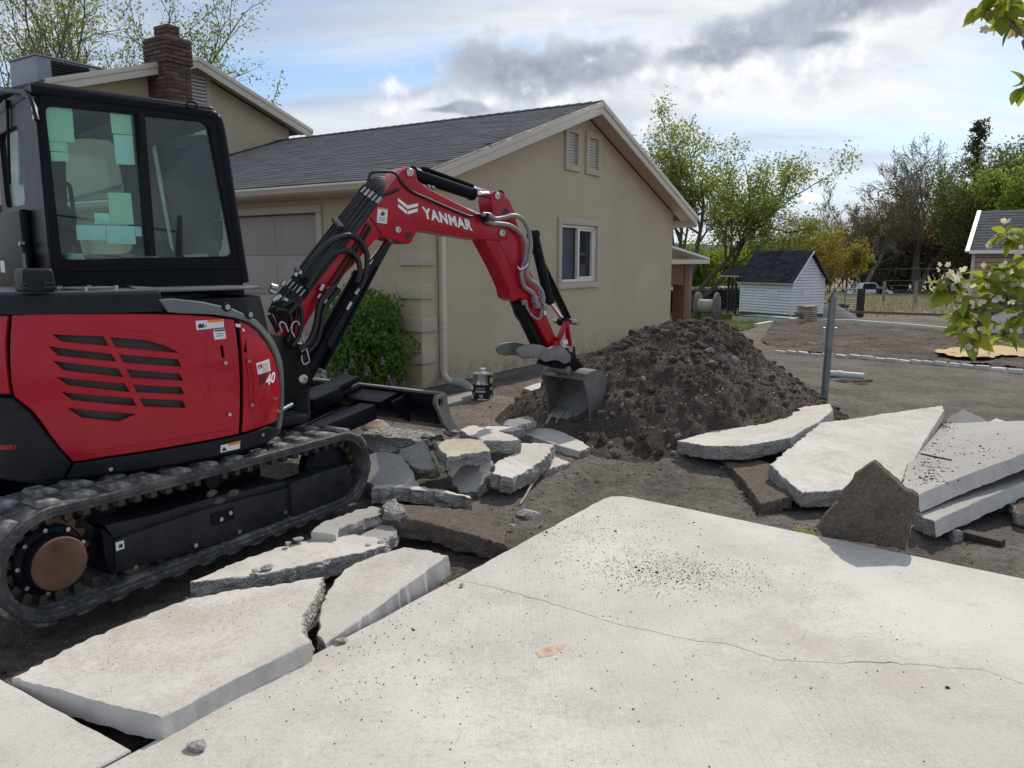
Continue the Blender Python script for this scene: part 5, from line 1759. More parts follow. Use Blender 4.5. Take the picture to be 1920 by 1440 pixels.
ac = cylinder('arm_cylinder', xl(768, 324, 0), xl(887, 363, 0), xl(932, 368, 0), .052, .026)
MB().bar(xl(790, 315, .0), xl(884, 349, .0), .07, .02).build('hose_guard', MAT['dark'], ac, bevel=.006)
MB().tube([xl(886, 350, 0), xl(905, 357, 0), xl(920, 362, 0)], .014, 8).build('guard_rod', MAT['chrome'], ac)
for x, y in ((800, 348), (808, 350)):
    p = xl(x, y, .05)
    MB().cyl(p, p + Vector((.03, 0, -.01)), .016, n=8).build('pipe_fitting', MAT['steel'], ac)
kc = cylinder('bucket_cylinder', xl(985, 440, -.0) + Vector((.10, 0, 0)), xl(1031, 568, 0), xl(1056, 603, 0), .046, .022)
MB().bar(xl(1004, 470, -.01), xl(1064, 596, -.01), .09, .018, up=Vector((.9, 0, .35))).build('cylinder_guard', MAT['black'], kc, bevel=.004)
tcy = MB().tube([xl(968, 566, 0), xl(1008, 648, 0)], .055, 18)
tc_o = tcy.build('thumb_cylinder', MAT['black'], exc, smooth=50)
MB().tube(smooth_path([xl(957, 562, .0), xl(962, 575, .0), xl(968, 592, .0), xl(978, 604, .0)], 4), .012, 8).build('thumb_hose', MAT['hose'], tc_o)
MB().lathe([(.03, -.02), (.03, .02)], 10, tuple(xl(983, 567, .07))).build('pipe_fitting', MAT['steel'], tc_o)
# --- bucket linkage, thumb, coupler, bucket
pk1, pk2, pk3 = (1062, 603), (1042, 648), (1070, 662)
for la in (.115, -.115):
    a_, b_, c_ = [xl(x, y, la) for x, y in (pk1, pk2, pk3)]
    lk = MB().bar(a_, b_, .022, .055, up=(0, 1, 0)).bar(a_ + Vector((0, .0005, 0)), c_, .0225, .05, up=(0, 1, 0))
    lk.build('bucket_link', MAT['red'], exc, bevel=.004)
    MB().cyl((b_.x, b_.y - .02, b_.z), (b_.x, b_.y + .02, b_.z), .04, n=18).build('link_boss', MAT['red'], exc, bevel=.004)
flat_poly('link_sticker', [(1055, 637), (1064, 637), (1065, 645), (1056, 646)], .129, MAT['offwhite'], exc)
a_ = xl(*pk1, 0)
MB().cyl((a_.x, -.15, a_.z), (a_.x, .15, a_.z), .026, n=14).build('link_pin', MAT['steel'], exc)
b_ = xl(1048, 652, 0)
MB().cyl((b_.x, -.15, b_.z), (b_.x, .15, b_.z), .03, n=14).build('link_pin', MAT['steel'], exc)
thumb_px = [(968, 657), (974, 650), (985, 647), (1000, 645), (1016, 648), (1027, 653), (1038, 648), (1053, 648), (1062, 658), (1069, 666), (1068, 678), (1057, 682), (1043, 675), (1031, 676), (1022, 679), (1014, 674), (1006, 670), (1001, 672), (997, 669), (993, 672), (989, 669), (985, 673), (981, 669), (977, 671), (972, 667)]
for la in (.13, -.13):
    pp = [xl(x, y, .13) for x, y in thumb_px]
    MB().prism([(p.x, -la + .014, p.z) for p in pp], (0, -.028, 0)).build('thumb_jaw', MAT['wornsteel'], exc, bevel=.005)
c_ = xl(1000, 657, 0); d_ = xl(1045, 662, 0)
MB().bar((c_.x, 0, c_.z), (d_.x, 0, d_.z), .23, .03).build('thumb_plate', MAT['wornsteel'], exc, bevel=.006)
# quick coupler
cpx = [(1058, 660), (1070, 648), (1079, 650), (1080, 668), (1084, 675), (1099, 692), (1086, 697), (1066, 694), (1050, 690), (1034, 686), (1036, 680)]
MB().prism([(p.x, -.1, p.z) for p in (xl(x, y, .10) for x, y in cpx)], (0, .2, 0)).build('quick_coupler', MAT['dark'], exc, bevel=.01)
for (x, y) in ((1063, 669), (1064, 694)):
    p = xl(x, y, .115)
    MB().cyl((p.x, -.135, p.z), (p.x, .135, p.z), .035, n=18).build('coupler_pin', MAT['wornsteel'], exc, bevel=.004)
BK = .27
bside_px = [(1094, 716), (1098, 705), (1104, 698), (1117, 693), (1129, 697), (1136, 709), (1135, 732), (1129, 752), (1121, 772), (1112, 792), (1106, 796), (1105, 770), (1102, 748), (1098, 730)]
bs_ = [xl(x, y, BK) for x, y in bside_px]
bsl = [(p.x, p.z) for p in bs_]
bucket = None
for la in (BK, -BK):
    mb = MB().prism([(a, -la + (.012 if la > 0 else -.012) * 0 + .011, z) for a, z in bsl], (0, -.022, 0))
    o_ = mb.build('bucket' if bucket is None else 'bucket_side', MAT['bucketsteel'], exc if bucket is None else bucket, bevel=.005)
    bucket = bucket or o_
# shell of the bucket: back curve of the side outline
curve_idx = [1, 2, 3, 4, 5, 6, 7, 8, 9, 10]
cv = [Vector((bsl[i][0], 0, bsl[i][1])) for i in curve_idx]
cv = smooth_path(cv, 3)
mid_ = Vector((np.mean([c.x for c in cv]), 0, np.mean([c.z for c in cv])))
vs_, fs = [], []
for la in (BK - .005, -BK + .005):
    for k_ in (0, 1):
        for i, c in enumerate(cv):
            inn = (Vector((bsl[13][0], 0, bsl[13][1])) - c).normalized() * .016 * k_
            vs_.append((c.x + inn.x, -la, c.z + inn.z))
n = len(cv)
for i in range(n - 1):
    fs += [(i, i + 1, 2 * n + i + 1, 2 * n + i), (n + i + 1, n + i, 3 * n + i, 3 * n + i + 1)]
fs += [(0, 2 * n, 3 * n, n), (n - 1, 2 * n - 1, 4 * n - 1, 3 * n - 1)]
MB().add(vs_, fs).build('bucket_shell', MAT['bucketsteel'], bucket, smooth=50)
# lip at the mouth (top bar), cutting edge, teeth
t0_ = xl(1096, 714, BK); t1_ = xl(1100, 701, BK)
MB().prism([(t0_.x, -BK, t0_.z), (t1_.x, -BK, t1_.z), (t1_.x + .03, -BK, t1_.z + .01), (t0_.x + .03, -BK, t0_.z - .01)], (0, 2 * BK, 0)).build('mouth_bar', MAT['bucketsteel'], bucket, bevel=.006)
c0_ = Vector((bsl[10][0], 0, bsl[10][1])); c1_ = Vector((bsl[8][0], 0, bsl[8][1]))
dd_ = (c0_ - c1_).normalized()
MB().bar(c1_ - dd_ * .02, c0_, 2 * BK + .02, .022, up=(1, 0, .4)).build('cutting_edge', MAT['wornsteel'], bucket, bevel=.004)
for i in range(5):
    la = -BK + .035 + i * (2 * BK - .07) / 4
    p = c0_ + dd_ * .02 + Vector((0, -la, 0))
    MB().bar(p - dd_ * .11, p + dd_ * .0, .05, .042, up=(1, 0, .4), w1=.046, h1=.034).bar(p + dd_ * .0, p + dd_ * .07, .044, .03, up=(1, 0, .4), w1=.036, h1=.01).build('tooth', MAT['wornsteel'], bucket, bevel=.004)
for la in (.075, -.075):
    ea = [xl(x, y, .0) for x, y in ((1050, 684), (1062, 680), (1070, 700), (1064, 716), (1056, 708))]
    MB().prism([(p.x, -la + .01, p.z) for p in ea], (0, -.02, 0)).build('bucket_ear', MAT['bucketsteel'], bucket, bevel=.004)

# --- swing bracket and post
sw = [xl(x, y, .1) for x, y in ((528, 628), (552, 630), (566, 660), (582, 692), (584, 716), (572, 728), (556, 735), (548, 760), (535, 760), (530, 700))]
MB().prism([(p.x, -.1, p.z) for p in sw], (0, .2, 0)).build('swing_bracket', MAT['black'], exc, bevel=.012)
kp = xl(552, 750, 0)
MB().lathe([(.09, -.14), (.105, -.13), (.105, .06), (.115, .065), (.115, .09), (.08, .1), (0, .1)], 24, (kp.x, 0, kp.z)).build('king_post', MAT['black'], exc)
MB().box((.72, 0, kp.z - .06), (.45, .34, .3)).build('front_frame', MAT['black'], exc, bevel=.02)
MB().cyl((.66, -.3, kp.z - .05), xl(545, 758, .12), .022, n=12).build('swing_rod', MAT['chrome'], exc)
MB().box((.78, -.38, .60), (.3, .2, .06)).build('step_plate', MAT['charcoal'], exc, bevel=.02)

# --- hoses and pipes on the boom
hr_ = random.Random(3)
cl_path = [(505, 585), (520, 556), (548, 522), (600, 455), (648, 395), (684, 348), (712, 332), (742, 333)]
for i in range(10):
    la = -.085 + i * .021
    k = 0
    pts = [xl(x + hr_.uniform(-1, 1) + i * 3.5, y + hr_.uniform(-1, 1) + i * 2.5, la) for x, y in cl_path[:6]] + [xl(706 + i * 3, 334 + i * 3, la), xl(738 + i, 337 + i * 2, la)]
    MB().tube(smooth_path(pts, 5), .0125, 8).build('boom_hose', MAT['hose'], exc, smooth=60)
    # crimped fittings where hose meets pipe
    p = smooth_path(pts, 5)
    for j in (9, 24):
        d = (p[j + 1] - p[j]).normalized()
        MB().cyl(p[j] - d * .03, p[j] + d * .03, .017, n=8).build('hose_fitting', MAT['steel' if (i + j) % 2 else 'black'], exc)
for (x, y) in ((562, 512), (632, 418)):
    a_, b_ = xl(x - 6, y - 8, -.09), xl(x + 8, y + 10, .1)
    MB().bar(a_, b_, .04, .03).build('hose_clamp', MAT['charcoal'], exc, bevel=.004)
loops = [[(562, 520), (600, 470), (630, 448), (655, 441), (676, 452), (688, 478), (686, 512), (676, 540)], [(575, 540), (610, 490), (632, 473), (652, 470), (668, 482), (675, 505), (670, 530)],
         [(540, 590), (560, 572), (566, 600), (560, 630), (548, 650)], [(530, 575), (552, 566), (556, 590), (548, 620), (540, 645)], [(520, 580), (540, 585), (548, 610), (540, 640)],
         [(628, 535), (612, 552), (598, 575), (592, 610), (580, 640), (560, 655)], [(636, 542), (620, 560), (606, 582), (602, 612), (590, 646), (566, 668)],
         [(505, 590), (515, 610), (530, 640), (545, 655)], [(512, 575), (522, 600), (536, 632), (550, 648)], [(520, 610), (545, 640), (575, 648), (600, 630)]]
for i, l in enumerate(loops):
    la = .12 + .02 * (i % 3) if i < 7 else .02
    MB().tube(smooth_path([xl(x, y, la) for x, y in l], 6), .02 if i < 2 or i in (5, 6) else .016, 10).build('hydraulic_hose', MAT['hose'], exc, smooth=60)
for (x0, y0, x1, y1) in ((600, 545, 606, 534), (610, 552, 617, 540), (596, 560, 601, 552), (607, 568, 611, 560), (508, 536, 519, 539), (505, 544, 516, 549), (528, 536, 534, 528), (512, 564, 520, 556), (518, 562, 526, 554), (531, 560, 538, 563), (553, 518, 556, 512), (561, 514, 564, 509)):
    MB().cyl(xl(x0, y0, .13), xl(x1, y1, .13), .0165, n=10).build('hose_fitting', MAT['steel'], exc)
# feed pipes along the boom's underside edge
for k in (0, 1):
    MB().tube([xl(618 + k * 9, 533 + k * 5, .11), xl(640 + k * 8, 500 + k * 5, .11), xl(672 + k * 6, 452 + k * 5, .11), xl(690 + k * 6, 420 + k * 5, .11)], .011, 8).build('feed_pipe', MAT['hose'], exc)
# bright pipes along the top of the boom
MB().tube(smooth_path([xl(688, 352, .09), xl(694, 328, .09), xl(704, 322, .09), xl(732, 322, .09), xl(743, 327, .1), xl(756, 345, .11), xl(774, 360, .11), xl(800, 372, .11), xl(850, 394, .11), xl(882, 406, .11), xl(892, 402, .11), xl(903, 404, .11)], 6), .011, 8).build('boom_pipe', MAT['hose'], exc, smooth=60)
for k in (0, 1):
    MB().tube([xl(768, 346 + k * 4, .06 - k * .08), xl(830, 374 + k * 4, .06 - k * .08), xl(898, 401 + k * 2, .06 - k * .08)], .012, 8).build('boom_pipe', MAT['chrome' if k == 0 else 'hose'], exc, smooth=60)
br = xl(902, 408, .09)
MB().box((br.x, br.y, br.z), (.03, .16, .07)).build('pipe_bracket', MAT['black'], exc, bevel=.004)
grey = [[(905, 402), (918, 403), (928, 410), (945, 408), (962, 404), (978, 410), (990, 430), (995, 455), (993, 480), (988, 505), (992, 522), (1006, 534), (1015, 545), (1018, 556)],
        [(905, 410), (920, 418), (940, 420), (958, 424), (975, 436), (985, 455), (986, 480), (980, 502), (978, 520), (984, 538), (997, 548), (1003, 556)],
        [(986, 566), (989, 578), (998, 592), (1008, 598), (1014, 594), (1015, 580), (1011, 568)]]
for i, l in enumerate(grey):
    MB().tube(smooth_path([xl(x, y, .12 + .03 * (i == 0)) for x, y in l], 5), .019 if i < 2 else .011, 10).build('arm_hose', MAT['greyhose'], exc, smooth=60)
MB().tube([xl(x, y, .17) for x, y in ((971, 500), (974, 505), (984, 502), (990, 494))], .006, 6).build('cable_tie', MAT['white'], exc)
for (x, y) in ((1003, 562), (1006, 572), (1016, 562), (1020, 576)):
    p = xl(x, y, .125)
    MB().box((p.x, p.y, p.z), (.05, .05, .06)).build('hose_manifold', MAT['greyhose'], exc, bevel=.008)
flat_poly('arm_sticker', [(1018, 578), (1023, 578), (1025, 590), (1020, 591)], AW + .012, MAT['offwhite'], arm)
# bare steel loops guarding the hoses
MB().tube(smooth_path([xl(x, y, .16) for x, y in ((552, 632), (546, 618), (549, 606), (556, 603), (562, 610), (571, 645), (579, 672), (577, 680), (568, 682), (565, 666))], 5), .0075, 8).build('hose_loop', MAT['steel'], exc, smooth=60)
MB().tube(smooth_path([xl(x, y, .16) for x, y in ((528, 622), (524, 610), (527, 604), (534, 607), (540, 622))], 5), .0075, 8).build('hose_loop', MAT['steel'], exc, smooth=60)

# ------------------------------------------------------------------ broken concrete
def plane_of(refs):
    a, b_, c = [on_z(x, y, z) for x, y, z in refs]
    n = (b_ - a).cross(c - a).normalized()
    if n.z < 0: n = -n
    return a, n
def slab(name, label, pts, refs, thick, top, sidem, cat='concrete slab', group='broken concrete slabs', rough=.012, smooth_edges=(), seed=0, bottom=None, toprough=0.0, bevel=.006, down=None):
    """broken slab: outline of its upper face surveyed from the photograph on the plane through three points of known height"""
    o, n = plane_of(refs)
    P = [on_plane(x, y, o, n) for x, y in pts]
    # orient counter-clockwise seen from n
    area = Vector((0, 0, 0))
    for i in range(len(P)): area += P[i].cross(P[(i + 1) % len(P)])
    flip = area.dot(n) < 0
    idx = list(range(len(P)))
    if flip: P.reverse(); idx.reverse()
    rn_ = random.Random(seed + 17)
    ring = []; isrough = []
    for i in range(len(P)):
        a, b_ = P[i], P[(i + 1) % len(P)]
        L = (b_ - a).length
        e = (idx[i + 1 - 1] if not flip else idx[(i + 1) % len(P)])
        sm = e in smooth_edges
        k = max(1, int(L / .028))
        d = (b_ - a).normalized() if L > 0 else Vector((1, 0, 0))
        out = d.cross(n)
        for j in range(k):
            p = a + (b_ - a) * (j / k)
            if j and not sm: p += out * rn_.uniform(-1, .7) * rough + d * rn_.uniform(-.3, .3) * rough
            elif j: p += out * (rn_.uniform(-1, .6) * .0035 - (.012 * rn_.random() if rn_.random() < .07 else 0))
            ring.append((p, out, sm))
    nr = len(ring)
    org = sum((p for p, _, _ in ring), Vector()) / nr
    ax = n
    dn = -n if down is None else Vector(down).normalized()
    fr_ = [0, .22, .5, .78, 1.0]
    verts = []
    co = np.array([p[:] for p, _, _ in ring])
    jits = [fbm(co[:, 0] * 16 + seed, co[:, 1] * 16, co[:, 2] * 16 + 9 * k, 3, seed + k) for k in range(len(fr_))]
    for k, f_ in enumerate(fr_):
        for i, (p, out, sm) in enumerate(ring):
            q = p + dn * thick * f_
            if k == 0:
                q = q + n * (-.002)
            else:
                w_ = (.0025 if sm else rough * 1.5) * (1 if k < 4 else .9)
                q = q + out * (float(jits[k][i]) * w_ + (0 if sm else rough * .35 * math.sin(math.pi * f_)))
                if k == len(fr_) - 1:
                    q = q + dn * float(jits[2][i]) * rough * 1.2
            verts.append(q - org)
    faces = []; mi = []
    # inner top ring for a worn arris, then a filled face
    t0 = len(verts)
    for i, (p, out, sm) in enumerate(ring):
        verts.append(p - out * (bevel * (.6 if sm else 1.0)) + n * .002 - org)
    for i in range(nr):
        j = (i + 1) % nr
        faces.append((i, j, t0 + j, t0 + i)); mi.append(1 if not ring[i][2] else 0)
    faces.append(tuple(t0 + i for i in range(nr))); mi.append(0)
    for k in range(len(fr_) - 1):
        for i in range(nr):
            j = (i + 1) % nr
            faces.append(((k + 1) * nr + i, (k + 1) * nr + j, k * nr + j, k * nr + i)); mi.append(2 if ring[i][2] else 1)
    last = (len(fr_) - 1) * nr
    faces.append(tuple(last + nr - 1 - i for i in range(nr))); mi.append(1)
    me = bpy.data.meshes.new(name)
    bm = bmesh.new()
    bv = [bm.verts.new(v) for v in verts]
    for f_, m_ in zip(faces, mi):
        try:
            bf_ = bm.faces.new([bv[i] for i in f_]); bf_.material_index = m_
        except ValueError: pass
    if toprough:
        big = [f_ for f_ in bm.faces if len(f_.verts) > 8 and f_.normal.dot(n) > .5] or [f_ for f_ in bm.faces if len(f_.verts) > 8][:1]
        bm.normal_update()
        big = [f_ for f_ in bm.faces if len(f_.verts) > 8 and f_.normal.dot(n) > .5]
        r_ = bmesh.ops.triangulate(bm, faces=big)
        tris = r_['faces']
        for _ in range(3):
            es = list({e for f_ in tris for e in f_.edges if e.calc_length() > .035})
            if not es: break
            bmesh.ops.subdivide_edges(bm, edges=es, cuts=1)
            tris = [f_ for f_ in bm.faces if f_.material_index == 0]
            bmesh.ops.triangulate(bm, faces=[f_ for f_ in tris if len(f_.verts) > 4])
            tris = [f_ for f_ in bm.faces if f_.material_index == 0]
        iv = list({v for f_ in tris for v in f_.verts if all(g.material_index == 0 for g in v.link_faces)})
        cc_ = np.array([(v.co + org)[:] for v in iv]) if iv else np.zeros((0, 3))
        if len(iv):
            h_ = fbm(cc_[:, 0] * 13, cc_[:, 1] * 13, cc_[:, 2] * 13, 4, seed)
            for v, k in zip(iv, h_): v.co += n * float(k) * toprough
    bm.normal_update()
    bm.to_mesh(me); bm.free()
    for m_ in (top, sidem, MAT['formed']): me.materials.append(m_)
    me.shade_smooth(); me.set_sharp_from_angle(angle=R(14))
    ob = link(name, me)
    ob.location = org
    return tag(ob, label, cat, group, 'thing')
T_, G_, B_, BB, TN, PT = MAT['slabtop'], MAT['slabgreyshade'], MAT['broken'], MAT['brokenbrown'], MAT['slabtan'], MAT['pitted']
# near the tracks
slab('concrete_slab', 'large pale concrete slab in the lower left, its front corner lifted from the trench',
     [(22, 1273), (117, 1220), (225, 1173), (350, 1124), (430, 1108), (520, 1096), (607, 1082), (600, 1105), (588, 1128), (573, 1150), (570, 1180), (583, 1204), (450, 1268), (303, 1347), (200, 1322), (100, 1293)],
     [(22, 1273, .012), (303, 1347, .075), (607, 1082, .045)], .088, T_, B_, seed=1, smooth_edges=(11, 12, 13, 14, 15), rough=.014, toprough=.007)
slab('concrete_slab', 'narrow pale concrete slab beside the crack, sunk at its near tip against the driveway',
     [(757, 1026), (800, 1031), (840, 1041), (760, 1100), (690, 1152), (640, 1186), (610, 1207), (594, 1193), (599, 1171), (601, 1145), (604, 1130), (614, 1108), (626, 1088), (645, 1068), (665, 1056), (713, 1038)],
     [(757, 1026, .085), (840, 1041, .10), (610, 1207, .012)], .11, T_, B_, seed=2, smooth_edges=(2, 3, 4, 5), rough=.012, toprough=.004)
slab('concrete_slab', 'long dusty concrete slab lying under the lower run of the near track',
     [(356, 1092), (440, 1055), (515, 1028), (590, 1010), (650, 1000), (728, 1012), (722, 1024), (673, 1038), (594, 1055), (515, 1073), (440, 1085)],
     [(356, 1092, .0), (590, 1010, .0), (722, 1024, .03)], .10, T_, B_, seed=3, rough=.016, toprough=.012)
slab('concrete_chunk', 'grey concrete chunk with a rough broken side wedged under the front of the track',
     [(583, 998), (610, 976), (650, 962), (692, 949), (709, 951), (713, 963), (680, 977), (636, 992), (630, 1004)],
     [(583, 998, .05), (692, 949, .09), (713, 963, .08)], .10, G_, B_, 'concrete chunk', seed=4, smooth_edges=(7, 8), rough=.02, bevel=.01)
slab('concrete_chunk', 'small low concrete piece beside the chunk under the track front',
     [(668, 1010), (690, 996), (715, 984), (738, 986), (743, 1000), (728, 1012), (700, 1013)], [(668, 1010, .0), (738, 986, .02), (728, 1012, .01)], .07, G_, B_, 'concrete chunk', seed=5, rough=.015, toprough=.006)
slab('concrete_slab', 'soil-brown concrete slab turned over between the rubble and the driveway edge',
     [(716, 957), (745, 946), (800, 949), (880, 956), (925, 962), (938, 978), (944, 1000), (950, 1024), (880, 1001), (800, 980), (740, 968)],
     [(716, 957, .09), (925, 962, .02), (950, 1024, .0)], .115, BB, BB, seed=6, rough=.014, toprough=.012)
slab('concrete_chunk', 'jagged pale lump on the left end of the soil-brown slab',
     [(716, 950), (728, 938), (742, 934), (754, 945), (760, 960), (744, 965), (726, 962)], [(716, 950, .11), (742, 934, .145), (760, 960, .11)], .06, B_, B_, 'concrete chunk', seed=7, rough=.02, toprough=.02)
slab('concrete_slab', 'long narrow concrete strip showing its broken edge in front of the grey plates',
     [(697, 917), (740, 915), (790, 919), (840, 926), (885, 935), (882, 930), (840, 920), (790, 912), (740, 908), (702, 908)],
     [(697, 917, .03), (885, 935, -.015), (790, 912, .01)], .10, T_, B_, seed=8, rough=.02)
# tilted plates facing the camera; their shade is put into the grey colour
slab('concrete_plate', 'tilted grey concrete plate right beside the nose of the near track',
     [(690, 852), (712, 847), (734, 849), (757, 857), (766, 870), (774, 883), (786, 914), (740, 913), (700, 912), (680, 900)],
     [(786, 914, .0), (700, 912, .0), (734, 849, .185)], .09, G_, B_, 'concrete plate', seed=9, rough=.012)
slab('concrete_plate', 'tilted grey concrete plate leaning in the middle of the rubble heap',
     [(793, 824), (806, 850), (821, 882), (795, 880), (774, 876), (764, 866), (735, 849), (765, 837)],
     [(821, 882, .07), (774, 876, .075), (793, 824, .24)], .09, G_, B_, 'concrete plate', seed=10, rough=.012)
slab('concrete_plate', 'big grey concrete plate tilted towards the camera at the front of the heap',
     [(835, 879), (870, 862), (911, 848), (918, 860), (924, 872), (916, 892), (905, 908), (893, 923), (876, 925), (862, 924), (850, 910), (843, 893)],
     [(893, 923, -.055), (850, 910, -.04), (911, 848, .165)], .10, G_, B_, 'concrete plate', seed=11, rough=.015)
slab('concrete_slab', 'pitted concrete slab turned underside up behind the track nose',
     [(663, 824), (690, 806), (730, 800), (790, 806), (828, 815), (795, 826), (760, 837), (735, 848), (708, 850), (690, 842)],
     [(663, 824, .17), (828, 815, .20), (735, 848, .17)], .10, PT, BB, seed=12, rough=.02, toprough=.025)
slab('concrete_slab', 'tan-stained concrete piece tipped on top of the heap centre',
     [(815, 829), (850, 822), (880, 822), (902, 824), (912, 834), (921, 846), (880, 851), (838, 858), (826, 845)],
     [(815, 829, .27), (902, 824, .26), (838, 858, .215)], .10, TN, B_, seed=13, rough=.014, toprough=.006)
slab('concrete_slab', 'bright thick concrete slab with a ragged right edge on the heap front',
     [(922, 887), (926, 870), (945, 858), (965, 850), (974, 832), (1005, 830), (1037, 833), (1033, 848), (1022, 860), (1000, 876), (985, 886), (962, 898), (940, 894)],
     [(922, 887, .075), (962, 898, .055), (1037, 833, .11)], .115, T_, B_, seed=14, rough=.016, toprough=.005)
slab('concrete_slab', 'bright concrete slab with a dark shaded front edge at the heap back',
     [(888, 818), (896, 808), (910, 803), (935, 808), (958, 815), (977, 825), (950, 827), (905, 827)],
     [(888, 818, .22), (910, 803, .23), (977, 825, .21)], .10, T_, B_, seed=15, rough=.012, toprough=.004)
slab('concrete_chunk', 'white concrete corner piece just right of the dozer blade end',
     [(861, 806), (875, 800), (889, 797), (911, 803), (903, 814), (890, 820), (874, 815)], [(861, 806, .12), (911, 803, .14), (890, 820, .13)], .10, T_, B_, 'concrete chunk', seed=16, rough=.012)
slab('concrete_slab', 'bright flat concrete slab partly shaded below the bucket teeth',
     [(972, 810), (985, 804), (1012, 803), (1036, 804), (1056, 811), (1077, 820), (1095, 830), (1106, 839), (1087, 847), (1060, 839), (1034, 831), (1000, 819)],
     [(985, 804, .035), (1036, 804, .035), (1087, 847, -.012)], .095, T_, B_, seed=17, rough=.010, smooth_edges=(8, 9, 10), toprough=.003)
slab('concrete_chunk', 'low pale concrete piece sticking out from under the bright slab right side',
     [(1010, 880), (1022, 862), (1034, 852), (1050, 859), (1069, 868), (1045, 875), (1022, 882)], [(1010, 880, -.03), (1034, 852, -.015), (1069, 868, -.035)], .08, T_, B_, 'concrete chunk', seed=18, rough=.014, toprough=.006)
slab('concrete_block', 'grey stubby concrete block lying across the slabs left of the bucket',
     [(944, 795), (950, 788), (970, 783), (990, 779), (1000, 783), (1002, 790), (985, 795), (955, 803)], [(944, 795, .12), (1000, 783, .135), (955, 803, .11)], .10, B_, B_, 'concrete block', seed=19, rough=.02, toprough=.01)
slab('concrete_slab', 'thin pale concrete slab lying behind the stubby block',
     [(905, 803), (915, 799), (945, 799), (985, 803), (960, 810), (920, 808)], [(905, 803, .12), (945, 799, .12), (960, 810, .11)], .07, T_, B_, seed=20, rough=.01)
slab('concrete_chunk', 'small flat pale concrete piece on the dirt left of the bucket by the wall',
     [(980, 728), (996, 722), (1018, 716), (1022, 722), (1012, 731), (996, 733)], [(980, 728, -.045), (1018, 716, -.035), (1012, 731, -.045)], .06, T_, B_, 'concrete chunk', seed=21, rough=.008)
for i, (x, y, s_, lab) in enumerate(((992, 966, .075, 'rounded grey stone half buried by the driveway back corner'), (800, 818, .05, 'whitish concrete lump right under the dozer blade foot'), (845, 810, .06, 'pale concrete lump beside the dozer blade foot'), (705, 800, .13, 'sandy boulder lying under the dozer blade arm'))):
    p = gp(x, y)
    if i in (1, 2): p = on_z(x, y, .2)
    if i == 3: p = on_z(x, y, .17)
    ob = link('stone', rock_data('stone', MAT['broken'] if i < 3 else MAT['tanstone'], 60 + i, 3, .35, .8))
    ob.location = p; ob.scale = (s_ * 1.2, s_, s_ * .75)
    tag(ob, lab, 'stone')
for i, (x, y, s_) in enumerate(((370, 1397, .03), (500, 1064, .03), (478, 1070, .02), (600, 1062, .018), (715, 1016, .025), (690, 1022, .018), (640, 1200, .022), (866, 1096, .014), (730, 990, .03), (940, 1000, .022), (905, 1020, .018), (960, 985, .02), (560, 1010, .03), (540, 1018, .02))):
    ob = link('concrete_chip', rock_data('concrete_chip', MAT['broken'], 400 + i, 2, .4, .5))
    ob.location = on_z(x, y, .012 if i in (0, 6, 7) else .03 if i < 6 or i > 11 else -.07); ob.scale = (s_ * 1.3, s_, s_ * .8); ob.rotation_euler = (0, 0, i * 1.1)
    tag(ob, 'small grey concrete chip lying loose among the slabs', 'concrete chip', 'loose concrete chips')
# right-hand pile
slab('concrete_slab', 'pale concrete slab on the left of the right-hand pile, long tip pointing left',
     [(1269, 827), (1330, 810), (1420, 786), (1508, 762.5), (1557, 757), (1561, 770), (1533, 793), (1506, 806), (1483, 821), (1440, 829), (1390, 837), (1320, 836)],
     [(1269, 827, .06), (1557, 757, .21), (1483, 821, .17)], .11, T_, B_, seed=31, rough=.012, smooth_edges=(5, 6, 7), toprough=.004)
slab('concrete_slab', 'biggest pale concrete slab in the middle of the right-hand pile, sloping to the camera',
     [(1538, 793), (1600, 784.5), (1690, 771), (1768, 760), (1771, 768), (1741, 816), (1713, 864), (1689, 906), (1588, 919), (1504, 925), (1484, 909), (1462, 890), (1442, 871)],
     [(1538, 793, .21), (1770, 760, .26), (1504, 925, .045)], .105, T_, B_, seed=32, rough=.012, smooth_edges=(4, 5, 6), toprough=.005)
slab('concrete_slab', 'shaded grey, soiled concrete slab at the right end of the pile with a twig on it',
     [(1735, 800), (1781, 794), (1850, 791), (1920, 789), (2010, 786), (2060, 800), (1985, 830), (1920, 851), (1817, 889), (1760, 912), (1719, 930), (1690, 918), (1700, 870)],
     [(1719, 930, .15), (1781, 794, .13), (1985, 830, .34)], .105, G_, B_, seed=33, rough=.01, smooth_edges=(6, 7, 8, 9, 10), toprough=.005)  # shade of this top is put into the darker grey concrete
slab('concrete_slab', 'lowest grey concrete slab of the right-hand pile with a clean cast edge',
     [(1710, 962), (1752, 978), (1800, 955), (1860, 929), (1920, 903), (2000, 870), (1990, 850), (1900, 880), (1790, 915), (1720, 935)],
     [(1752, 978, .05), (1720, 935, .02), (2000, 870, .15)], .105, G_, B_, seed=34, rough=.012, smooth_edges=(1, 2, 3, 4), toprough=.004)
slab('concrete_plate', 'brown pointed concrete slab standing on edge against the driveway',
     [(1639, 866), (1655, 882), (1672, 897), (1689, 913), (1719, 932), (1709, 985), (1698, 1033), (1642, 1022), (1590, 1014), (1542, 1006), (1529, 988), (1548, 965), (1566, 947), (1592, 909), (1615, 882)],
     [(1698, 1033, -.012), (1542, 1006, -.012), (1639, 866, .472)], .09, BB, BB, 'concrete plate', seed=35, rough=.010, smooth_edges=(5, 6, 7, 8))
slab('concrete_slab', 'dark soiled slab lying underneath the pile, left of the big pale slab',
     [(1352, 856), (1395, 856), (1440, 866), (1462, 890), (1486, 912), (1482, 930), (1450, 940), (1425, 944), (1398, 905)],
     [(1352, 856, -.03), (1440, 866, .0), (1425, 944, -.03)], .09, BB, BB, seed=36, rough=.014, toprough=.01)
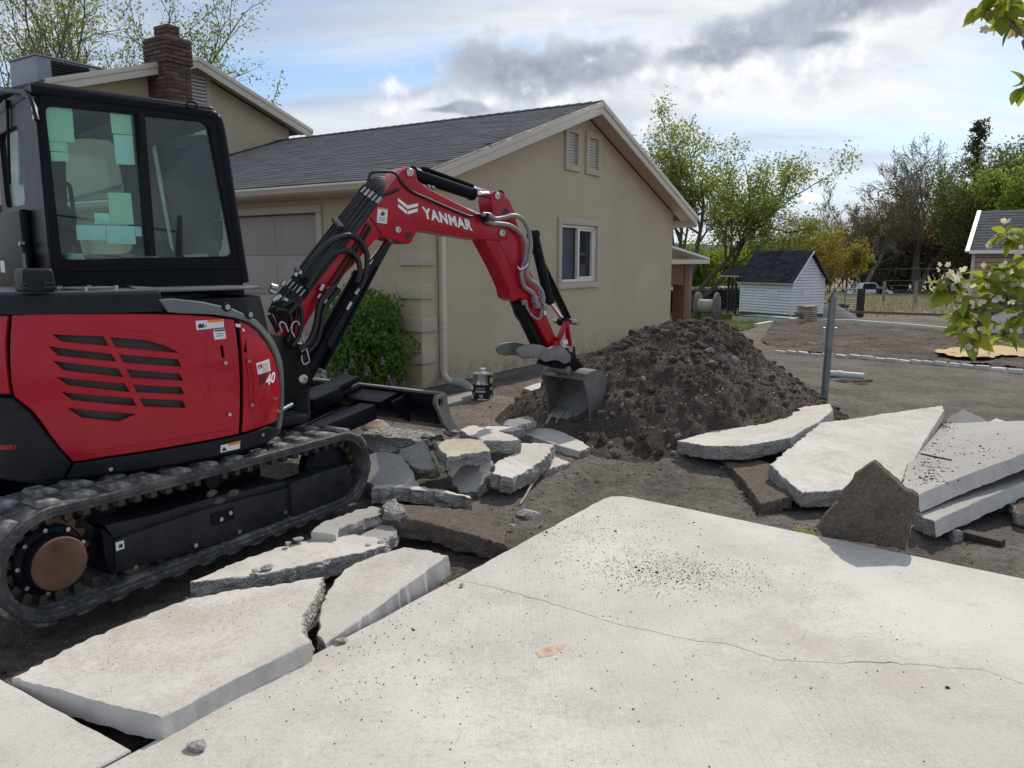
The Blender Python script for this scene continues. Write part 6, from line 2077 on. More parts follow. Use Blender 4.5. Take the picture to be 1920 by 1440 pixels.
slab('concrete_plate', 'grey triangular concrete piece behind the right-hand pile',
     [(1765, 797), (1783, 779), (1806, 767), (1830, 778), (1857, 792), (1820, 800)], [(1783, 779, .12), (1857, 792, .14), (1806, 767, .19)], .08, G_, B_, 'concrete plate', seed=37, rough=.008)
slab('concrete_chunk', 'small white concrete corner poking up behind the grey soiled slab',
     [(1850, 792), (1868, 784), (1886, 790), (1880, 796)], [(1850, 792, .17), (1868, 784, .19), (1886, 790, .18)], .07, T_, B_, 'concrete chunk', seed=38, rough=.006)
slab('concrete_chunk', 'rough brown concrete chunk at the right frame edge below the lowest slab',
     [(1895, 945), (1920, 936), (1960, 935), (1975, 950), (1930, 965), (1900, 958)], [(1895, 945, .0), (1960, 935, .03), (1930, 965, .01)], .09, BB, B_, 'concrete chunk', seed=39, rough=.02, toprough=.01)
p = gp(1792, 1012)
ob = link('stone', rock_data('stone', MAT['broken'], 77, 3, .35)); ob.location = p + Vector((0, 0, .02)); ob.scale = (.05, .045, .045)
tag(ob, 'grey stone next to the dark plank end under the right-hand pile', 'stone')
a, b_ = gp(1803, 1008), gp(1880, 1028)
MBp = MB().bar(a + Vector((0, 0, .03)), b_ + Vector((0, 0, .03)), .08, .045)
tag(MBp.build('timber_offcut', MAT['darkwood'], None, bevel=.005), 'short dark timber offcut on the ground under the right-hand pile', 'timber')
tw = MB().tube([on_z(1727, 851, .20), on_z(1755, 857, .215), on_z(1784, 863, .23)], [.007, .007, .006], 6)
tag(tw.build('twig', MAT['darkwood']), 'thin dark twig lying on the grey soiled slab', 'twig')
sp_ = [gp(1010, 904, .05), gp(997, 918, .04), gp(985, 934, .015), gp(975, 945, .0)]
tag(MB().tube(smooth_path(sp_, 5), .009, 6).build('dry_root', MAT['twig']), 'pale dry root stalk on the dirt in front of the rubble', 'root')

# ------------------------------------------------------------------ soil heap
HC = Vector((1.92, 8.35))
ang0 = R(12)
def heap_h(x, y):
    dx, dy = x - HC.x, y - HC.y
    ca_, sa_ = math.cos(ang0), math.sin(ang0)
    u = dx * ca_ + dy * sa_; v = -dx * sa_ + dy * ca_
    ru = np.where(u > 0, 1.78, 2.2); rv = np.where(v > 0, 1.7, 1.85)
    r = np.sqrt((u / ru) ** 2 + (v / rv) ** 2)
    r = r * (1 + .10 * fbm(x * .8 + 3, y * .8, None, 2, 41))
    prof = np.clip(1 - r, 0, 1)
    h = 1.06 * np.clip(1 - r ** 1.45, 0, 1)
    # spur running left under the bucket
    sx, sy = x - .75, y - 7.7
    h = np.maximum(h, .22 * np.clip(1 - np.sqrt((sx / .85) ** 2 + (sy / .9) ** 2), 0, 1))
    sx, sy = x - 1.15, y - 6.95
    h = np.maximum(h, .22 * np.clip(1 - np.sqrt((sx / .9) ** 2 + (sy / .6) ** 2), 0, 1))
    k = np.clip(h / .12, 0, 1)
    h = h + k * (.13 * fbm(x * 1.7, y * 1.7, None, 3, 43) + .055 * fbm(x * 6, y * 6, None, 3, 44) + .022 * fbm(x * 19, y * 19, None, 3, 45))
    return h
xs_h = np.arange(-.6, 4.4, .023); ys_h = np.arange(6.1, 10.5, .024)
HX, HY = np.meshgrid(xs_h, ys_h)
HZ = heap_h(HX.ravel(), HY.ravel())
gzv = base_z(HX.ravel(), HY.ravel())
hv = np.stack([HX.ravel() , HY.ravel(), np.where(HZ > .004, gzv + HZ - .012, gzv - .12)], 1)
nx_, ny_ = len(xs_h), len(ys_h)
ii = (np.arange(ny_ - 1)[:, None] * nx_ + np.arange(nx_ - 1)[None, :]).ravel()
quads = np.stack([ii, ii + 1, ii + 1 + nx_, ii + nx_], 1)
keep = (HZ[quads] > .004).any(1)
quads = quads[keep]
used, inv = np.unique(quads.ravel(), return_inverse=True)
hm = bpy.data.meshes.new('soil_heap')
hm.from_pydata(hv[used].tolist(), [], inv.reshape(-1, 4).tolist())
hm.materials.append(MAT['soil']); hm.shade_smooth()
heap = tag(link('soil_heap', hm), 'big heap of dark loose soil beside the excavator bucket', 'soil heap')
def surf(x, y):
    xa, ya = np.array([x]), np.array([y])
    h = float(heap_h(xa, ya)[0])
    return max(gz(x, y), float(base_z(x, y)) + h - .012 if h > .004 else -9)
def scatter(name, pts, sizes, mat, parent=None, seed=0, shapes=6, flat=.75, label=None, cat=None):
    """many small lumps as one mesh"""
    src = []
    for k in range(shapes):
        me = rock_data('lump', mat, seed * 31 + k, 1, .5, flat)
        src.append((np.array([v.co[:] for v in me.vertices]), np.array([p.vertices[:] for p in me.polygons])))
        bpy.data.meshes.remove(me)
    rn_ = np.random.default_rng(seed)
    V_, F_ = [], []
    base_i = 0
    for (x, y, z), s in zip(pts, sizes):
        v, f_ = src[rn_.integers(shapes)]
        a = rn_.uniform(0, 6.283); b2 = rn_.uniform(-.6, .6)
        ca_, sa_ = math.cos(a), math.sin(a)
        rot = np.array([[ca_, -sa_, 0], [sa_, ca_, 0], [0, 0, 1]]) @ np.array([[1, 0, 0], [0, math.cos(b2), -math.sin(b2)], [0, math.sin(b2), math.cos(b2)]])
        sc = s * rn_.uniform(.75, 1.3, 3)
        V_.append((v * sc) @ rot.T + np.array([x, y, z])); F_.append(f_ + base_i); base_i += len(v)
    if not V_: return None
    me = bpy.data.meshes.new(name)
    V_ = np.concatenate(V_); F_ = np.concatenate(F_)
    me.vertices.add(len(V_)); me.vertices.foreach_set('co', V_.ravel())
    me.loops.add(F_.size); me.loops.foreach_set('vertex_index', F_.ravel())
    me.polygons.add(len(F_)); me.polygons.foreach_set('loop_start', np.arange(len(F_)) * 3)
    me.update(calc_edges=True)
    me.materials.append(mat)
    ob = link(name, me, parent)
    return tag(ob, label, cat, kind='stuff')
rg = np.random.default_rng(5)
N = 16000
cx_ = rg.normal(HC.x, 1.15, N); cy_ = rg.normal(HC.y - .2, 1.0, N)
hh2 = heap_h(cx_, cy_)
ok = hh2 > .02
cx_, cy_, hh2 = cx_[ok], cy_[ok], hh2[ok]
sz = .004 + .012 * rg.random(len(cx_)) ** 3 + np.where(rg.random(len(cx_)) < .035 + .05 * (hh2 > .75), .012 + .04 * rg.random(len(cx_)) ** 2, 0)
zz2 = base_z(cx_, cy_) + hh2 - .012
scatter('soil_clods', np.stack([cx_, cy_, zz2], 1), sz, MAT['clod'], heap, 1, 8, .8)
# crumbs and clods strewn on the open ground
N = 20000
cx_ = rg.uniform(-2.6, 4.2, N); cy_ = rg.uniform(2.3, 9.5, N)
dens_ = .25 + .75 * np.exp(-(((cx_ - 1.0) / 1.3) ** 2 + ((cy_ - 6.7) / .9) ** 2)) + .4 * np.exp(-(((cx_ + 1.4) / .7) ** 2 + ((cy_ - 2.9) / .6) ** 2))
ok = (rg.random(N) < dens_) & ~in_driveway(cx_, cy_, -.02) & (heap_h(cx_, cy_) < .02)
cx_, cy_ = cx_[ok], cy_[ok]
zc = ground_h(cx_, cy_)
sz = .004 + .008 * rg.random(len(cx_)) + np.where(rg.random(len(cx_)) < .05, .02 * rg.random(len(cx_)), 0)
half = rg.random(len(cx_)) < .6
P_ = np.stack([cx_, cy_, zc], 1)
scatter('soil_crumbs', P_[half], sz[half], MAT['clod'], None, 2, 6, .7, 'scattered dark soil crumbs on the bare ground', 'soil crumbs')
scatter('gravel', P_[~half], sz[~half] * .8, MAT['stone'], None, 3, 6, .7, 'scattered grey pebbles on the bare ground', 'gravel')
# crumbs on the driveway: a trail from the corner, thinning towards the camera
N = 3800
ctr = on_z(1260, 1075, 0); c2 = on_z(1120, 1000, 0); c3 = on_z(1330, 1230, 0); c4 = on_z(800, 1180, 0)
px_, py_ = [], []
for c_, sx_, sy_, n_ in ((ctr, .24, .15, 1600), (c2, .32, .30, 900), (c3, .7, .40, 200), (c4, .3, .35, 260), (on_z(600, 1350, 0), .5, .3, 100), (Vector((.6, 3.1, 0)), 1.6, .9, 120), (on_z(700, 1150, 0), .12, .3, 300)):
    px_.append(rg.normal(c_.x, sx_, n_)); py_.append(rg.normal(c_.y, sy_, n_))
px_, py_ = np.concatenate(px_), np.concatenate(py_)
ok = in_driveway(px_, py_, .01)
px_, py_ = px_[ok], py_[ok]
sz = .0014 + .0030 * rg.random(len(px_)) ** 2.5 + np.where(rg.random(len(px_)) < .012, .008 * rg.random(len(px_)), 0)
scatter('driveway_crumbs', np.stack([px_, py_, np.full(len(px_), .001)], 1), sz, MAT['clod'], None, 4, 6, .7, 'dark soil crumbs scattered over the concrete driveway', 'soil crumbs')
# dirt on the two big right-hand slabs and on the near slabs
def strew(refs, pxs, n_, seed, smin=.003, smax=.010, mat=None):
    o, nn = plane_of(refs)
    r_ = random.Random(seed); out = []
    for _ in range(n_):
        x, y, sx_, sy_ = pxs[r_.randrange(len(pxs))]
        p = on_plane(r_.gauss(x, sx_), r_.gauss(y, sy_), o, nn)
        out.append((p.x, p.y, p.z + .002))
    return out, [smin + (smax - smin) * r_.random() ** 2 for _ in range(n_)]
pp, ss = strew([(1719, 930, .15), (1781, 794, .13), (1985, 830, .34)], [(1752, 840, 14, 18), (1740, 872, 18, 14), (1770, 800, 10, 5), (1745, 898, 20, 8), (1830, 840, 40, 20)], 520, 3, .002, .011)
scatter('slab_dirt', pp, ss, MAT['clod'], None, 6, 6, .7, 'dark dirt crumbs on the grey soiled slab', 'soil crumbs')
pp, ss = strew([(22, 1273, .012), (303, 1347, .075), (607, 1082, .045)], [(400, 1150, 90, 25), (470, 1140, 40, 14), (250, 1230, 80, 30)], 340, 4, .0012, .0035)
scatter('slab_dirt', pp, ss, MAT['clod'], None, 7, 6, .7, 'fine dirt crumbs on the large lower left slab', 'soil crumbs')
# stones in the heap
stone_me = [rock_data('heap_stone', MAT['stone'], 90 + k, 2, .35, .85) for k in range(4)]
def heap_pt(x, y):
    """first hit of the pixel's ray on the heap, None when it misses"""
    r_ = ray(x, y); ts = np.arange(5.5, 11.0, .02)
    X, Y, Z = r_.x * ts, r_.y * ts, CAM_H + r_.z * ts
    h = heap_h(X, Y)
    hit = np.where((Z <= base_z(X, Y) + h - .012) & (h > .02))[0]
    if not len(hit): return None
    return C0 + r_ * float(ts[hit[0]])
stones = [(1329, 658, .085), (1352, 676, .10), (1376, 676, .10), (1396, 690, .05), (1206, 711, .05), (1334, 681, .07), (1268, 740, .035), (1170, 779, .04), (1166, 760, .05), (1270, 818, .055), (1311, 783, .05), (1140, 785, .04), (1255, 838, .05), (1262, 852, .06), (1146, 834, .06), (1405, 670, .05), (1372, 700, .04)]
for i, (x, y, s_) in enumerate(stones):
    p = heap_pt(x, y)
    if p is None: continue
    ob = link('heap_stone', stone_me[i % 4]); ob.location = p; ob.scale = (s_ * .62, s_ * .55, s_ * .55); ob.rotation_euler = (i * .7, i * 1.3, i * 2.1)
    tag(ob, 'grey stone half sunk in the dark soil heap', 'stone', 'stones in the soil heap')
clod_me = [rock_data('soil_lump', MAT['clod'], 120 + k, 3, .5, .85) for k in range(4)]
lumps = [(1290, 592, .12), (1275, 603, .09), (1310, 604, .08), (1318, 618, .09), (1345, 612, .07), (1260, 620, .08), (1297, 628, .09), (1330, 630, .09), (1395, 606, .10), (1375, 602, .07), (1240, 630, .06), (1355, 640, .08), (1310, 645, .08), (1495, 690, .10), (1480, 700, .06),
         (1300, 722, .09), (1320, 715, .06), (1240, 750, .09), (1180, 830, .10), (1130, 822, .09), (1215, 835, .09), (1155, 850, .08), (1235, 848, .07), (1100, 815, .07), (1205, 815, .06), (1280, 660, .06), (1225, 660, .06), (1180, 690, .05)]
for i, (x, y, s_) in enumerate(lumps):
    p = heap_pt(x, y + 4) or heap_pt(x, y + 16)
    if p is None: continue
    ob = link('soil_lump', clod_me[i % 4]); ob.location = p; ob.scale = (s_ * .75, s_ * .65, s_ * .6); ob.rotation_euler = (i * .9, i * .4, i * 1.7)
    tag(ob, 'fist-sized dark clod on the soil heap', 'clod', 'clods on the soil heap')

# ------------------------------------------------------------------ small things near the house and heap
# metal can
cb_ = gp(906, 748)
can = empty('metal_can', cb_, R(15), 'silver metal can with dark printed label on the dirt by the downspout', 'can')
cr, ch = .125, .33
MB().lathe([(cr - .004, 0), (cr, .004), (cr, .012), (cr - .002, .016), (cr - .002, ch * .50), (cr, ch * .51), (cr - .002, ch * .53), (cr - .002, ch * .6), (cr, ch * .61), (cr - .002, ch * .63), (cr - .002, ch - .02), (cr, ch - .014), (cr, ch), (cr - .008, ch), (cr - .01, ch - .012), (0, ch - .012)], 36).build('can_body', MAT['canmetal'], can, smooth=40)
def can_band(name, a0, a1, z0, z1, mat, r_=None, n=20):
    r_ = r_ or cr + .0006
    vs_, fs = [], []
    for i in range(n + 1):
        a = a0 + (a1 - a0) * i / n
        for z in (z0, z1): vs_.append((r_ * math.cos(a), r_ * math.sin(a), z))
    for i in range(n): fs.append((2 * i, 2 * i + 2, 2 * i + 3, 2 * i + 1))
    return MB().add(vs_, fs).build(name, mat, can, smooth=60)
can_band('can_label', R(-200), R(60), .02, ch * .58, MAT['canlabel'], n=40)
can_band('can_label', R(-75), R(60), ch * .58, ch * .93, MAT['canlabel'], n=20)
for k, (a0, a1, z0, z1, m_) in enumerate(((-150, -90, .10, .125, 'cangrey'), (-148, -95, .145, .155, 'cangrey'), (-125, -105, .03, .075, 'canpink'), (-60, -40, .02, .06, 'cangrey'), (-62, -35, .21, .28, 'canyellow'), (-60, -38, .13, .16, 'canyellow'))):
    can_band('can_print', R(a0), R(a1), z0, z1, MAT[m_], cr + .0014, 8)
MB().lathe([(.03, ch - .012), (.03, ch + .01), (.018, ch + .015), (.018, ch + .04), (.034, ch + .045), (.034, ch + .06), (0, ch + .06)], 18).build('can_cap', MAT['cup'], can, smooth=40)
# splash pad
pa1 = [gp(834, 748), gp(885, 740), gp(884, 752), gp(840, 765)]
pad = MB().prism([(p.x, p.y, p.z - .02) for p in pa1], (0, 0, .07))
tag(pad.build('splash_pad', MAT['slabpad'], None, bevel=.01), 'flat concrete pad under the downspout outlet', 'concrete pad')
# steel post
pb0 = gp(1544, 752); pb1 = at_y(1562, 556, pb0.y + .05)
post = empty('steel_post', pb0, 0, 'leaning galvanised steel post standing behind the soil heap', 'post')
d = pb1 - pb0
MB().tube([Vector((0, 0, -.25)) * 1, d], .043, 16).build('post_tube', MAT['galv'], post, smooth=50)
q = d * .70
MB().cyl(q - d.normalized() * .012, q + d.normalized() * .012, .055, n=16).cyl(q + Vector((-.085, 0, 0)), q + Vector((.085, 0, 0)), .009, n=8).build('post_band', MAT['galv'], post)
# plastic pipe on the gravel
p0, p1 = gp(1556, 706, .045), gp(1620, 711, .04)
pipe = empty('plastic_pipe', p0, 0, 'short grey plastic drain pipe lying right of the steel post', 'pipe')
dd = p1 - p0
MB().cyl((0, 0, 0), tuple(dd), .048, n=16).build('pipe_tube', MAT['pvc'], pipe, smooth=50)
MB().cyl(tuple(dd * .22), tuple(dd * .36), .058, n=16).build('pipe_socket', MAT['pvc'], pipe, smooth=50)
for i, (x, y) in enumerate(((1600, 715), (1622, 716), (1580, 716), (1610, 722))):
    p = gp(x, y)
    ob = link('soil_lump', clod_me[i % 4]); ob.location = p; ob.scale = (.12, .09, .05)
    tag(ob, 'low dark soil lump beside the plastic drain pipe', 'clod', 'clods by the plastic pipe')

# ------------------------------------------------------------------ background
# tilled bed with pale edging
bed_px = [(1425, 640), (1445, 612), (1500, 606), (1620, 609), (1790, 622), (1990, 640), (2120, 655), (2120, 712), (1990, 697), (1800, 683), (1640, 671), (1540, 664), (1455, 658)]
bedp = [gp(x, y) for x, y in bed_px]
bx0, bx1 = min(p.x for p in bedp), max(p.x for p in bedp); by0, by1 = min(p.y for p in bedp), max(p.y for p in bedp)
bxs, bys = np.arange(bx0, bx1, .09), np.arange(by0, by1, .09)
BX, BY = np.meshgrid(bxs, bys)
def inside(poly, X, Y):
    c = np.zeros(X.shape, bool)
    n = len(poly)
    for i in range(n):
        a, b_ = poly[i], poly[(i + 1) % n]
        c ^= ((a.y > Y) != (b_.y > Y)) & (X < (b_.x - a.x) * (Y - a.y) / (b_.y - a.y + 1e-12) + a.x)
    return c
def patch(name, poly, step, hfun, mat, kind='structure', label=None, cat=None):
    x0, x1 = min(p.x for p in poly), max(p.x for p in poly); y0, y1 = min(p.y for p in poly), max(p.y for p in poly)
    xs_, ys_ = np.arange(x0, x1 + step, step), np.arange(y0, y1 + step, step)
    X, Y = np.meshgrid(xs_, ys_)
    m = inside(poly, X.ravel(), Y.ravel())
    Z = hfun(X.ravel(), Y.ravel())
    nx, ny = len(xs_), len(ys_)
    ii = (np.arange(ny - 1)[:, None] * nx + np.arange(nx - 1)[None, :]).ravel()
    q = np.stack([ii, ii + 1, ii + 1 + nx, ii + nx], 1)
    q = q[m[q].sum(1) >= 3]
    u, inv = np.unique(q.ravel(), return_inverse=True)
    me = bpy.data.meshes.new(name)
    me.from_pydata(np.stack([X.ravel()[u], Y.ravel()[u], Z[u]], 1).tolist(), [], inv.reshape(-1, 4).tolist())
    me.materials.append(mat); me.shade_smooth()
    return tag(link(name, me), label, cat, kind=kind)
patch('tilled_bed', bedp, .055, lambda X, Y: ground_h(X, Y) + .022 + .06 * fbm(X * 2.2, Y * 2.2, None, 4, 61) + .03 * fbm(X * 9, Y * 9, None, 2, 62), MAT['bed'])
# edging of pale pavers
edg = empty('garden_edging', gp(1640, 670), 0, 'row of pale pavers edging the tilled bed behind the steel post', 'edging')
pv = MB().box((0, 0, 0), (.19, .10, .07)).build('paver', MAT['paver'], None, bevel=.008, seg=1)
pvm = pv.data; bpy.data.objects.remove(pv)
path = [gp(x, y) for x, y in ((1450, 661), (1540, 668), (1640, 676), (1800, 690), (1920, 701), (2100, 718))]
L = 0; rp_ = random.Random(2)
for a, b_ in zip(path[:-1], path[1:]):
    n = int((b_ - a).length / .205)
    for i in range(n):
        p = a.lerp(b_, (i + .5) / n)
        ob = link('paver', pvm, edg)
        ob.location = Vector((p.x + rp_.uniform(-.02, .02), p.y + rp_.uniform(-.02, .02), gz(p.x, p.y) + .025 + rp_.uniform(-.01, .012))) - edg.location
        ob.rotation_euler = (rp_.uniform(-.06, .06), rp_.uniform(-.06, .06), math.atan2(b_.y - a.y, b_.x - a.x) + rp_.uniform(-.12, .12))
bd2 = MB()
path = [gp(x, y) for x, y in ((1455, 657), (1540, 663), (1640, 670), (1800, 683), (1990, 699))]
for a, b_ in zip(path[:-1], path[1:]):
    bd2.bar(a + Vector((0, 0, .05)), b_ + Vector((0, 0, .05)), .04, .09)
bd2.build('edging_board', MAT['greywood'], edg)
far = [gp(x, y) for x, y in ((1418, 613), (1450, 607), (1500, 602.5), (1600, 605), (1700, 613), (1780, 621), (1850, 628))]
fe = MB()
for a, b_ in zip(far[:-1], far[1:]):
    fe.bar(a + Vector((0, 0, .05)), b_ + Vector((0, 0, .05)), .14, .10)
tag(fe.build('kerb_strip', MAT['paver']), 'thin pale kerb strip along the far side of the tilled bed', 'kerb', kind='thing')
# sawdust
sw_px = [(1748, 664), (1790, 656), (1850, 655), (1930, 657), (2050, 662), (2050, 678), (1930, 676), (1880, 672), (1840, 679), (1795, 676), (1760, 672)]
patch('sawdust', [gp(x, y) for x, y in sw_px], .06, lambda X, Y: ground_h(X, Y) + .07 + .05 * fbm(X * 3, Y * 3, None, 4, 71), MAT['sawdust'], 'stuff', 'patch of yellow sawdust on the tilled bed', 'sawdust')
# lawn
lw = [gp(x, y) for x, y in ((1180, 575), (1300, 566), (1400, 575), (1440, 596), (1425, 612), (1395, 622), (1330, 620), (1180, 620))]
patch('lawn', lw, .25, lambda X, Y: ground_h(X, Y) + .03, MAT['grass'], 'structure')
def blades(name, poly, n, hmin, hmax, mat, seed, label, cat, w=.012):
    rn_ = np.random.default_rng(seed)
    x0, x1 = min(p.x for p in poly), max(p.x for p in poly); y0, y1 = min(p.y for p in poly), max(p.y for p in poly)
    X = rn_.uniform(x0, x1, n); Y = rn_.uniform(y0, y1, n)
    m = inside(poly, X, Y); X, Y = X[m], Y[m]
    k = len(X)
    Z = ground_h(X, Y) + .01
    a = rn_.uniform(0, 6.28, k); h = rn_.uniform(hmin, hmax, k)
    lx, ly = rn_.normal(0, .35, k) * h, rn_.normal(0, .35, k) * h
    V_ = np.stack([np.stack([X - np.cos(a) * w, Y - np.sin(a) * w, Z], 1), np.stack([X + np.cos(a) * w, Y + np.sin(a) * w, Z], 1), np.stack([X + lx, Y + ly, Z + h], 1)], 1).reshape(-1, 3)
    me = bpy.data.meshes.new(name)
    me.vertices.add(len(V_)); me.vertices.foreach_set('co', V_.ravel())
    me.loops.add(3 * k); me.loops.foreach_set('vertex_index', np.arange(3 * k))
    me.polygons.add(k); me.polygons.foreach_set('loop_start', np.arange(k) * 3)
    me.update(calc_edges=True); me.materials.append(mat)
    return tag(link(name, me), label, cat, kind='stuff')
blades('lawn_grass', lw, 26000, .05, .12, MAT['grass'], 3, 'short bright green lawn grass beside the playhouse', 'grass', .01)
# dry grass in the field
fld = [Vector((8, 30, 0)), Vector((60, 30, 0)), Vector((70, 95, 0)), Vector((14, 95, 0))]
MAT['drygrass'] = leafmat('dry_grass_blades', (.20, .175, .12), (.34, .30, .22), .3)
blades('dry_grass', fld, 42000, .10, .32, MAT['drygrass'], 5, 'tufts of dry pale grass in the field behind the fence', 'grass', .03)

# white playhouse
PHA = R(8)
pl, pr = gp(1390, 597), gp(1493, 603)
ph_o = Vector(pl); ph_d = (pr - pl); phw = math.hypot(ph_d.x, ph_d.y); pang = math.atan2(ph_d.y, ph_d.x)
play = empty('playhouse', (pl.x, pl.y, pl.z), pang, 'small white playhouse with steep dark roof and lean-to, lap siding', 'playhouse')
pX = Vector((math.cos(pang), math.sin(pang), 0)); pYv = Vector((-math.sin(pang), math.cos(pang), 0))
def ph(x, y, v=0.0):
    q = on_plane(x, y, Vector(pl) + pYv * v, pYv) - Vector(pl)
    return Vector((q.dot(pX), v, q.z))
ev = ph(1440, 520, 0).z; z0 = ph(1440, 588, 0).z
pdp = 1.55
rdg = ph(1510, 471, pdp / 2).z
x0_, x1_ = ph(1390, 540, 0).x, ph(1487, 540, 0).x
MB().box(((x0_ + x1_) / 2, pdp / 2, (ev + z0) / 2), (x1_ - x0_ - .04, pdp - .04, ev - z0)).prism([(x1_ - .03, .02, ev), (x1_ - .03, pdp - .02, ev), (x1_ - .03, pdp / 2, rdg - .08)], (-(x1_ - x0_ - .06), 0, 0)).build('wall', MAT['coolgrey'], play)  # grey backing: shade of the gaps between boards put into the colour
nb = 13
bhh = (ev - z0) / nb
for i in range(nb):
    MB().prism([(x0_, -.035, z0 + i * bhh + .022), (x0_, -.005, z0 + (i + 1) * bhh), (x0_, .02, z0 + (i + 1) * bhh), (x0_, .02, z0 + i * bhh)], (x1_ - x0_, 0, 0)).build('siding_board', MAT['whitewood'], play)
z = z0; i = 0
while z < rdg - .12:
    half = pdp / 2 if z + bhh < ev else max(.02, (pdp / 2) * (rdg - .08 - z - bhh) / (rdg - .08 - ev))
    MB().prism([(x1_ + .035, pdp / 2 - half, z + .022), (x1_ + .005, pdp / 2 - half, z + bhh), (x1_ - .02, pdp / 2 - half, z + bhh), (x1_ - .02, pdp / 2 - half, z)], (0, 2 * half, 0)).build('siding_board', MAT['whitewood'], play)
    z += bhh
for xx, yy in ((x0_, -.01), (x1_, -.012), (x1_ + .0, pdp)):
    MB().box((xx, yy, (ev + z0) / 2), (.06, .05, ev - z0 + .02)).build('corner_board', MAT['whitewood'], play)
wa, wb = ph(1438, 541, -.01), ph(1460, 559, -.01)
MB().box(((wa.x + wb.x) / 2, -.025, (wa.z + wb.z) / 2), (wb.x - wa.x, .03, wa.z - wb.z)).build('shutter', MAT['whitedoor'], play, bevel=.004)
MB().box((x1_ + .025, pdp * .42, (wa.z + wb.z) / 2), (.03, .36, wa.z - wb.z)).build('shutter', MAT['whitedoor'], play, bevel=.004)
MB().box(((x0_ + x1_) / 2, pdp / 2, z0 - .04), (x1_ - x0_ + .06, pdp + .04, .1)).build('base_board', MAT['greentarp'], play)
rf_ = MB()
ov = .16
slp = (rdg - ev) / (pdp / 2)
for sgn, yb in ((1, -ov), (-1, pdp + ov)):
    ze = ev - ov * slp + .03
    rf_.prism([(x0_ - .12, yb, ze), (x1_ + .14, yb, ze), (x1_ + .14, pdp / 2, rdg + .03), (x0_ - .12, pdp / 2, rdg + .03)], (0, 0, -.05))
rfo = rf_.build('roof', MAT['shingleblue'], play)
tabs_ = MB(); rq = random.Random(6)
sl_ = math.hypot(pdp / 2 + ov, rdg - ev + ov * slp); nr_ = 11
for r_ in range(nr_):
    f0, f1 = r_ / nr_, (r_ + 1.08) / nr_
    x = x0_ - .12 - rq.random() * .15
    while x < x1_ + .14:
        w = rq.uniform(.12, .26)
        xa, xb = max(x, x0_ - .12), min(x + w - .006, x1_ + .14)
        if xb > xa:
            y_a, z_a = -ov + (pdp / 2 + ov) * f0, ev - ov * slp + .03 + (rdg - ev + ov * slp) * f0
            y_b, z_b = -ov + (pdp / 2 + ov) * min(f1, 1), ev - ov * slp + .03 + (rdg - ev + ov * slp) * min(f1, 1)
            tabs_.prism([(xa, y_a, z_a + .014), (xb, y_a, z_a + .014), (xb, y_b, z_b + .005), (xa, y_b, z_b + .005)], (0, 0, -.012))
        x += w
tag(tabs_.build('shingles', MAT['shingleblue'], rfo, smooth=0), kind='stuff')
for yb in (-ov, pdp + ov):
    MB().bar((x1_ + .15, yb, ev - ov * slp), (x1_ + .15, pdp / 2, rdg), .03, .07, up=(1, 0, 0)).build('barge_board', MAT['whitewood'] if yb < 0 else MAT['brownwood'], rfo)
MB().box(((x0_ + x1_) / 2, -ov, ev - ov * slp - .02), (x1_ - x0_ + .24, .03, .05)).build('eave_board', MAT['palewood'], rfo)
# lean-to on the left
la, lb = ph(1356, 517, 0), ph(1393, 502, .4)
lt = MB().prism([(la.x, -.1, la.z), (x0_ - .12, -.1, la.z), (x0_ - .12, .9, la.z + .32), (la.x + .12, .9, la.z + .32)], (0, 0, .05))
lto = lt.build('lean_to_roof', MAT['shingleblue'], play)
MB().box(((la.x + x0_) / 2 - .05, -.11, la.z - .01), (x0_ - la.x, .03, .06)).build('eave_board', MAT['palewood'], lto)
for px_, yy in ((1365, .0), (1379, .05), (1372, .85)):
    q = ph(px_, 560, yy)
    MB().box((q.x, yy, (z0 + la.z) / 2 - .05), (.07, .07, la.z - z0 + .1)).build('post', MAT['darkwood'], play)
# sandbox frame in front
sb0, sb1 = gp(1372, 604), gp(1482, 609)
sdir = (sb1 - sb0); sang = math.atan2(sdir.y, sdir.x); sL = math.hypot(sdir.x, sdir.y)
sbx = empty('planter_box', sb0, sang, 'low pale timber box with a dark green cover in front of the playhouse', 'planter')
for i in range(3):
    MB().box((sL * (i + .5) / 3, 0, .11), (sL / 3 - .012, .04, .2), Matrix.Rotation(R(-12), 3, 'X')).build('side_board', MAT['palewood'], sbx, bevel=.006)
MB().box((sL / 2, .55, .1), (sL, 1.0, .16)).build('fill', MAT['palewood'], sbx)
MB().box((sL / 2 + .1, .6, .21), (sL * .86, .9, .05)).build('cover', MAT['greentarp'], sbx, bevel=.02)
MB().box((sL + .03, .1, .12), (.16, .3, .24)).build('end_board', MAT['palewood'], sbx, bevel=.01)
# stone pillar stack by the playhouse
for i, (y0s, y1s, lab) in enumerate(((605, 589, 'lower block of the tan stone stack beside the playhouse'), (589, 573, 'upper block of the tan stone stack beside the playhouse'))):
    q = gp(1512, 606)
    zb, zt2 = at_y(1512, y0s, q.y).z, at_y(1512, y1s, q.y).z
    st_ = empty('stone_stack', (q.x, q.y, zb), R(20), lab, 'stone stack')
    rr_ = random.Random(i)
    for k in range(4):
        for j in range(2):
            MB().box((-.13 + .26 * j, 0, (k + .5) * (zt2 - zb) / 4), (.25, .42, (zt2 - zb) / 4 - .012), Matrix.Rotation(rr_.uniform(-.04, .04), 3, 'Z')).build('stone', MAT['tanstone'], st_, bevel=.015)
pq = gp(1502, 606)
crate = empty('slatted_crate', pq, R(12), 'grey slatted crate between the playhouse corner and the stone stack', 'crate')
for k in range(4):
    MB().box((0, 0, .05 + k * .09), (.34, .3, .06)).build('slat', MAT['greywood'], crate)
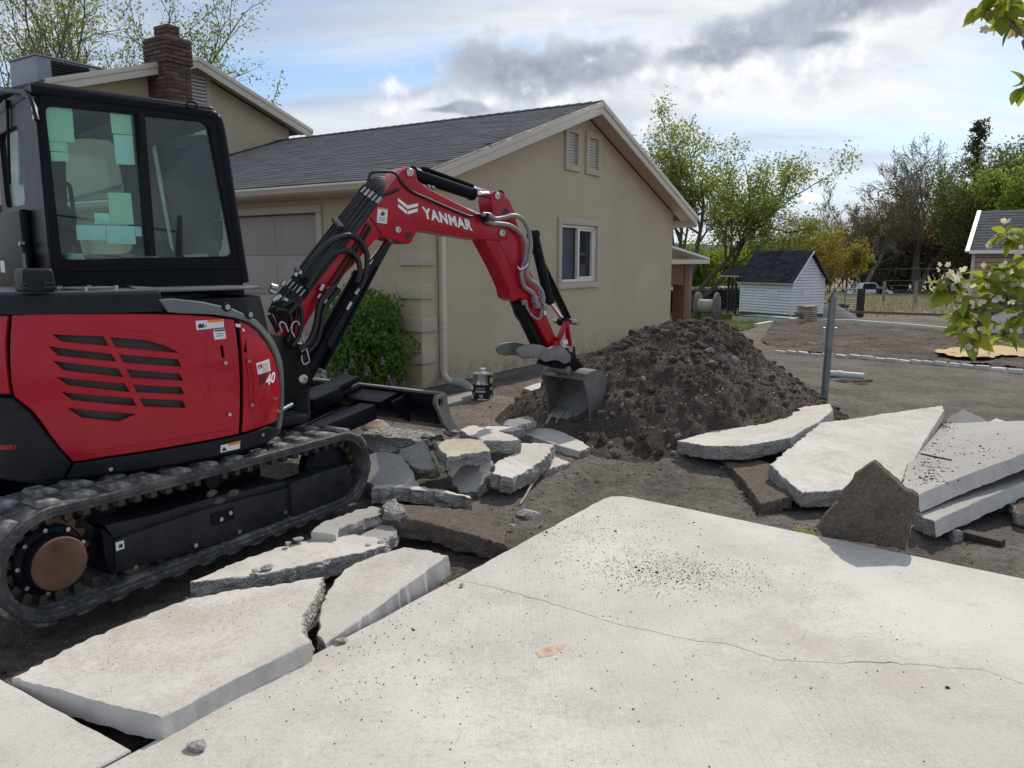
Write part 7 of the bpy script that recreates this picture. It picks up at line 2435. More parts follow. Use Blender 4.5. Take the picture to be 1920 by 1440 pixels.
# dry stone wall
wl0, wl1 = gp(1225, 590), gp(1402, 583)
wall = empty('dry_stone_wall', wl0, math.atan2(wl1.y - wl0.y, wl1.x - wl0.x), 'dark dry stone wall with pale cap stones behind the cable spool', 'stone wall', kind='thing')
WL = math.hypot(wl1.x - wl0.x, wl1.y - wl0.y)
wh = at_y(1330, 540, wl0.y).z - wl0.z
sme = [rock_data('stone', MAT['basalt'], 200 + k, 1, .3) for k in range(5)]
cme = [rock_data('stone', MAT['palestone'], 210 + k, 1, .3) for k in range(3)]
MB().box((WL / 2, .15, wh * .42), (WL, .2, wh * .84)).build('wall_core', MAT['basalt'], wall)
rw = random.Random(3); rows = 7
for r_ in range(rows):
    x = 0
    while x < WL:
        w = rw.uniform(.14, .3)
        ob = link('stone', sme[rw.randrange(5)], wall)
        ob.location = (x + w / 2, rw.uniform(-.03, .03), (r_ + .5) * wh * .88 / rows); ob.scale = (w * .58, .2, wh * .58 / rows); ob.rotation_euler = (rw.uniform(-.3, .3), rw.uniform(-.2, .2), rw.uniform(-.3, .3))
        x += w
x = 0
while x < WL:
    w = rw.uniform(.2, .45)
    ob = link('cap_stone', cme[rw.randrange(3)], wall)
    ob.location = (x + w / 2, .08, wh * .93 + rw.uniform(-.03, .03)); ob.scale = (w * .5, .2, .085); ob.rotation_euler = (0, 0, rw.uniform(-.3, .3))
    x += w
# cable spool
sp = gp(1325, 601); 
spo = empty('cable_spool', sp, R(-30), 'weathered wooden cable spool standing behind the soil heap', 'cable spool')
sr = .50
for k, xx in enumerate((-.33, .33)):
    fl = MB().lathe([(sr, -.03), (sr, .03)], 28, (xx, 0, sr), Matrix.Rotation(R(90), 3, 'Y'))
    fo = fl.build('flange', MAT['greywood'], spo, bevel=.006)
    MB().cyl((xx - .04, 0, sr), (xx + .04, 0, sr), .045, n=12).build('hub', MAT['blackprint'], fo)
MB().cyl((-.33, 0, sr), (.33, 0, sr), .25, n=20).build('drum', MAT['palewood'], spo)
# gravel pile
gpl = gp(1580, 598)
cx0, cx1 = gp(1520, 599).x, gp(1625, 598).x
gh = at_y(1562, 570, gpl.y + .6).z - gpl.z
gc = Vector(((cx0 + cx1) / 2, gpl.y + .7))
def gheap(X, Y):
    r_ = np.sqrt(((X - gc.x) / ((cx1 - cx0) / 2)) ** 2 + ((Y - gc.y) / 1.0) ** 2)
    return ground_h(X, Y) - .02 + gh * np.clip(1 - r_ ** 1.3, -.05, 1) * 1.15 + .02 * fbm(X * 6, Y * 6, None, 3, 81)
cpoly = [Vector((gc.x + (cx1 - cx0) / 2 * 1.05 * math.cos(a), gc.y + 1.05 * math.sin(a), 0)) for a in [2 * math.pi * i / 24 for i in range(24)]]
patch('gravel_pile', cpoly, .05, gheap, MAT['gravelgrey'], 'thing', 'small grey gravel pile in front of the metal gate', 'gravel pile')
# tyres behind the pile
for i, (x, y, lab) in enumerate(((1553, 573, 'flat black tyre left behind the gravel pile'), (1578, 573, 'flat black tyre right behind the gravel pile'))):
    q = gp(x, y + 12)
    q = at_y(x, y, q.y)
    MBt = MB().lathe([(.13, -.08), (.27, -.09), (.31, -.03), (.31, .05), (.27, .09), (.13, .08), (.13, -.08)], 24, (0, 0, 0))
    ob = MBt.build('tyre', MAT['tyre'], None); ob.location = (q.x, q.y, gz(q.x, q.y) + .09); ob.rotation_euler = (R(8), 0, 0)
    ob.location.z = q.z - .02
    tag(ob, lab, 'tyre')
# metal gate and posts
g0, g1 = gp(1539, 590), gp(1606, 592)
gat = empty('metal_gate', g0, math.atan2(g1.y - g0.y, g1.x - g0.x), 'grey tubular metal farm gate behind the gravel pile', 'gate')
GL = math.hypot(g1.x - g0.x, g1.y - g0.y); gz1 = at_y(1570, 540, g0.y).z - g0.z
for k in range(6):
    MB().cyl((0, 0, .08 + k * (gz1 - .08) / 5), (GL, 0, .08 + k * (gz1 - .08) / 5), .018, n=8).build('rail', MAT['galv'], gat)
for xx in (0.02, GL * .33, GL * .66, GL - .02):
    MB().cyl((xx, 0, .06), (xx, 0, gz1), .02, n=8).build('upright', MAT['galv'], gat)
def post_thing(x, yb, yt, wpx, mat, label, name='gate_post', cat='post', group=None, round_=False):
    q = gp(x, yb); zt_2 = at_y(x, yt, q.y).z
    w = wpx / FPX * q.y
    mb = MB()
    if round_: mb.cyl((0, 0, -.2), (0, 0, zt_2 - q.z), w / 2, w * .45, n=10)
    else: mb.box((0, 0, (zt_2 - q.z) / 2 - .1), (w, w, zt_2 - q.z + .2))
    ob = mb.build(name, mat, None, bevel=.008 if not round_ else 0); ob.location = q
    return tag(ob, label, cat, group)
post_thing(1612, 594, 541, 10, MAT['darkwood'], 'dark square timber post at the right end of the metal gate')
post_thing(1534, 593, 540, 9, MAT['greywood'], 'grey timber post at the left end of the metal gate')
post_thing(1602, 552, 528, 4, MAT['fencewood'], 'thin fence post just left of the parked white car', 'fence_post', 'post', round_=True)
post_thing(1656, 568, 528, 6, MAT['fencewood'], 'weathered round fence post in front of the car bonnet', 'fence_post', 'post', round_=True)
post_thing(1715, 572, 528, 6.5, MAT['fencewood'], 'weathered round fence post in the dry grass right of the car', 'fence_post', 'post', round_=True)
post_thing(1775, 575, 530, 6.5, MAT['fencewood'], 'weathered round fence post behind the apple blossom', 'fence_post', 'post', round_=True)
# wire fence between posts
qa, qb, qc = gp(1656, 568), gp(1715, 572), gp(1775, 575)
wf_ = empty('wire_fence', qa, 0, 'thin wire fence strung between the weathered round posts', 'fence')
for k in range(5):
    h = .2 + k * .3
    MB().tube([(0, 0, h), tuple(qb - qa + Vector((0, 0, h))), tuple(qc - qa + Vector((0, 0, h)))], .006, 4).build('wire', MAT['galv'], wf_)
# pen rails left of the gate (white rail and panel)
wr0 = gp(1505, 590)
pr_ = empty('pen_rail', wr0, R(5), 'pale rail pen fence between the playhouse and the metal gate', 'fence')
for k, zz_ in enumerate((1.05, .75, .3)):
    MB().bar((-.1, 1.2, zz_), (1.0, 1.3, zz_), .05, .08).build('rail', MAT['louvre'] if k == 0 else MAT['greywood'], pr_)
for xx in (.0, .5, .95):
    MB().box((xx, 1.32, .5), (.06, .06, 1.15)).build('upright', MAT['greywood'], pr_)
# overhead cables
q0, q1 = at_y(1500, 452, 60), at_y(1860, 458, 50)
tag(MB().tube([at_y(1640, 505, 75), at_y(1720, 503, 70), at_y(1830, 507, 60)], .02, 4).build('overhead_wire', MAT['galv']), 'thin pale wire crossing in front of the dark trees', 'wire')
# white car
cq = gp(1631, 556); cdir = 1
cl0, cl1 = at_y(1593, 552, 78), at_y(1668, 552, 78)
carL = cl1.x - cl0.x
car_z = at_y(1631, 558, 78).z
car = empty('parked_car', ((cl0.x + cl1.x) / 2, 78, car_z), R(-8), 'white saloon car parked in the field behind the gate', 'car')
ch_ = at_y(1631, 529, 78).z - car_z
hw = carL / 2
cprof = [(-hw, .32), (-hw * .98, .62), (-hw * .82, .80), (-hw * .55, ch_ * .97), (-.25, ch_), (.25, ch_ * .97), (hw * .42, .88), (hw * .9, .72), (hw, .5), (hw, .28)]
MB().prism([(x, -.85, z) for x, z in cprof], (0, 1.7, 0)).build('body', MAT['carwhite'], car, bevel=.06, seg=3)
for yy in (-.862, .862):
    MB().prism([(-hw * .50, yy, .84), (-hw * .42, yy, ch_ * .92), (-.2, yy, ch_ * .94), (.2, yy, ch_ * .92), (hw * .36, yy, .86)], (0, .01, 0)).build('side_window', MAT['carglass'], car)
    for xx in (-hw * .62, hw * .62):
        w_o2 = MB().lathe([(.20, -.1), (.31, -.1), (.32, 0), (.31, .1), (.20, .1)], 20, (xx, yy * .95, .31), Matrix.Rotation(R(90), 3, 'X')).build('wheel', MAT['tyre'], car)
        MB().lathe([(.2, -.105), (.2, .105)], 16, (xx, yy * .95, .31), Matrix.Rotation(R(90), 3, 'X')).build('rim', MAT['steel'], w_o2)
MB().box((hw * .985, -.55, .55), (.05, .3, .12)).build('headlight', MAT['carglass'], car)
bq = at_y(1650, 560, 74)
bin_ = empty('dark_bin', bq, 0, 'upright dark bin with a pale lid in front of the white car', 'bin')
bz = at_y(1650, 538, 74).z - bq.z
MB().box((0, 0, bz * .44), (.62, .5, bz * .88), taper=(1.08, 1.05)).build('bin_body', MAT['tyre'], bin_, bevel=.03)
MB().box((0, 0, bz * .93), (.7, .56, bz * .13)).build('lid', MAT['coolgrey'], bin_, bevel=.03)

# right-hand shed
sA = gp(1812, 622)
shy = sA.y
shed = empty('garden_shed', sA, -HA, 'tan lap-sided shed with grey shingle roof and white door behind the apple branch', 'shed')
def sh(x, y): 
    q = at_y(x, y, shy) - sA
    return q
sez = sh(1815, 474).z; srz = sh(1860, 414).z + .35
sW = 4.2
MB().box((sW / 2, 1.82, sez / 2), (sW, 3.5, sez)).build('wall', MAT['brownwood'], shed)  # brown backing darker than the boards, carrying the shade in their gaps
nb = 16
for i in range(nb):
    z = i * sez / nb
    MB().prism([(-.02, -.025, z + .018), (-.02, .0, z + sez / nb), (-.02, .06, z + sez / nb), (-.02, .06, z)], (sW, 0, 0)).build('siding_board', MAT['tansiding'], shed)
MB().box((-.0, .03, sez / 2), (.08, .12, sez)).build('corner_board', MAT['cream'], shed)
dx0 = sh(1848, 560).x; dz1 = sh(1850, 502).z
MB().box((dx0 + .42, -.03, dz1 / 2), (.84, .05, dz1)).build('door', MAT['whitedoor'], shed, bevel=.01)
MB().box((dx0 - .03, -.04, dz1 / 2 + .02), (.06, .06, dz1 + .06)).box((dx0 + .42, -.04, dz1 + .03), (.9, .06, .06)).build('door_frame', MAT['louvre'], shed)
ro = MB().prism([(-.14, -.25, sez + .04), (sW, -.25, sez + .04), (sW, 1.8, srz), (-.0, 1.8, srz)], (0, 0, -.06)).prism([(-.14, 3.85, sez + .04), (sW, 3.85, sez + .04), (sW, 1.8, srz), (-.0, 1.8, srz)], (0, 0, -.06))
sro = ro.build('roof', MAT['shinglegrey'], shed)
tb = MB(); rq = random.Random(9); nr_ = 14
for r_ in range(nr_):
    f0, f1 = r_ / nr_, min(1, (r_ + 1.08) / nr_)
    x = -.14 - rq.random() * .2
    while x < sW:
        w = rq.uniform(.18, .36)
        xa = max(x, -.14 + .14 * f0)
        if x + w > xa + .02:
            ya, za = -.25 + 2.05 * f0, sez + .04 + (srz - sez - .04) * f0
            yb, zb = -.25 + 2.05 * f1, sez + .04 + (srz - sez - .04) * f1
            tb.prism([(xa, ya, za + .016), (x + w - .006, ya, za + .016), (x + w - .006, yb, zb + .005), (xa, yb, zb + .005)], (0, 0, -.013))
        x += w
tag(tb.build('shingles', MAT['shinglegrey'], sro, smooth=0), kind='stuff')
MB().box((sW / 2 - .1, -.27, sez + .02), (sW, .05, .09)).build('gutter', MAT['louvre'], sro)
MB().bar((-.15, -.26, sez + .03), (-.01, 1.8, srz + .0), .05, .1, up=(1, 0, 0)).build('barge_board', MAT['louvre'], sro)

# ------------------------------------------------------------------ vegetation
def leaf_mesh(name, cen, size, mat, seed, aspect=.55, droop=0.0):
    """one folded rhombus per leaf"""
    rn_ = np.random.default_rng(seed)
    n = len(cen)
    cen = np.asarray(cen, float)
    d = rn_.normal(0, 1, (n, 3)); d[:, 2] -= droop
    d /= np.linalg.norm(d, axis=1)[:, None]
    u = rn_.normal(0, 1, (n, 3)); u -= (u * d).sum(1)[:, None] * d; u /= np.linalg.norm(u, axis=1)[:, None]
    w = np.cross(d, u)
    s = (size * rn_.uniform(.6, 1.35, n))[:, None]
    V_ = np.stack([cen - d * s * .5, cen + u * s * aspect * .5 + w * s * .06, cen + d * s * .5, cen - u * s * aspect * .5 + w * s * .06], 1).reshape(-1, 3)
    me = bpy.data.meshes.new(name)
    me.vertices.add(4 * n); me.vertices.foreach_set('co', V_.ravel())
    me.loops.add(4 * n); me.loops.foreach_set('vertex_index', np.arange(4 * n))
    me.polygons.add(n); me.polygons.foreach_set('loop_start', np.arange(n) * 4)
    me.update(calc_edges=True); me.materials.append(mat)
    return me
def grow_tree(name, label, base_, height, mats, seed, limbs=None, levels=3, kids=(6, 6, 5), lenf=.62, ang=(25, 60), wob=.16, up=.10, trunk=.28, rad=.03, leaf=(2, 3), lsize=.09, spread=.10, droop=0.0, cat='tree', group='trees', leafprob=1.0, lean=(0, 0), rmin=.003):
    """trunk and limbs as tapering tubes, leaves as small faces at the twigs"""
    rn_ = random.Random(seed)
    mb = MB(); leaves = []
    def branch(p, d, L, r_, lev):
        ns = 6 if lev < 2 else 4
        pts = [p.copy()]; rs = [r_]
        for i in range(ns):
            d = (d + Vector((rn_.gauss(0, wob), rn_.gauss(0, wob), rn_.gauss(0, wob) + up - droop * (lev > 0) * (i / ns)))).normalized()
            p = p + d * (L / ns)
            pts.append(p.copy()); rs.append(max(r_ * (1 - .62 * (i + 1) / ns), rmin))
        mb.tube(pts, rs, (9, 6, 4, 3, 3)[lev], caps=False)
        if lev >= levels - 1:
            for q in pts[1:]:
                if rn_.random() < leafprob:
                    for _ in range(leaf[1]):
                        leaves.append((q.x + rn_.gauss(0, spread), q.y + rn_.gauss(0, spread), q.z + rn_.gauss(0, spread)))
        elif lev >= leaf[0]:
            for q in pts[2:]:
                leaves.append((q.x + rn_.gauss(0, spread), q.y + rn_.gauss(0, spread), q.z + rn_.gauss(0, spread)))
        if lev < levels:
            nk = kids[lev]
            for k in range(nk):
                f_ = .28 + .72 * (k + rn_.random()) / nk if lev else .45 + .55 * (k + rn_.random()) / nk
                j = min(int(f_ * ns), ns - 1); q = pts[j].lerp(pts[j + 1], f_ * ns - j)
                dd = (pts[j + 1] - pts[j]).normalized()
                ax_ = dd.cross(Vector((rn_.gauss(0, 1), rn_.gauss(0, 1), rn_.gauss(0, 1)))).normalized()
                dn_ = Matrix.Rotation(R(rn_.uniform(*ang)), 3, ax_) @ dd
                branch(q, dn_, L * lenf * rn_.uniform(.7, 1.15), rs[j] * .62, lev + 1)
    org = Vector((0, 0, -.1))
    root = empty(name, base_, 0, label, cat, group)
    if limbs:
        for (dx_, dy_, dz_, lf) in limbs:
            branch(org + Vector((dx_ * .1, dy_ * .1, 0)), Vector((dx_, dy_, dz_)).normalized(), height * lf, height * rad, 0)
    else:
        branch(org, Vector((lean[0], lean[1], 1)).normalized(), height * (trunk + .45), height * rad, 0)
    mb.build('trunk', mats[0], root, smooth=60)
    if leaves and mats[1] is not None:
        cr_ = link('crown', leaf_mesh('crown', leaves, lsize, mats[1], seed, .5, droop * 2), root)
    return root
def tree_at(px_, d):
    p = at_y(px_, 500, d)
    return Vector((p.x, d, float(base_z(p.x, d))))
# tall trees behind the house on the left
grow_tree('young_tree', 'tall spring-green tree rising behind the house at the left frame edge', tree_at(45, 27), 13.5, (MAT['barkgrey'], MAT['leaf_spring']), 11, limbs=[(-.12, 0, 1, .62), (.08, .1, 1, .66), (.2, 0, 1, .6)], levels=3, kids=(8, 6, 5), lenf=.5, ang=(18, 45), up=.10, rad=.012, leaf=(2, 3), lsize=.115, spread=.16, group='trees behind the house')
grow_tree('young_tree', 'tall spring-green tree behind the roof cooler and chimney', tree_at(225, 28), 13.5, (MAT['barkgrey'], MAT['leaf_spring']), 12, limbs=[(-.05, 0, 1, .6), (.25, 0, 1, .62), (.48, .1, 1, .55), (-.3, 0, 1, .55)], levels=3, kids=(8, 6, 5), lenf=.48, ang=(18, 50), up=.08, rad=.011, leaf=(2, 3), lsize=.115, spread=.15, group='trees behind the house')
grow_tree('young_tree', 'thin leafy treetop showing between the two roof gables', tree_at(432, 30), 9.0, (MAT['barkgrey'], MAT['leaf_spring']), 13, levels=2, kids=(8, 5), lenf=.35, ang=(20, 50), up=.2, rad=.008, leaf=(1, 4), lsize=.16, spread=.12, group='trees behind the house')
# arching tree right of the gable
grow_tree('arching_tree', 'half-bare arching tree with fresh leaves right of the gable end', tree_at(1278, 33), 9.2, (MAT['bark'], MAT['leaf_spring']), 21, limbs=[(-.14, .2, 1, .66), (.1, .3, 1, .66), (.32, 0, 1, .70), (.66, .1, 1, .66), (1.0, 0, .8, .60)], levels=3, kids=(8, 6, 5), lenf=.46, ang=(25, 60), up=.05, rad=.014, leaf=(2, 4), lsize=.14, spread=.19, droop=.04, group='trees beyond the garden')
for i, (px_, d, h, lab, m_) in enumerate((
        (1310, 36, 3.4, 'bright green bush left of the playhouse roof', 'leaf_bright'), (1355, 38, 3.6, 'bright green bush behind the lean-to roof', 'leaf_bright'),
        (1400, 40, 4.0, 'green bush directly behind the playhouse', 'leaf_spring'), (1270, 39, 3.6, 'green bush behind the porch corner', 'leaf_bright'))):
    grow_tree('garden_bush', lab, tree_at(px_, d), h, (MAT['bark'], MAT[m_]), 30 + i, limbs=[(-.4, 0, 1, .5), (.4, 0, 1, .5), (0, -.3, 1, .6), (.1, .3, 1, .6)], levels=2, kids=(7, 6), lenf=.6, ang=(25, 65), rad=.012, leaf=(1, 6), lsize=.16, spread=.2, cat='bush', group='bushes beyond the garden')
grow_tree('garden_bush', 'reddish budding bush behind the playhouse ridge', tree_at(1452, 41), 5.2, (MAT['barkdark'], MAT['leaf_brown']), 36, limbs=[(-.35, 0, 1, .6), (.3, 0, 1, .65), (0, -.2, 1, .65), (.55, .2, 1, .6)], levels=3, kids=(6, 5, 4), lenf=.5, ang=(20, 55), rad=.010, leaf=(2, 3), lsize=.13, spread=.10, cat='bush', group='bushes beyond the garden')
grow_tree('garden_bush', 'golden-green bush right behind the playhouse gable', tree_at(1545, 38), 4.4, (MAT['barkdark'], MAT['leaf_gold']), 37, limbs=[(-.4, 0, 1, .55), (.4, 0, 1, .55), (0, -.3, 1, .62), (.1, .3, 1, .6), (-.15, .1, 1, .62)], levels=3, kids=(6, 5, 4), lenf=.52, ang=(20, 60), rad=.010, leaf=(2, 4), lsize=.12, spread=.14, cat='bush', group='bushes beyond the garden')
# far trees behind the field
grow_tree('bare_tree', 'tall bare tree with wide branching crown behind the white car', tree_at(1722, 80), 16.5, (MAT['barkgrey'], MAT['leaf_brown']), 51, limbs=[(-.25, 0, 1, .55), (.12, 0, 1, .6), (.4, .1, 1, .5), (-.05, .2, 1, .6)], levels=4, kids=(7, 6, 5, 4), lenf=.52, ang=(20, 52), up=.07, rad=.016, rmin=.020, leaf=(5, 1), lsize=.15, spread=.16, leafprob=.9, group='far trees behind the field')
grow_tree('bare_tree', 'lower bare tree left of the white car, sky showing through', tree_at(1622, 78), 12.5, (MAT['barkgrey'], MAT['leaf_brown']), 52, limbs=[(-.35, 0, 1, .55), (.1, 0, 1, .62), (.35, .1, 1, .5), (-.6, .2, 1, .5)], levels=4, kids=(7, 6, 5, 4), lenf=.52, ang=(20, 52), up=.07, rad=.014, rmin=.020, leaf=(5, 1), lsize=.15, spread=.16, leafprob=.9, group='far trees behind the field')
for i, (px_, d, h, lab, m_, n_) in enumerate((
        (1590, 82, 7.0, 'dark brushy tree at the left end of the far tree belt', 'leaf_brown', 2), (1650, 86, 8.5, 'dark brushy tree straight behind the parked car', 'leaf_brown', 2), (1700, 84, 8.0, 'dark twiggy tree between the car and the tall bare tree', 'leaf_brown', 2),
        (1765, 84, 12.5, 'dense brown-green tree left of the conifer', 'leaf_brown', 3), (1790, 80, 9.0, 'dark brushy tree below the conifer', 'leaf_brown', 2), (1835, 84, 12.5, 'olive tree between the conifer and the shed roof', 'leaf_green', 3),
        (1745, 90, 9.5, 'shaded brushy tree deep in the far tree belt', 'leaf_brown', 2), (1610, 92, 8.0, 'shaded brushy tree behind the lower bare tree', 'leaf_green', 2), (1680, 95, 8.0, 'shaded olive tree behind the twiggy one', 'leaf_green', 2))):
    grow_tree('brushy_tree', lab, tree_at(px_, d), h, (MAT['barkdark'], MAT[m_]), 60 + i, limbs=[(-.45, 0, 1, .5), (.4, 0, 1, .5), (-.1, -.3, 1, .6), (.15, .3, 1, .62), (-.8, .1, .8, .45), (.8, -.1, .8, .45)], levels=3, kids=(8, 6, 5), lenf=.55, ang=(20, 60), rad=.010, leaf=(2, n_), lsize=.36, spread=.32, group='far trees behind the field')
for i, (px_, d, h, lab, m_) in enumerate(((1558, 84, 6.6, 'round green tree in the gap left of the bare trees', 'leaf_green'), (1520, 90, 5.8, 'small green tree in the gap above the golden bush', 'leaf_green'),
        (1868, 72, 15.0, 'tall airy light green tree above the shed roof', 'leaf_green'), (1915, 70, 14.0, 'bright green tree above the shed at the right frame edge', 'leaf_green'), (1960, 66, 13.0, 'bright green tree just past the right frame edge', 'leaf_bright'))):
    grow_tree('leafy_tree', lab, tree_at(px_, d), h, (MAT['bark'], MAT[m_]), 80 + i, limbs=[(-.3, 0, 1, .55), (.3, 0, 1, .55), (0, -.2, 1, .62), (.1, .3, 1, .62)], levels=3, kids=(8, 6, 5), lenf=.52, ang=(20, 55), rad=.010, leaf=(2, 3 if i != 2 else 2), lsize=.34, spread=.30, group='far trees behind the field')
# conifer: whorls of drooping sprays
cb0 = tree_at(1812, 82); ch0 = 17.5
con = empty('conifer', cb0, 0, 'ragged dark conifer standing above the far tree belt', 'tree', 'far trees behind the field')
MB().tube([(0, 0, 0), (.1, 0, ch0 * .5), (0, .1, ch0)], [.3, .2, .03], 8).build('trunk', MAT['barkdark'], con, smooth=60)
rc_ = random.Random(7); lv_ = []; tb_ = MB()
for i in range(150):
    z = ch0 * (.15 + .85 * (i / 150) ** .9); rl = (ch0 - z) * .20 + .5
    a = rc_.uniform(0, 6.28); rl *= rc_.uniform(.45, 1.25)
    e = Vector((math.cos(a) * rl, math.sin(a) * rl, z - rl * .25 + rc_.uniform(0, .6)))
    s0_ = Vector((0, 0, z))
    tb_.tube([s0_, s0_.lerp(e, .6) + Vector((0, 0, .1)), e], [.05, .03, .01], 4, caps=False)
    for k in range(26):
        f_ = rc_.uniform(.2, 1.02); q = s0_.lerp(e, f_)
        lv_.append((q.x + rc_.gauss(0, .22), q.y + rc_.gauss(0, .22), q.z + rc_.gauss(0, .15)))
tb_.build('branches', MAT['barkdark'], con, smooth=60)
link('crown', leaf_mesh('crown', lv_, .42, MAT['leaf_conifer'], 7, .35, .4), con)

# lilac at the house front
lb0 = HO + HU * (-.62) + HV * .95
lil = empty('lilac_bush', (lb0.x, lb0.y, -.1), 0, 'leafy green lilac bush with purple flowers by the garage wall', 'bush')
rl_ = np.random.default_rng(3)
def pxd(x, y): return at_y(x, y, lb0.y) - lil.location
L0, L1 = pxd(588, 640).x, pxd(772, 640).x
zt2 = pxd(680, 548).z
cx0 = (L0 + L1) / 2; hw_ = (L1 - L0) / 2
n = 9500
dirs = rl_.normal(0, 1, (n, 3)); dirs /= np.linalg.norm(dirs, axis=1)[:, None]
rr = rl_.power(1.7, n)
lump = 1 + .5 * fbm(dirs[:, 0] * 2.6, dirs[:, 1] * 2.6, dirs[:, 2] * 2.6, 3, 5)
cz = zt2 * .50
pos = np.stack([cx0 + dirs[:, 0] * hw_ * rr * lump, dirs[:, 1] * .55 * rr * lump, cz + dirs[:, 2] * zt2 * .52 * rr * lump], 1)
pos = pos[pos[:, 2] > .06]
tw_ = []
for k in range(26):
    a = rl_.uniform(-.8, .8); h = rl_.uniform(.8, 1.18)
    bx = cx0 + a * hw_ * .95; hz = zt2 * h * (1 - .45 * a * a)
    for j in range(30):
        tw_.append((bx + rl_.normal(0, .03), rl_.normal(0, .1), hz - rl_.uniform(0, .22)))
pos = np.concatenate([pos, np.array(tw_)])
link('foliage', leaf_mesh('foliage', pos, .062, MAT['leaf_lilac'], 4, .55, .3), lil)
stm = MB(); r9 = random.Random(4)
for k in range(16):
    a = r9.uniform(-1, 1)
    stm.tube([(cx0 + a * .1, r9.uniform(-.08, .08), 0), (cx0 + a * .3 * hw_, r9.uniform(-.15, .15), zt2 * .4), (cx0 + a * hw_ * .75, r9.uniform(-.3, .3), zt2 * r9.uniform(.7, .95))], [.012, .009, .004], 5, caps=False)
stm.build('stems', MAT['bark'], lil)
for k, (x, y) in enumerate(((676, 672), (704, 685), (750, 705), (768, 711), (731, 668), (665, 690), (742, 700))):
    p = pxd(x, y); p.y -= .52
    n2 = 70
    t2 = rl_.random(n2); a2 = rl_.uniform(0, 6.28, n2); r2_ = .035 * (1 - t2 * .7)
    fl_ = np.stack([p.x + np.cos(a2) * r2_, p.y + np.sin(a2) * r2_, p.z + (t2 - .5) * .11], 1)
    link('flower_cluster', leaf_mesh('flower_cluster', fl_, .019, MAT['lilacflower'], 50 + k, .8), lil)

# apple tree whose boughs reach in from the right
AT = Vector((2.75, 2.35, 0))
app = empty('apple_tree', (AT.x, AT.y, -.15), 0, 'flowering apple bough with young leaves reaching in from the right', 'tree')
def ap(x, y, d): return at_y(x, y, d) - app.location
bm1 = MB()
bm1.tube([(0, 0, 0), (-.02, .03, .9), (.05, 0, 1.5), (.1, .05, 2.3)], [.07, .06, .05, .03], 10)
bm1.build('trunk', MAT['bark'], app, smooth=60)
boughs = [([(0, .02, 1.35), ap(2050, 545, 2.1), ap(1916, 560, 2.0), ap(1876, 575, 1.95), ap(1849, 590, 1.95), ap(1833, 610, 1.95), ap(1822, 640, 1.95)], .013),
          ([ap(1890, 570, 1.97), ap(1841, 582, 1.9), ap(1815, 575, 1.88), ap(1795, 560, 1.86), ap(1780, 535, 1.85), ap(1772, 518, 1.85)], .007),
          ([ap(1905, 563, 1.99), ap(1880, 545, 1.95), ap(1860, 530, 1.93), ap(1845, 520, 1.92)], .006),
          ([ap(1960, 550, 2.05), ap(1925, 520, 2.0), ap(1905, 510, 1.97), ap(1890, 505, 1.96)], .006),
          ([ap(1930, 558, 2.02), ap(1915, 590, 1.97), ap(1900, 615, 1.95), ap(1885, 630, 1.94)], .006),
          ([(.02, .02, 1.7), ap(2040, 430, 2.05), ap(1935, 440, 1.95), ap(1905, 440, 1.92), ap(1888, 440, 1.92)], .007),
          ([(.08, .04, 2.1), ap(2030, 120, 1.9), ap(1930, 66, 1.75), ap(1905, 50, 1.72), ap(1880, 32, 1.7), ap(1850, 20, 1.7)], .008),
          ([ap(1990, 120, 1.85), ap(1935, 150, 1.78), ap(1918, 165, 1.76)], .005)]
for pts, r_ in boughs:
    bm1 = MB(); pp = smooth_path(pts, 5)
    bm1.tube(pp, [r_ * (1.6 - 1.1 * i / len(pp)) for i in range(len(pp))], 7)
    bm1.build('bough', MAT['bark'], app, smooth=60)
def apple_leaf(seed):
    r_ = random.Random(seed); n = 7
    vs_, fs = [], []
    bend = r_.uniform(.1, .45); fold = r_.uniform(.15, .4)
    for i in range(n + 1):
        t_ = i / n
        w = .27 * math.sin(math.pi * min(1, t_ ** .8)) ** .8 * (1 if i < n else 0) + (.0 if 0 < i < n else .0)
        x = t_; z = -bend * t_ * t_
        ser = .018 if i % 2 else -.004
        vs_ += [(x, -w - ser * (0 < i < n), z + fold * w), (x, 0, z), (x, w + ser * (0 < i < n), z + fold * w)]
    for i in range(n):
        a = i * 3
        fs += [(a, a + 3, a + 4, a + 1), (a + 1, a + 4, a + 5, a + 2)]
    o_ = MB().add(vs_, fs).build('leaf', MAT['leaf_apple'], None, smooth=60)
    me = o_.data; bpy.data.objects.remove(o_)
    return me
alm = [apple_leaf(k) for k in range(6)]
def blossom(seed):
    r_ = random.Random(seed); mb = MB()
    for k in range(5):
        a = k * 2 * math.pi / 5 + r_.uniform(-.2, .2); c_, s_ = math.cos(a), math.sin(a)
        w = .42; cup = r_.uniform(.15, .5)
        P = [(0, 0, 0), (.5, -w, .25 * cup), (1.0, -.25, cup), (1.0, .25, cup), (.5, w, .25 * cup)]
        mb.add([(x * c_ - y * s_, x * s_ + y * c_, z) for x, y, z in P], [(0, 1, 2, 3, 4)])
    o_ = mb.build('blossom', MAT['petal'], None); me = o_.data; bpy.data.objects.remove(o_)
    return me
blm = [blossom(k) for k in range(4)]
ra = random.Random(12)
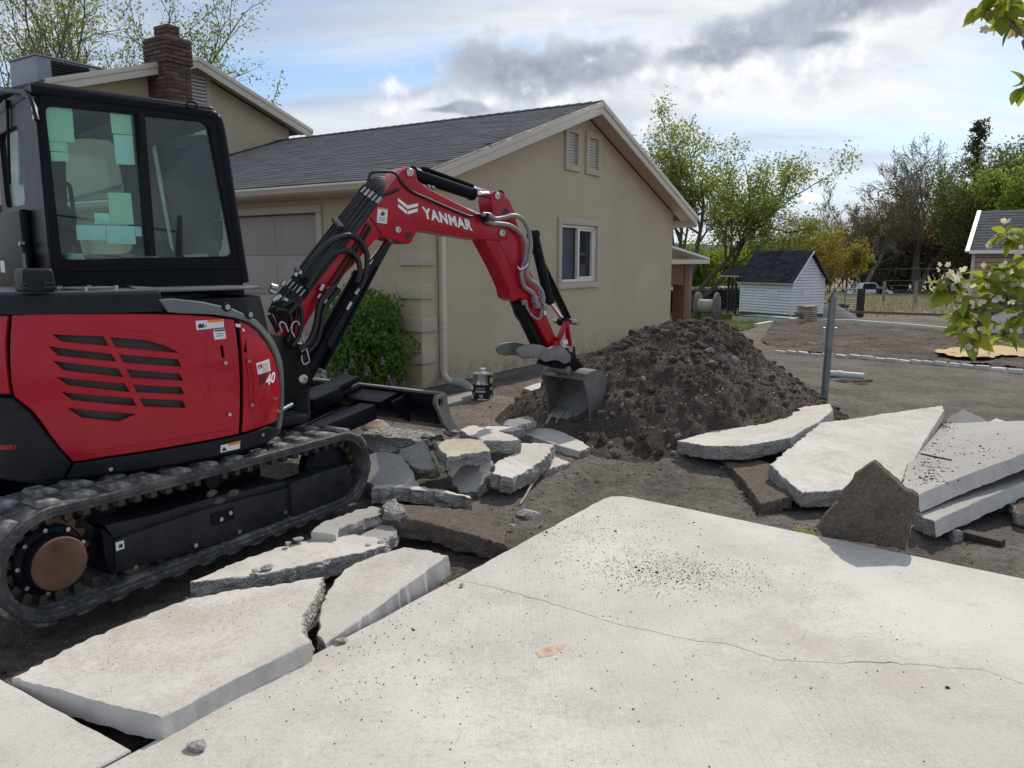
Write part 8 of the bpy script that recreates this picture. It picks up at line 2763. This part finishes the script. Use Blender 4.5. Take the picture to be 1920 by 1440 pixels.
nodes = [(1772, 520, 1.85, 5, 5), (1783, 542, 1.85, 5, 5), (1797, 560, 1.86, 5, 6), (1815, 573, 1.88, 4, 5), (1800, 590, 1.9, 4, 4), (1842, 580, 1.9, 4, 3), (1846, 522, 1.92, 5, 3), (1862, 532, 1.93, 5, 4), (1880, 546, 1.95, 5, 4), (1890, 507, 1.96, 5, 3), (1908, 512, 1.97, 5, 4), (1918, 535, 1.99, 4, 4),
         (1850, 592, 1.95, 4, 3), (1832, 612, 1.95, 5, 5), (1822, 636, 1.95, 5, 6), (1812, 615, 1.93, 4, 3), (1900, 614, 1.95, 5, 3), (1886, 630, 1.94, 5, 3), (1912, 590, 1.97, 4, 4), (1905, 442, 1.92, 5, 5), (1888, 440, 1.92, 5, 4), (1920, 450, 1.94, 4, 3),
         (1852, 18, 1.7, 4, 0), (1878, 30, 1.7, 5, 1), (1900, 46, 1.72, 5, 2), (1915, 30, 1.72, 5, 0), (1890, 8, 1.7, 4, 0), (1920, 160, 1.76, 3, 0), (1870, 5, 1.7, 3, 0)]
for (x, y, d, nl, nb_) in nodes:
    c_ = ap(x, y, d)
    for k in range(nl + 3):
        ob = link('leaf', alm[ra.randrange(6)], app)
        s_ = ra.uniform(.030, .062)
        dr = Vector((ra.gauss(-.15, .7), ra.gauss(0, .6), ra.gauss(-.1, .55))).normalized()
        q = dr.to_track_quat('X', 'Z') @ Euler((ra.uniform(-.9, .9), 0, 0)).to_quaternion()
        ob.rotation_mode = 'QUATERNION'; ob.rotation_quaternion = q
        ob.location = c_ + dr * .006; ob.scale = (s_, s_, s_)
    for k in range(nb_ * 2):
        ob = link('blossom', blm[ra.randrange(4)], app)
        s_ = ra.uniform(.006, .0105)
        ob.location = c_ + Vector((ra.gauss(0, .02), ra.gauss(0, .02), ra.gauss(.0, .02)))
        ob.rotation_euler = (ra.uniform(0, 6.28), ra.uniform(0, 6.28), ra.uniform(0, 6.28)); ob.scale = (s_, s_, s_)
# weeds at the driveway edge
for i, (x, y, lab) in enumerate(((1499, 996, 'small yellow-green weed at the driveway edge, left of two'), (1519, 1001, 'small yellow-green weed touching the standing brown slab'))):
    p = on_z(x, y, -.03)
    wd = empty('weed', p, 0, lab, 'weed')
    for k in range(9):
        ob = link('leaf', alm[k % 6], wd)
        ob.data = alm[k % 6]
        a = k * .7 + i; s_ = ra.uniform(.03, .055)
        ob.rotation_euler = (0, -R(ra.uniform(15, 60)), a); ob.scale = (s_, s_ * .6, s_)
        ob.material_slots[0].link = 'OBJECT'; ob.material_slots[0].material = MAT['weed']
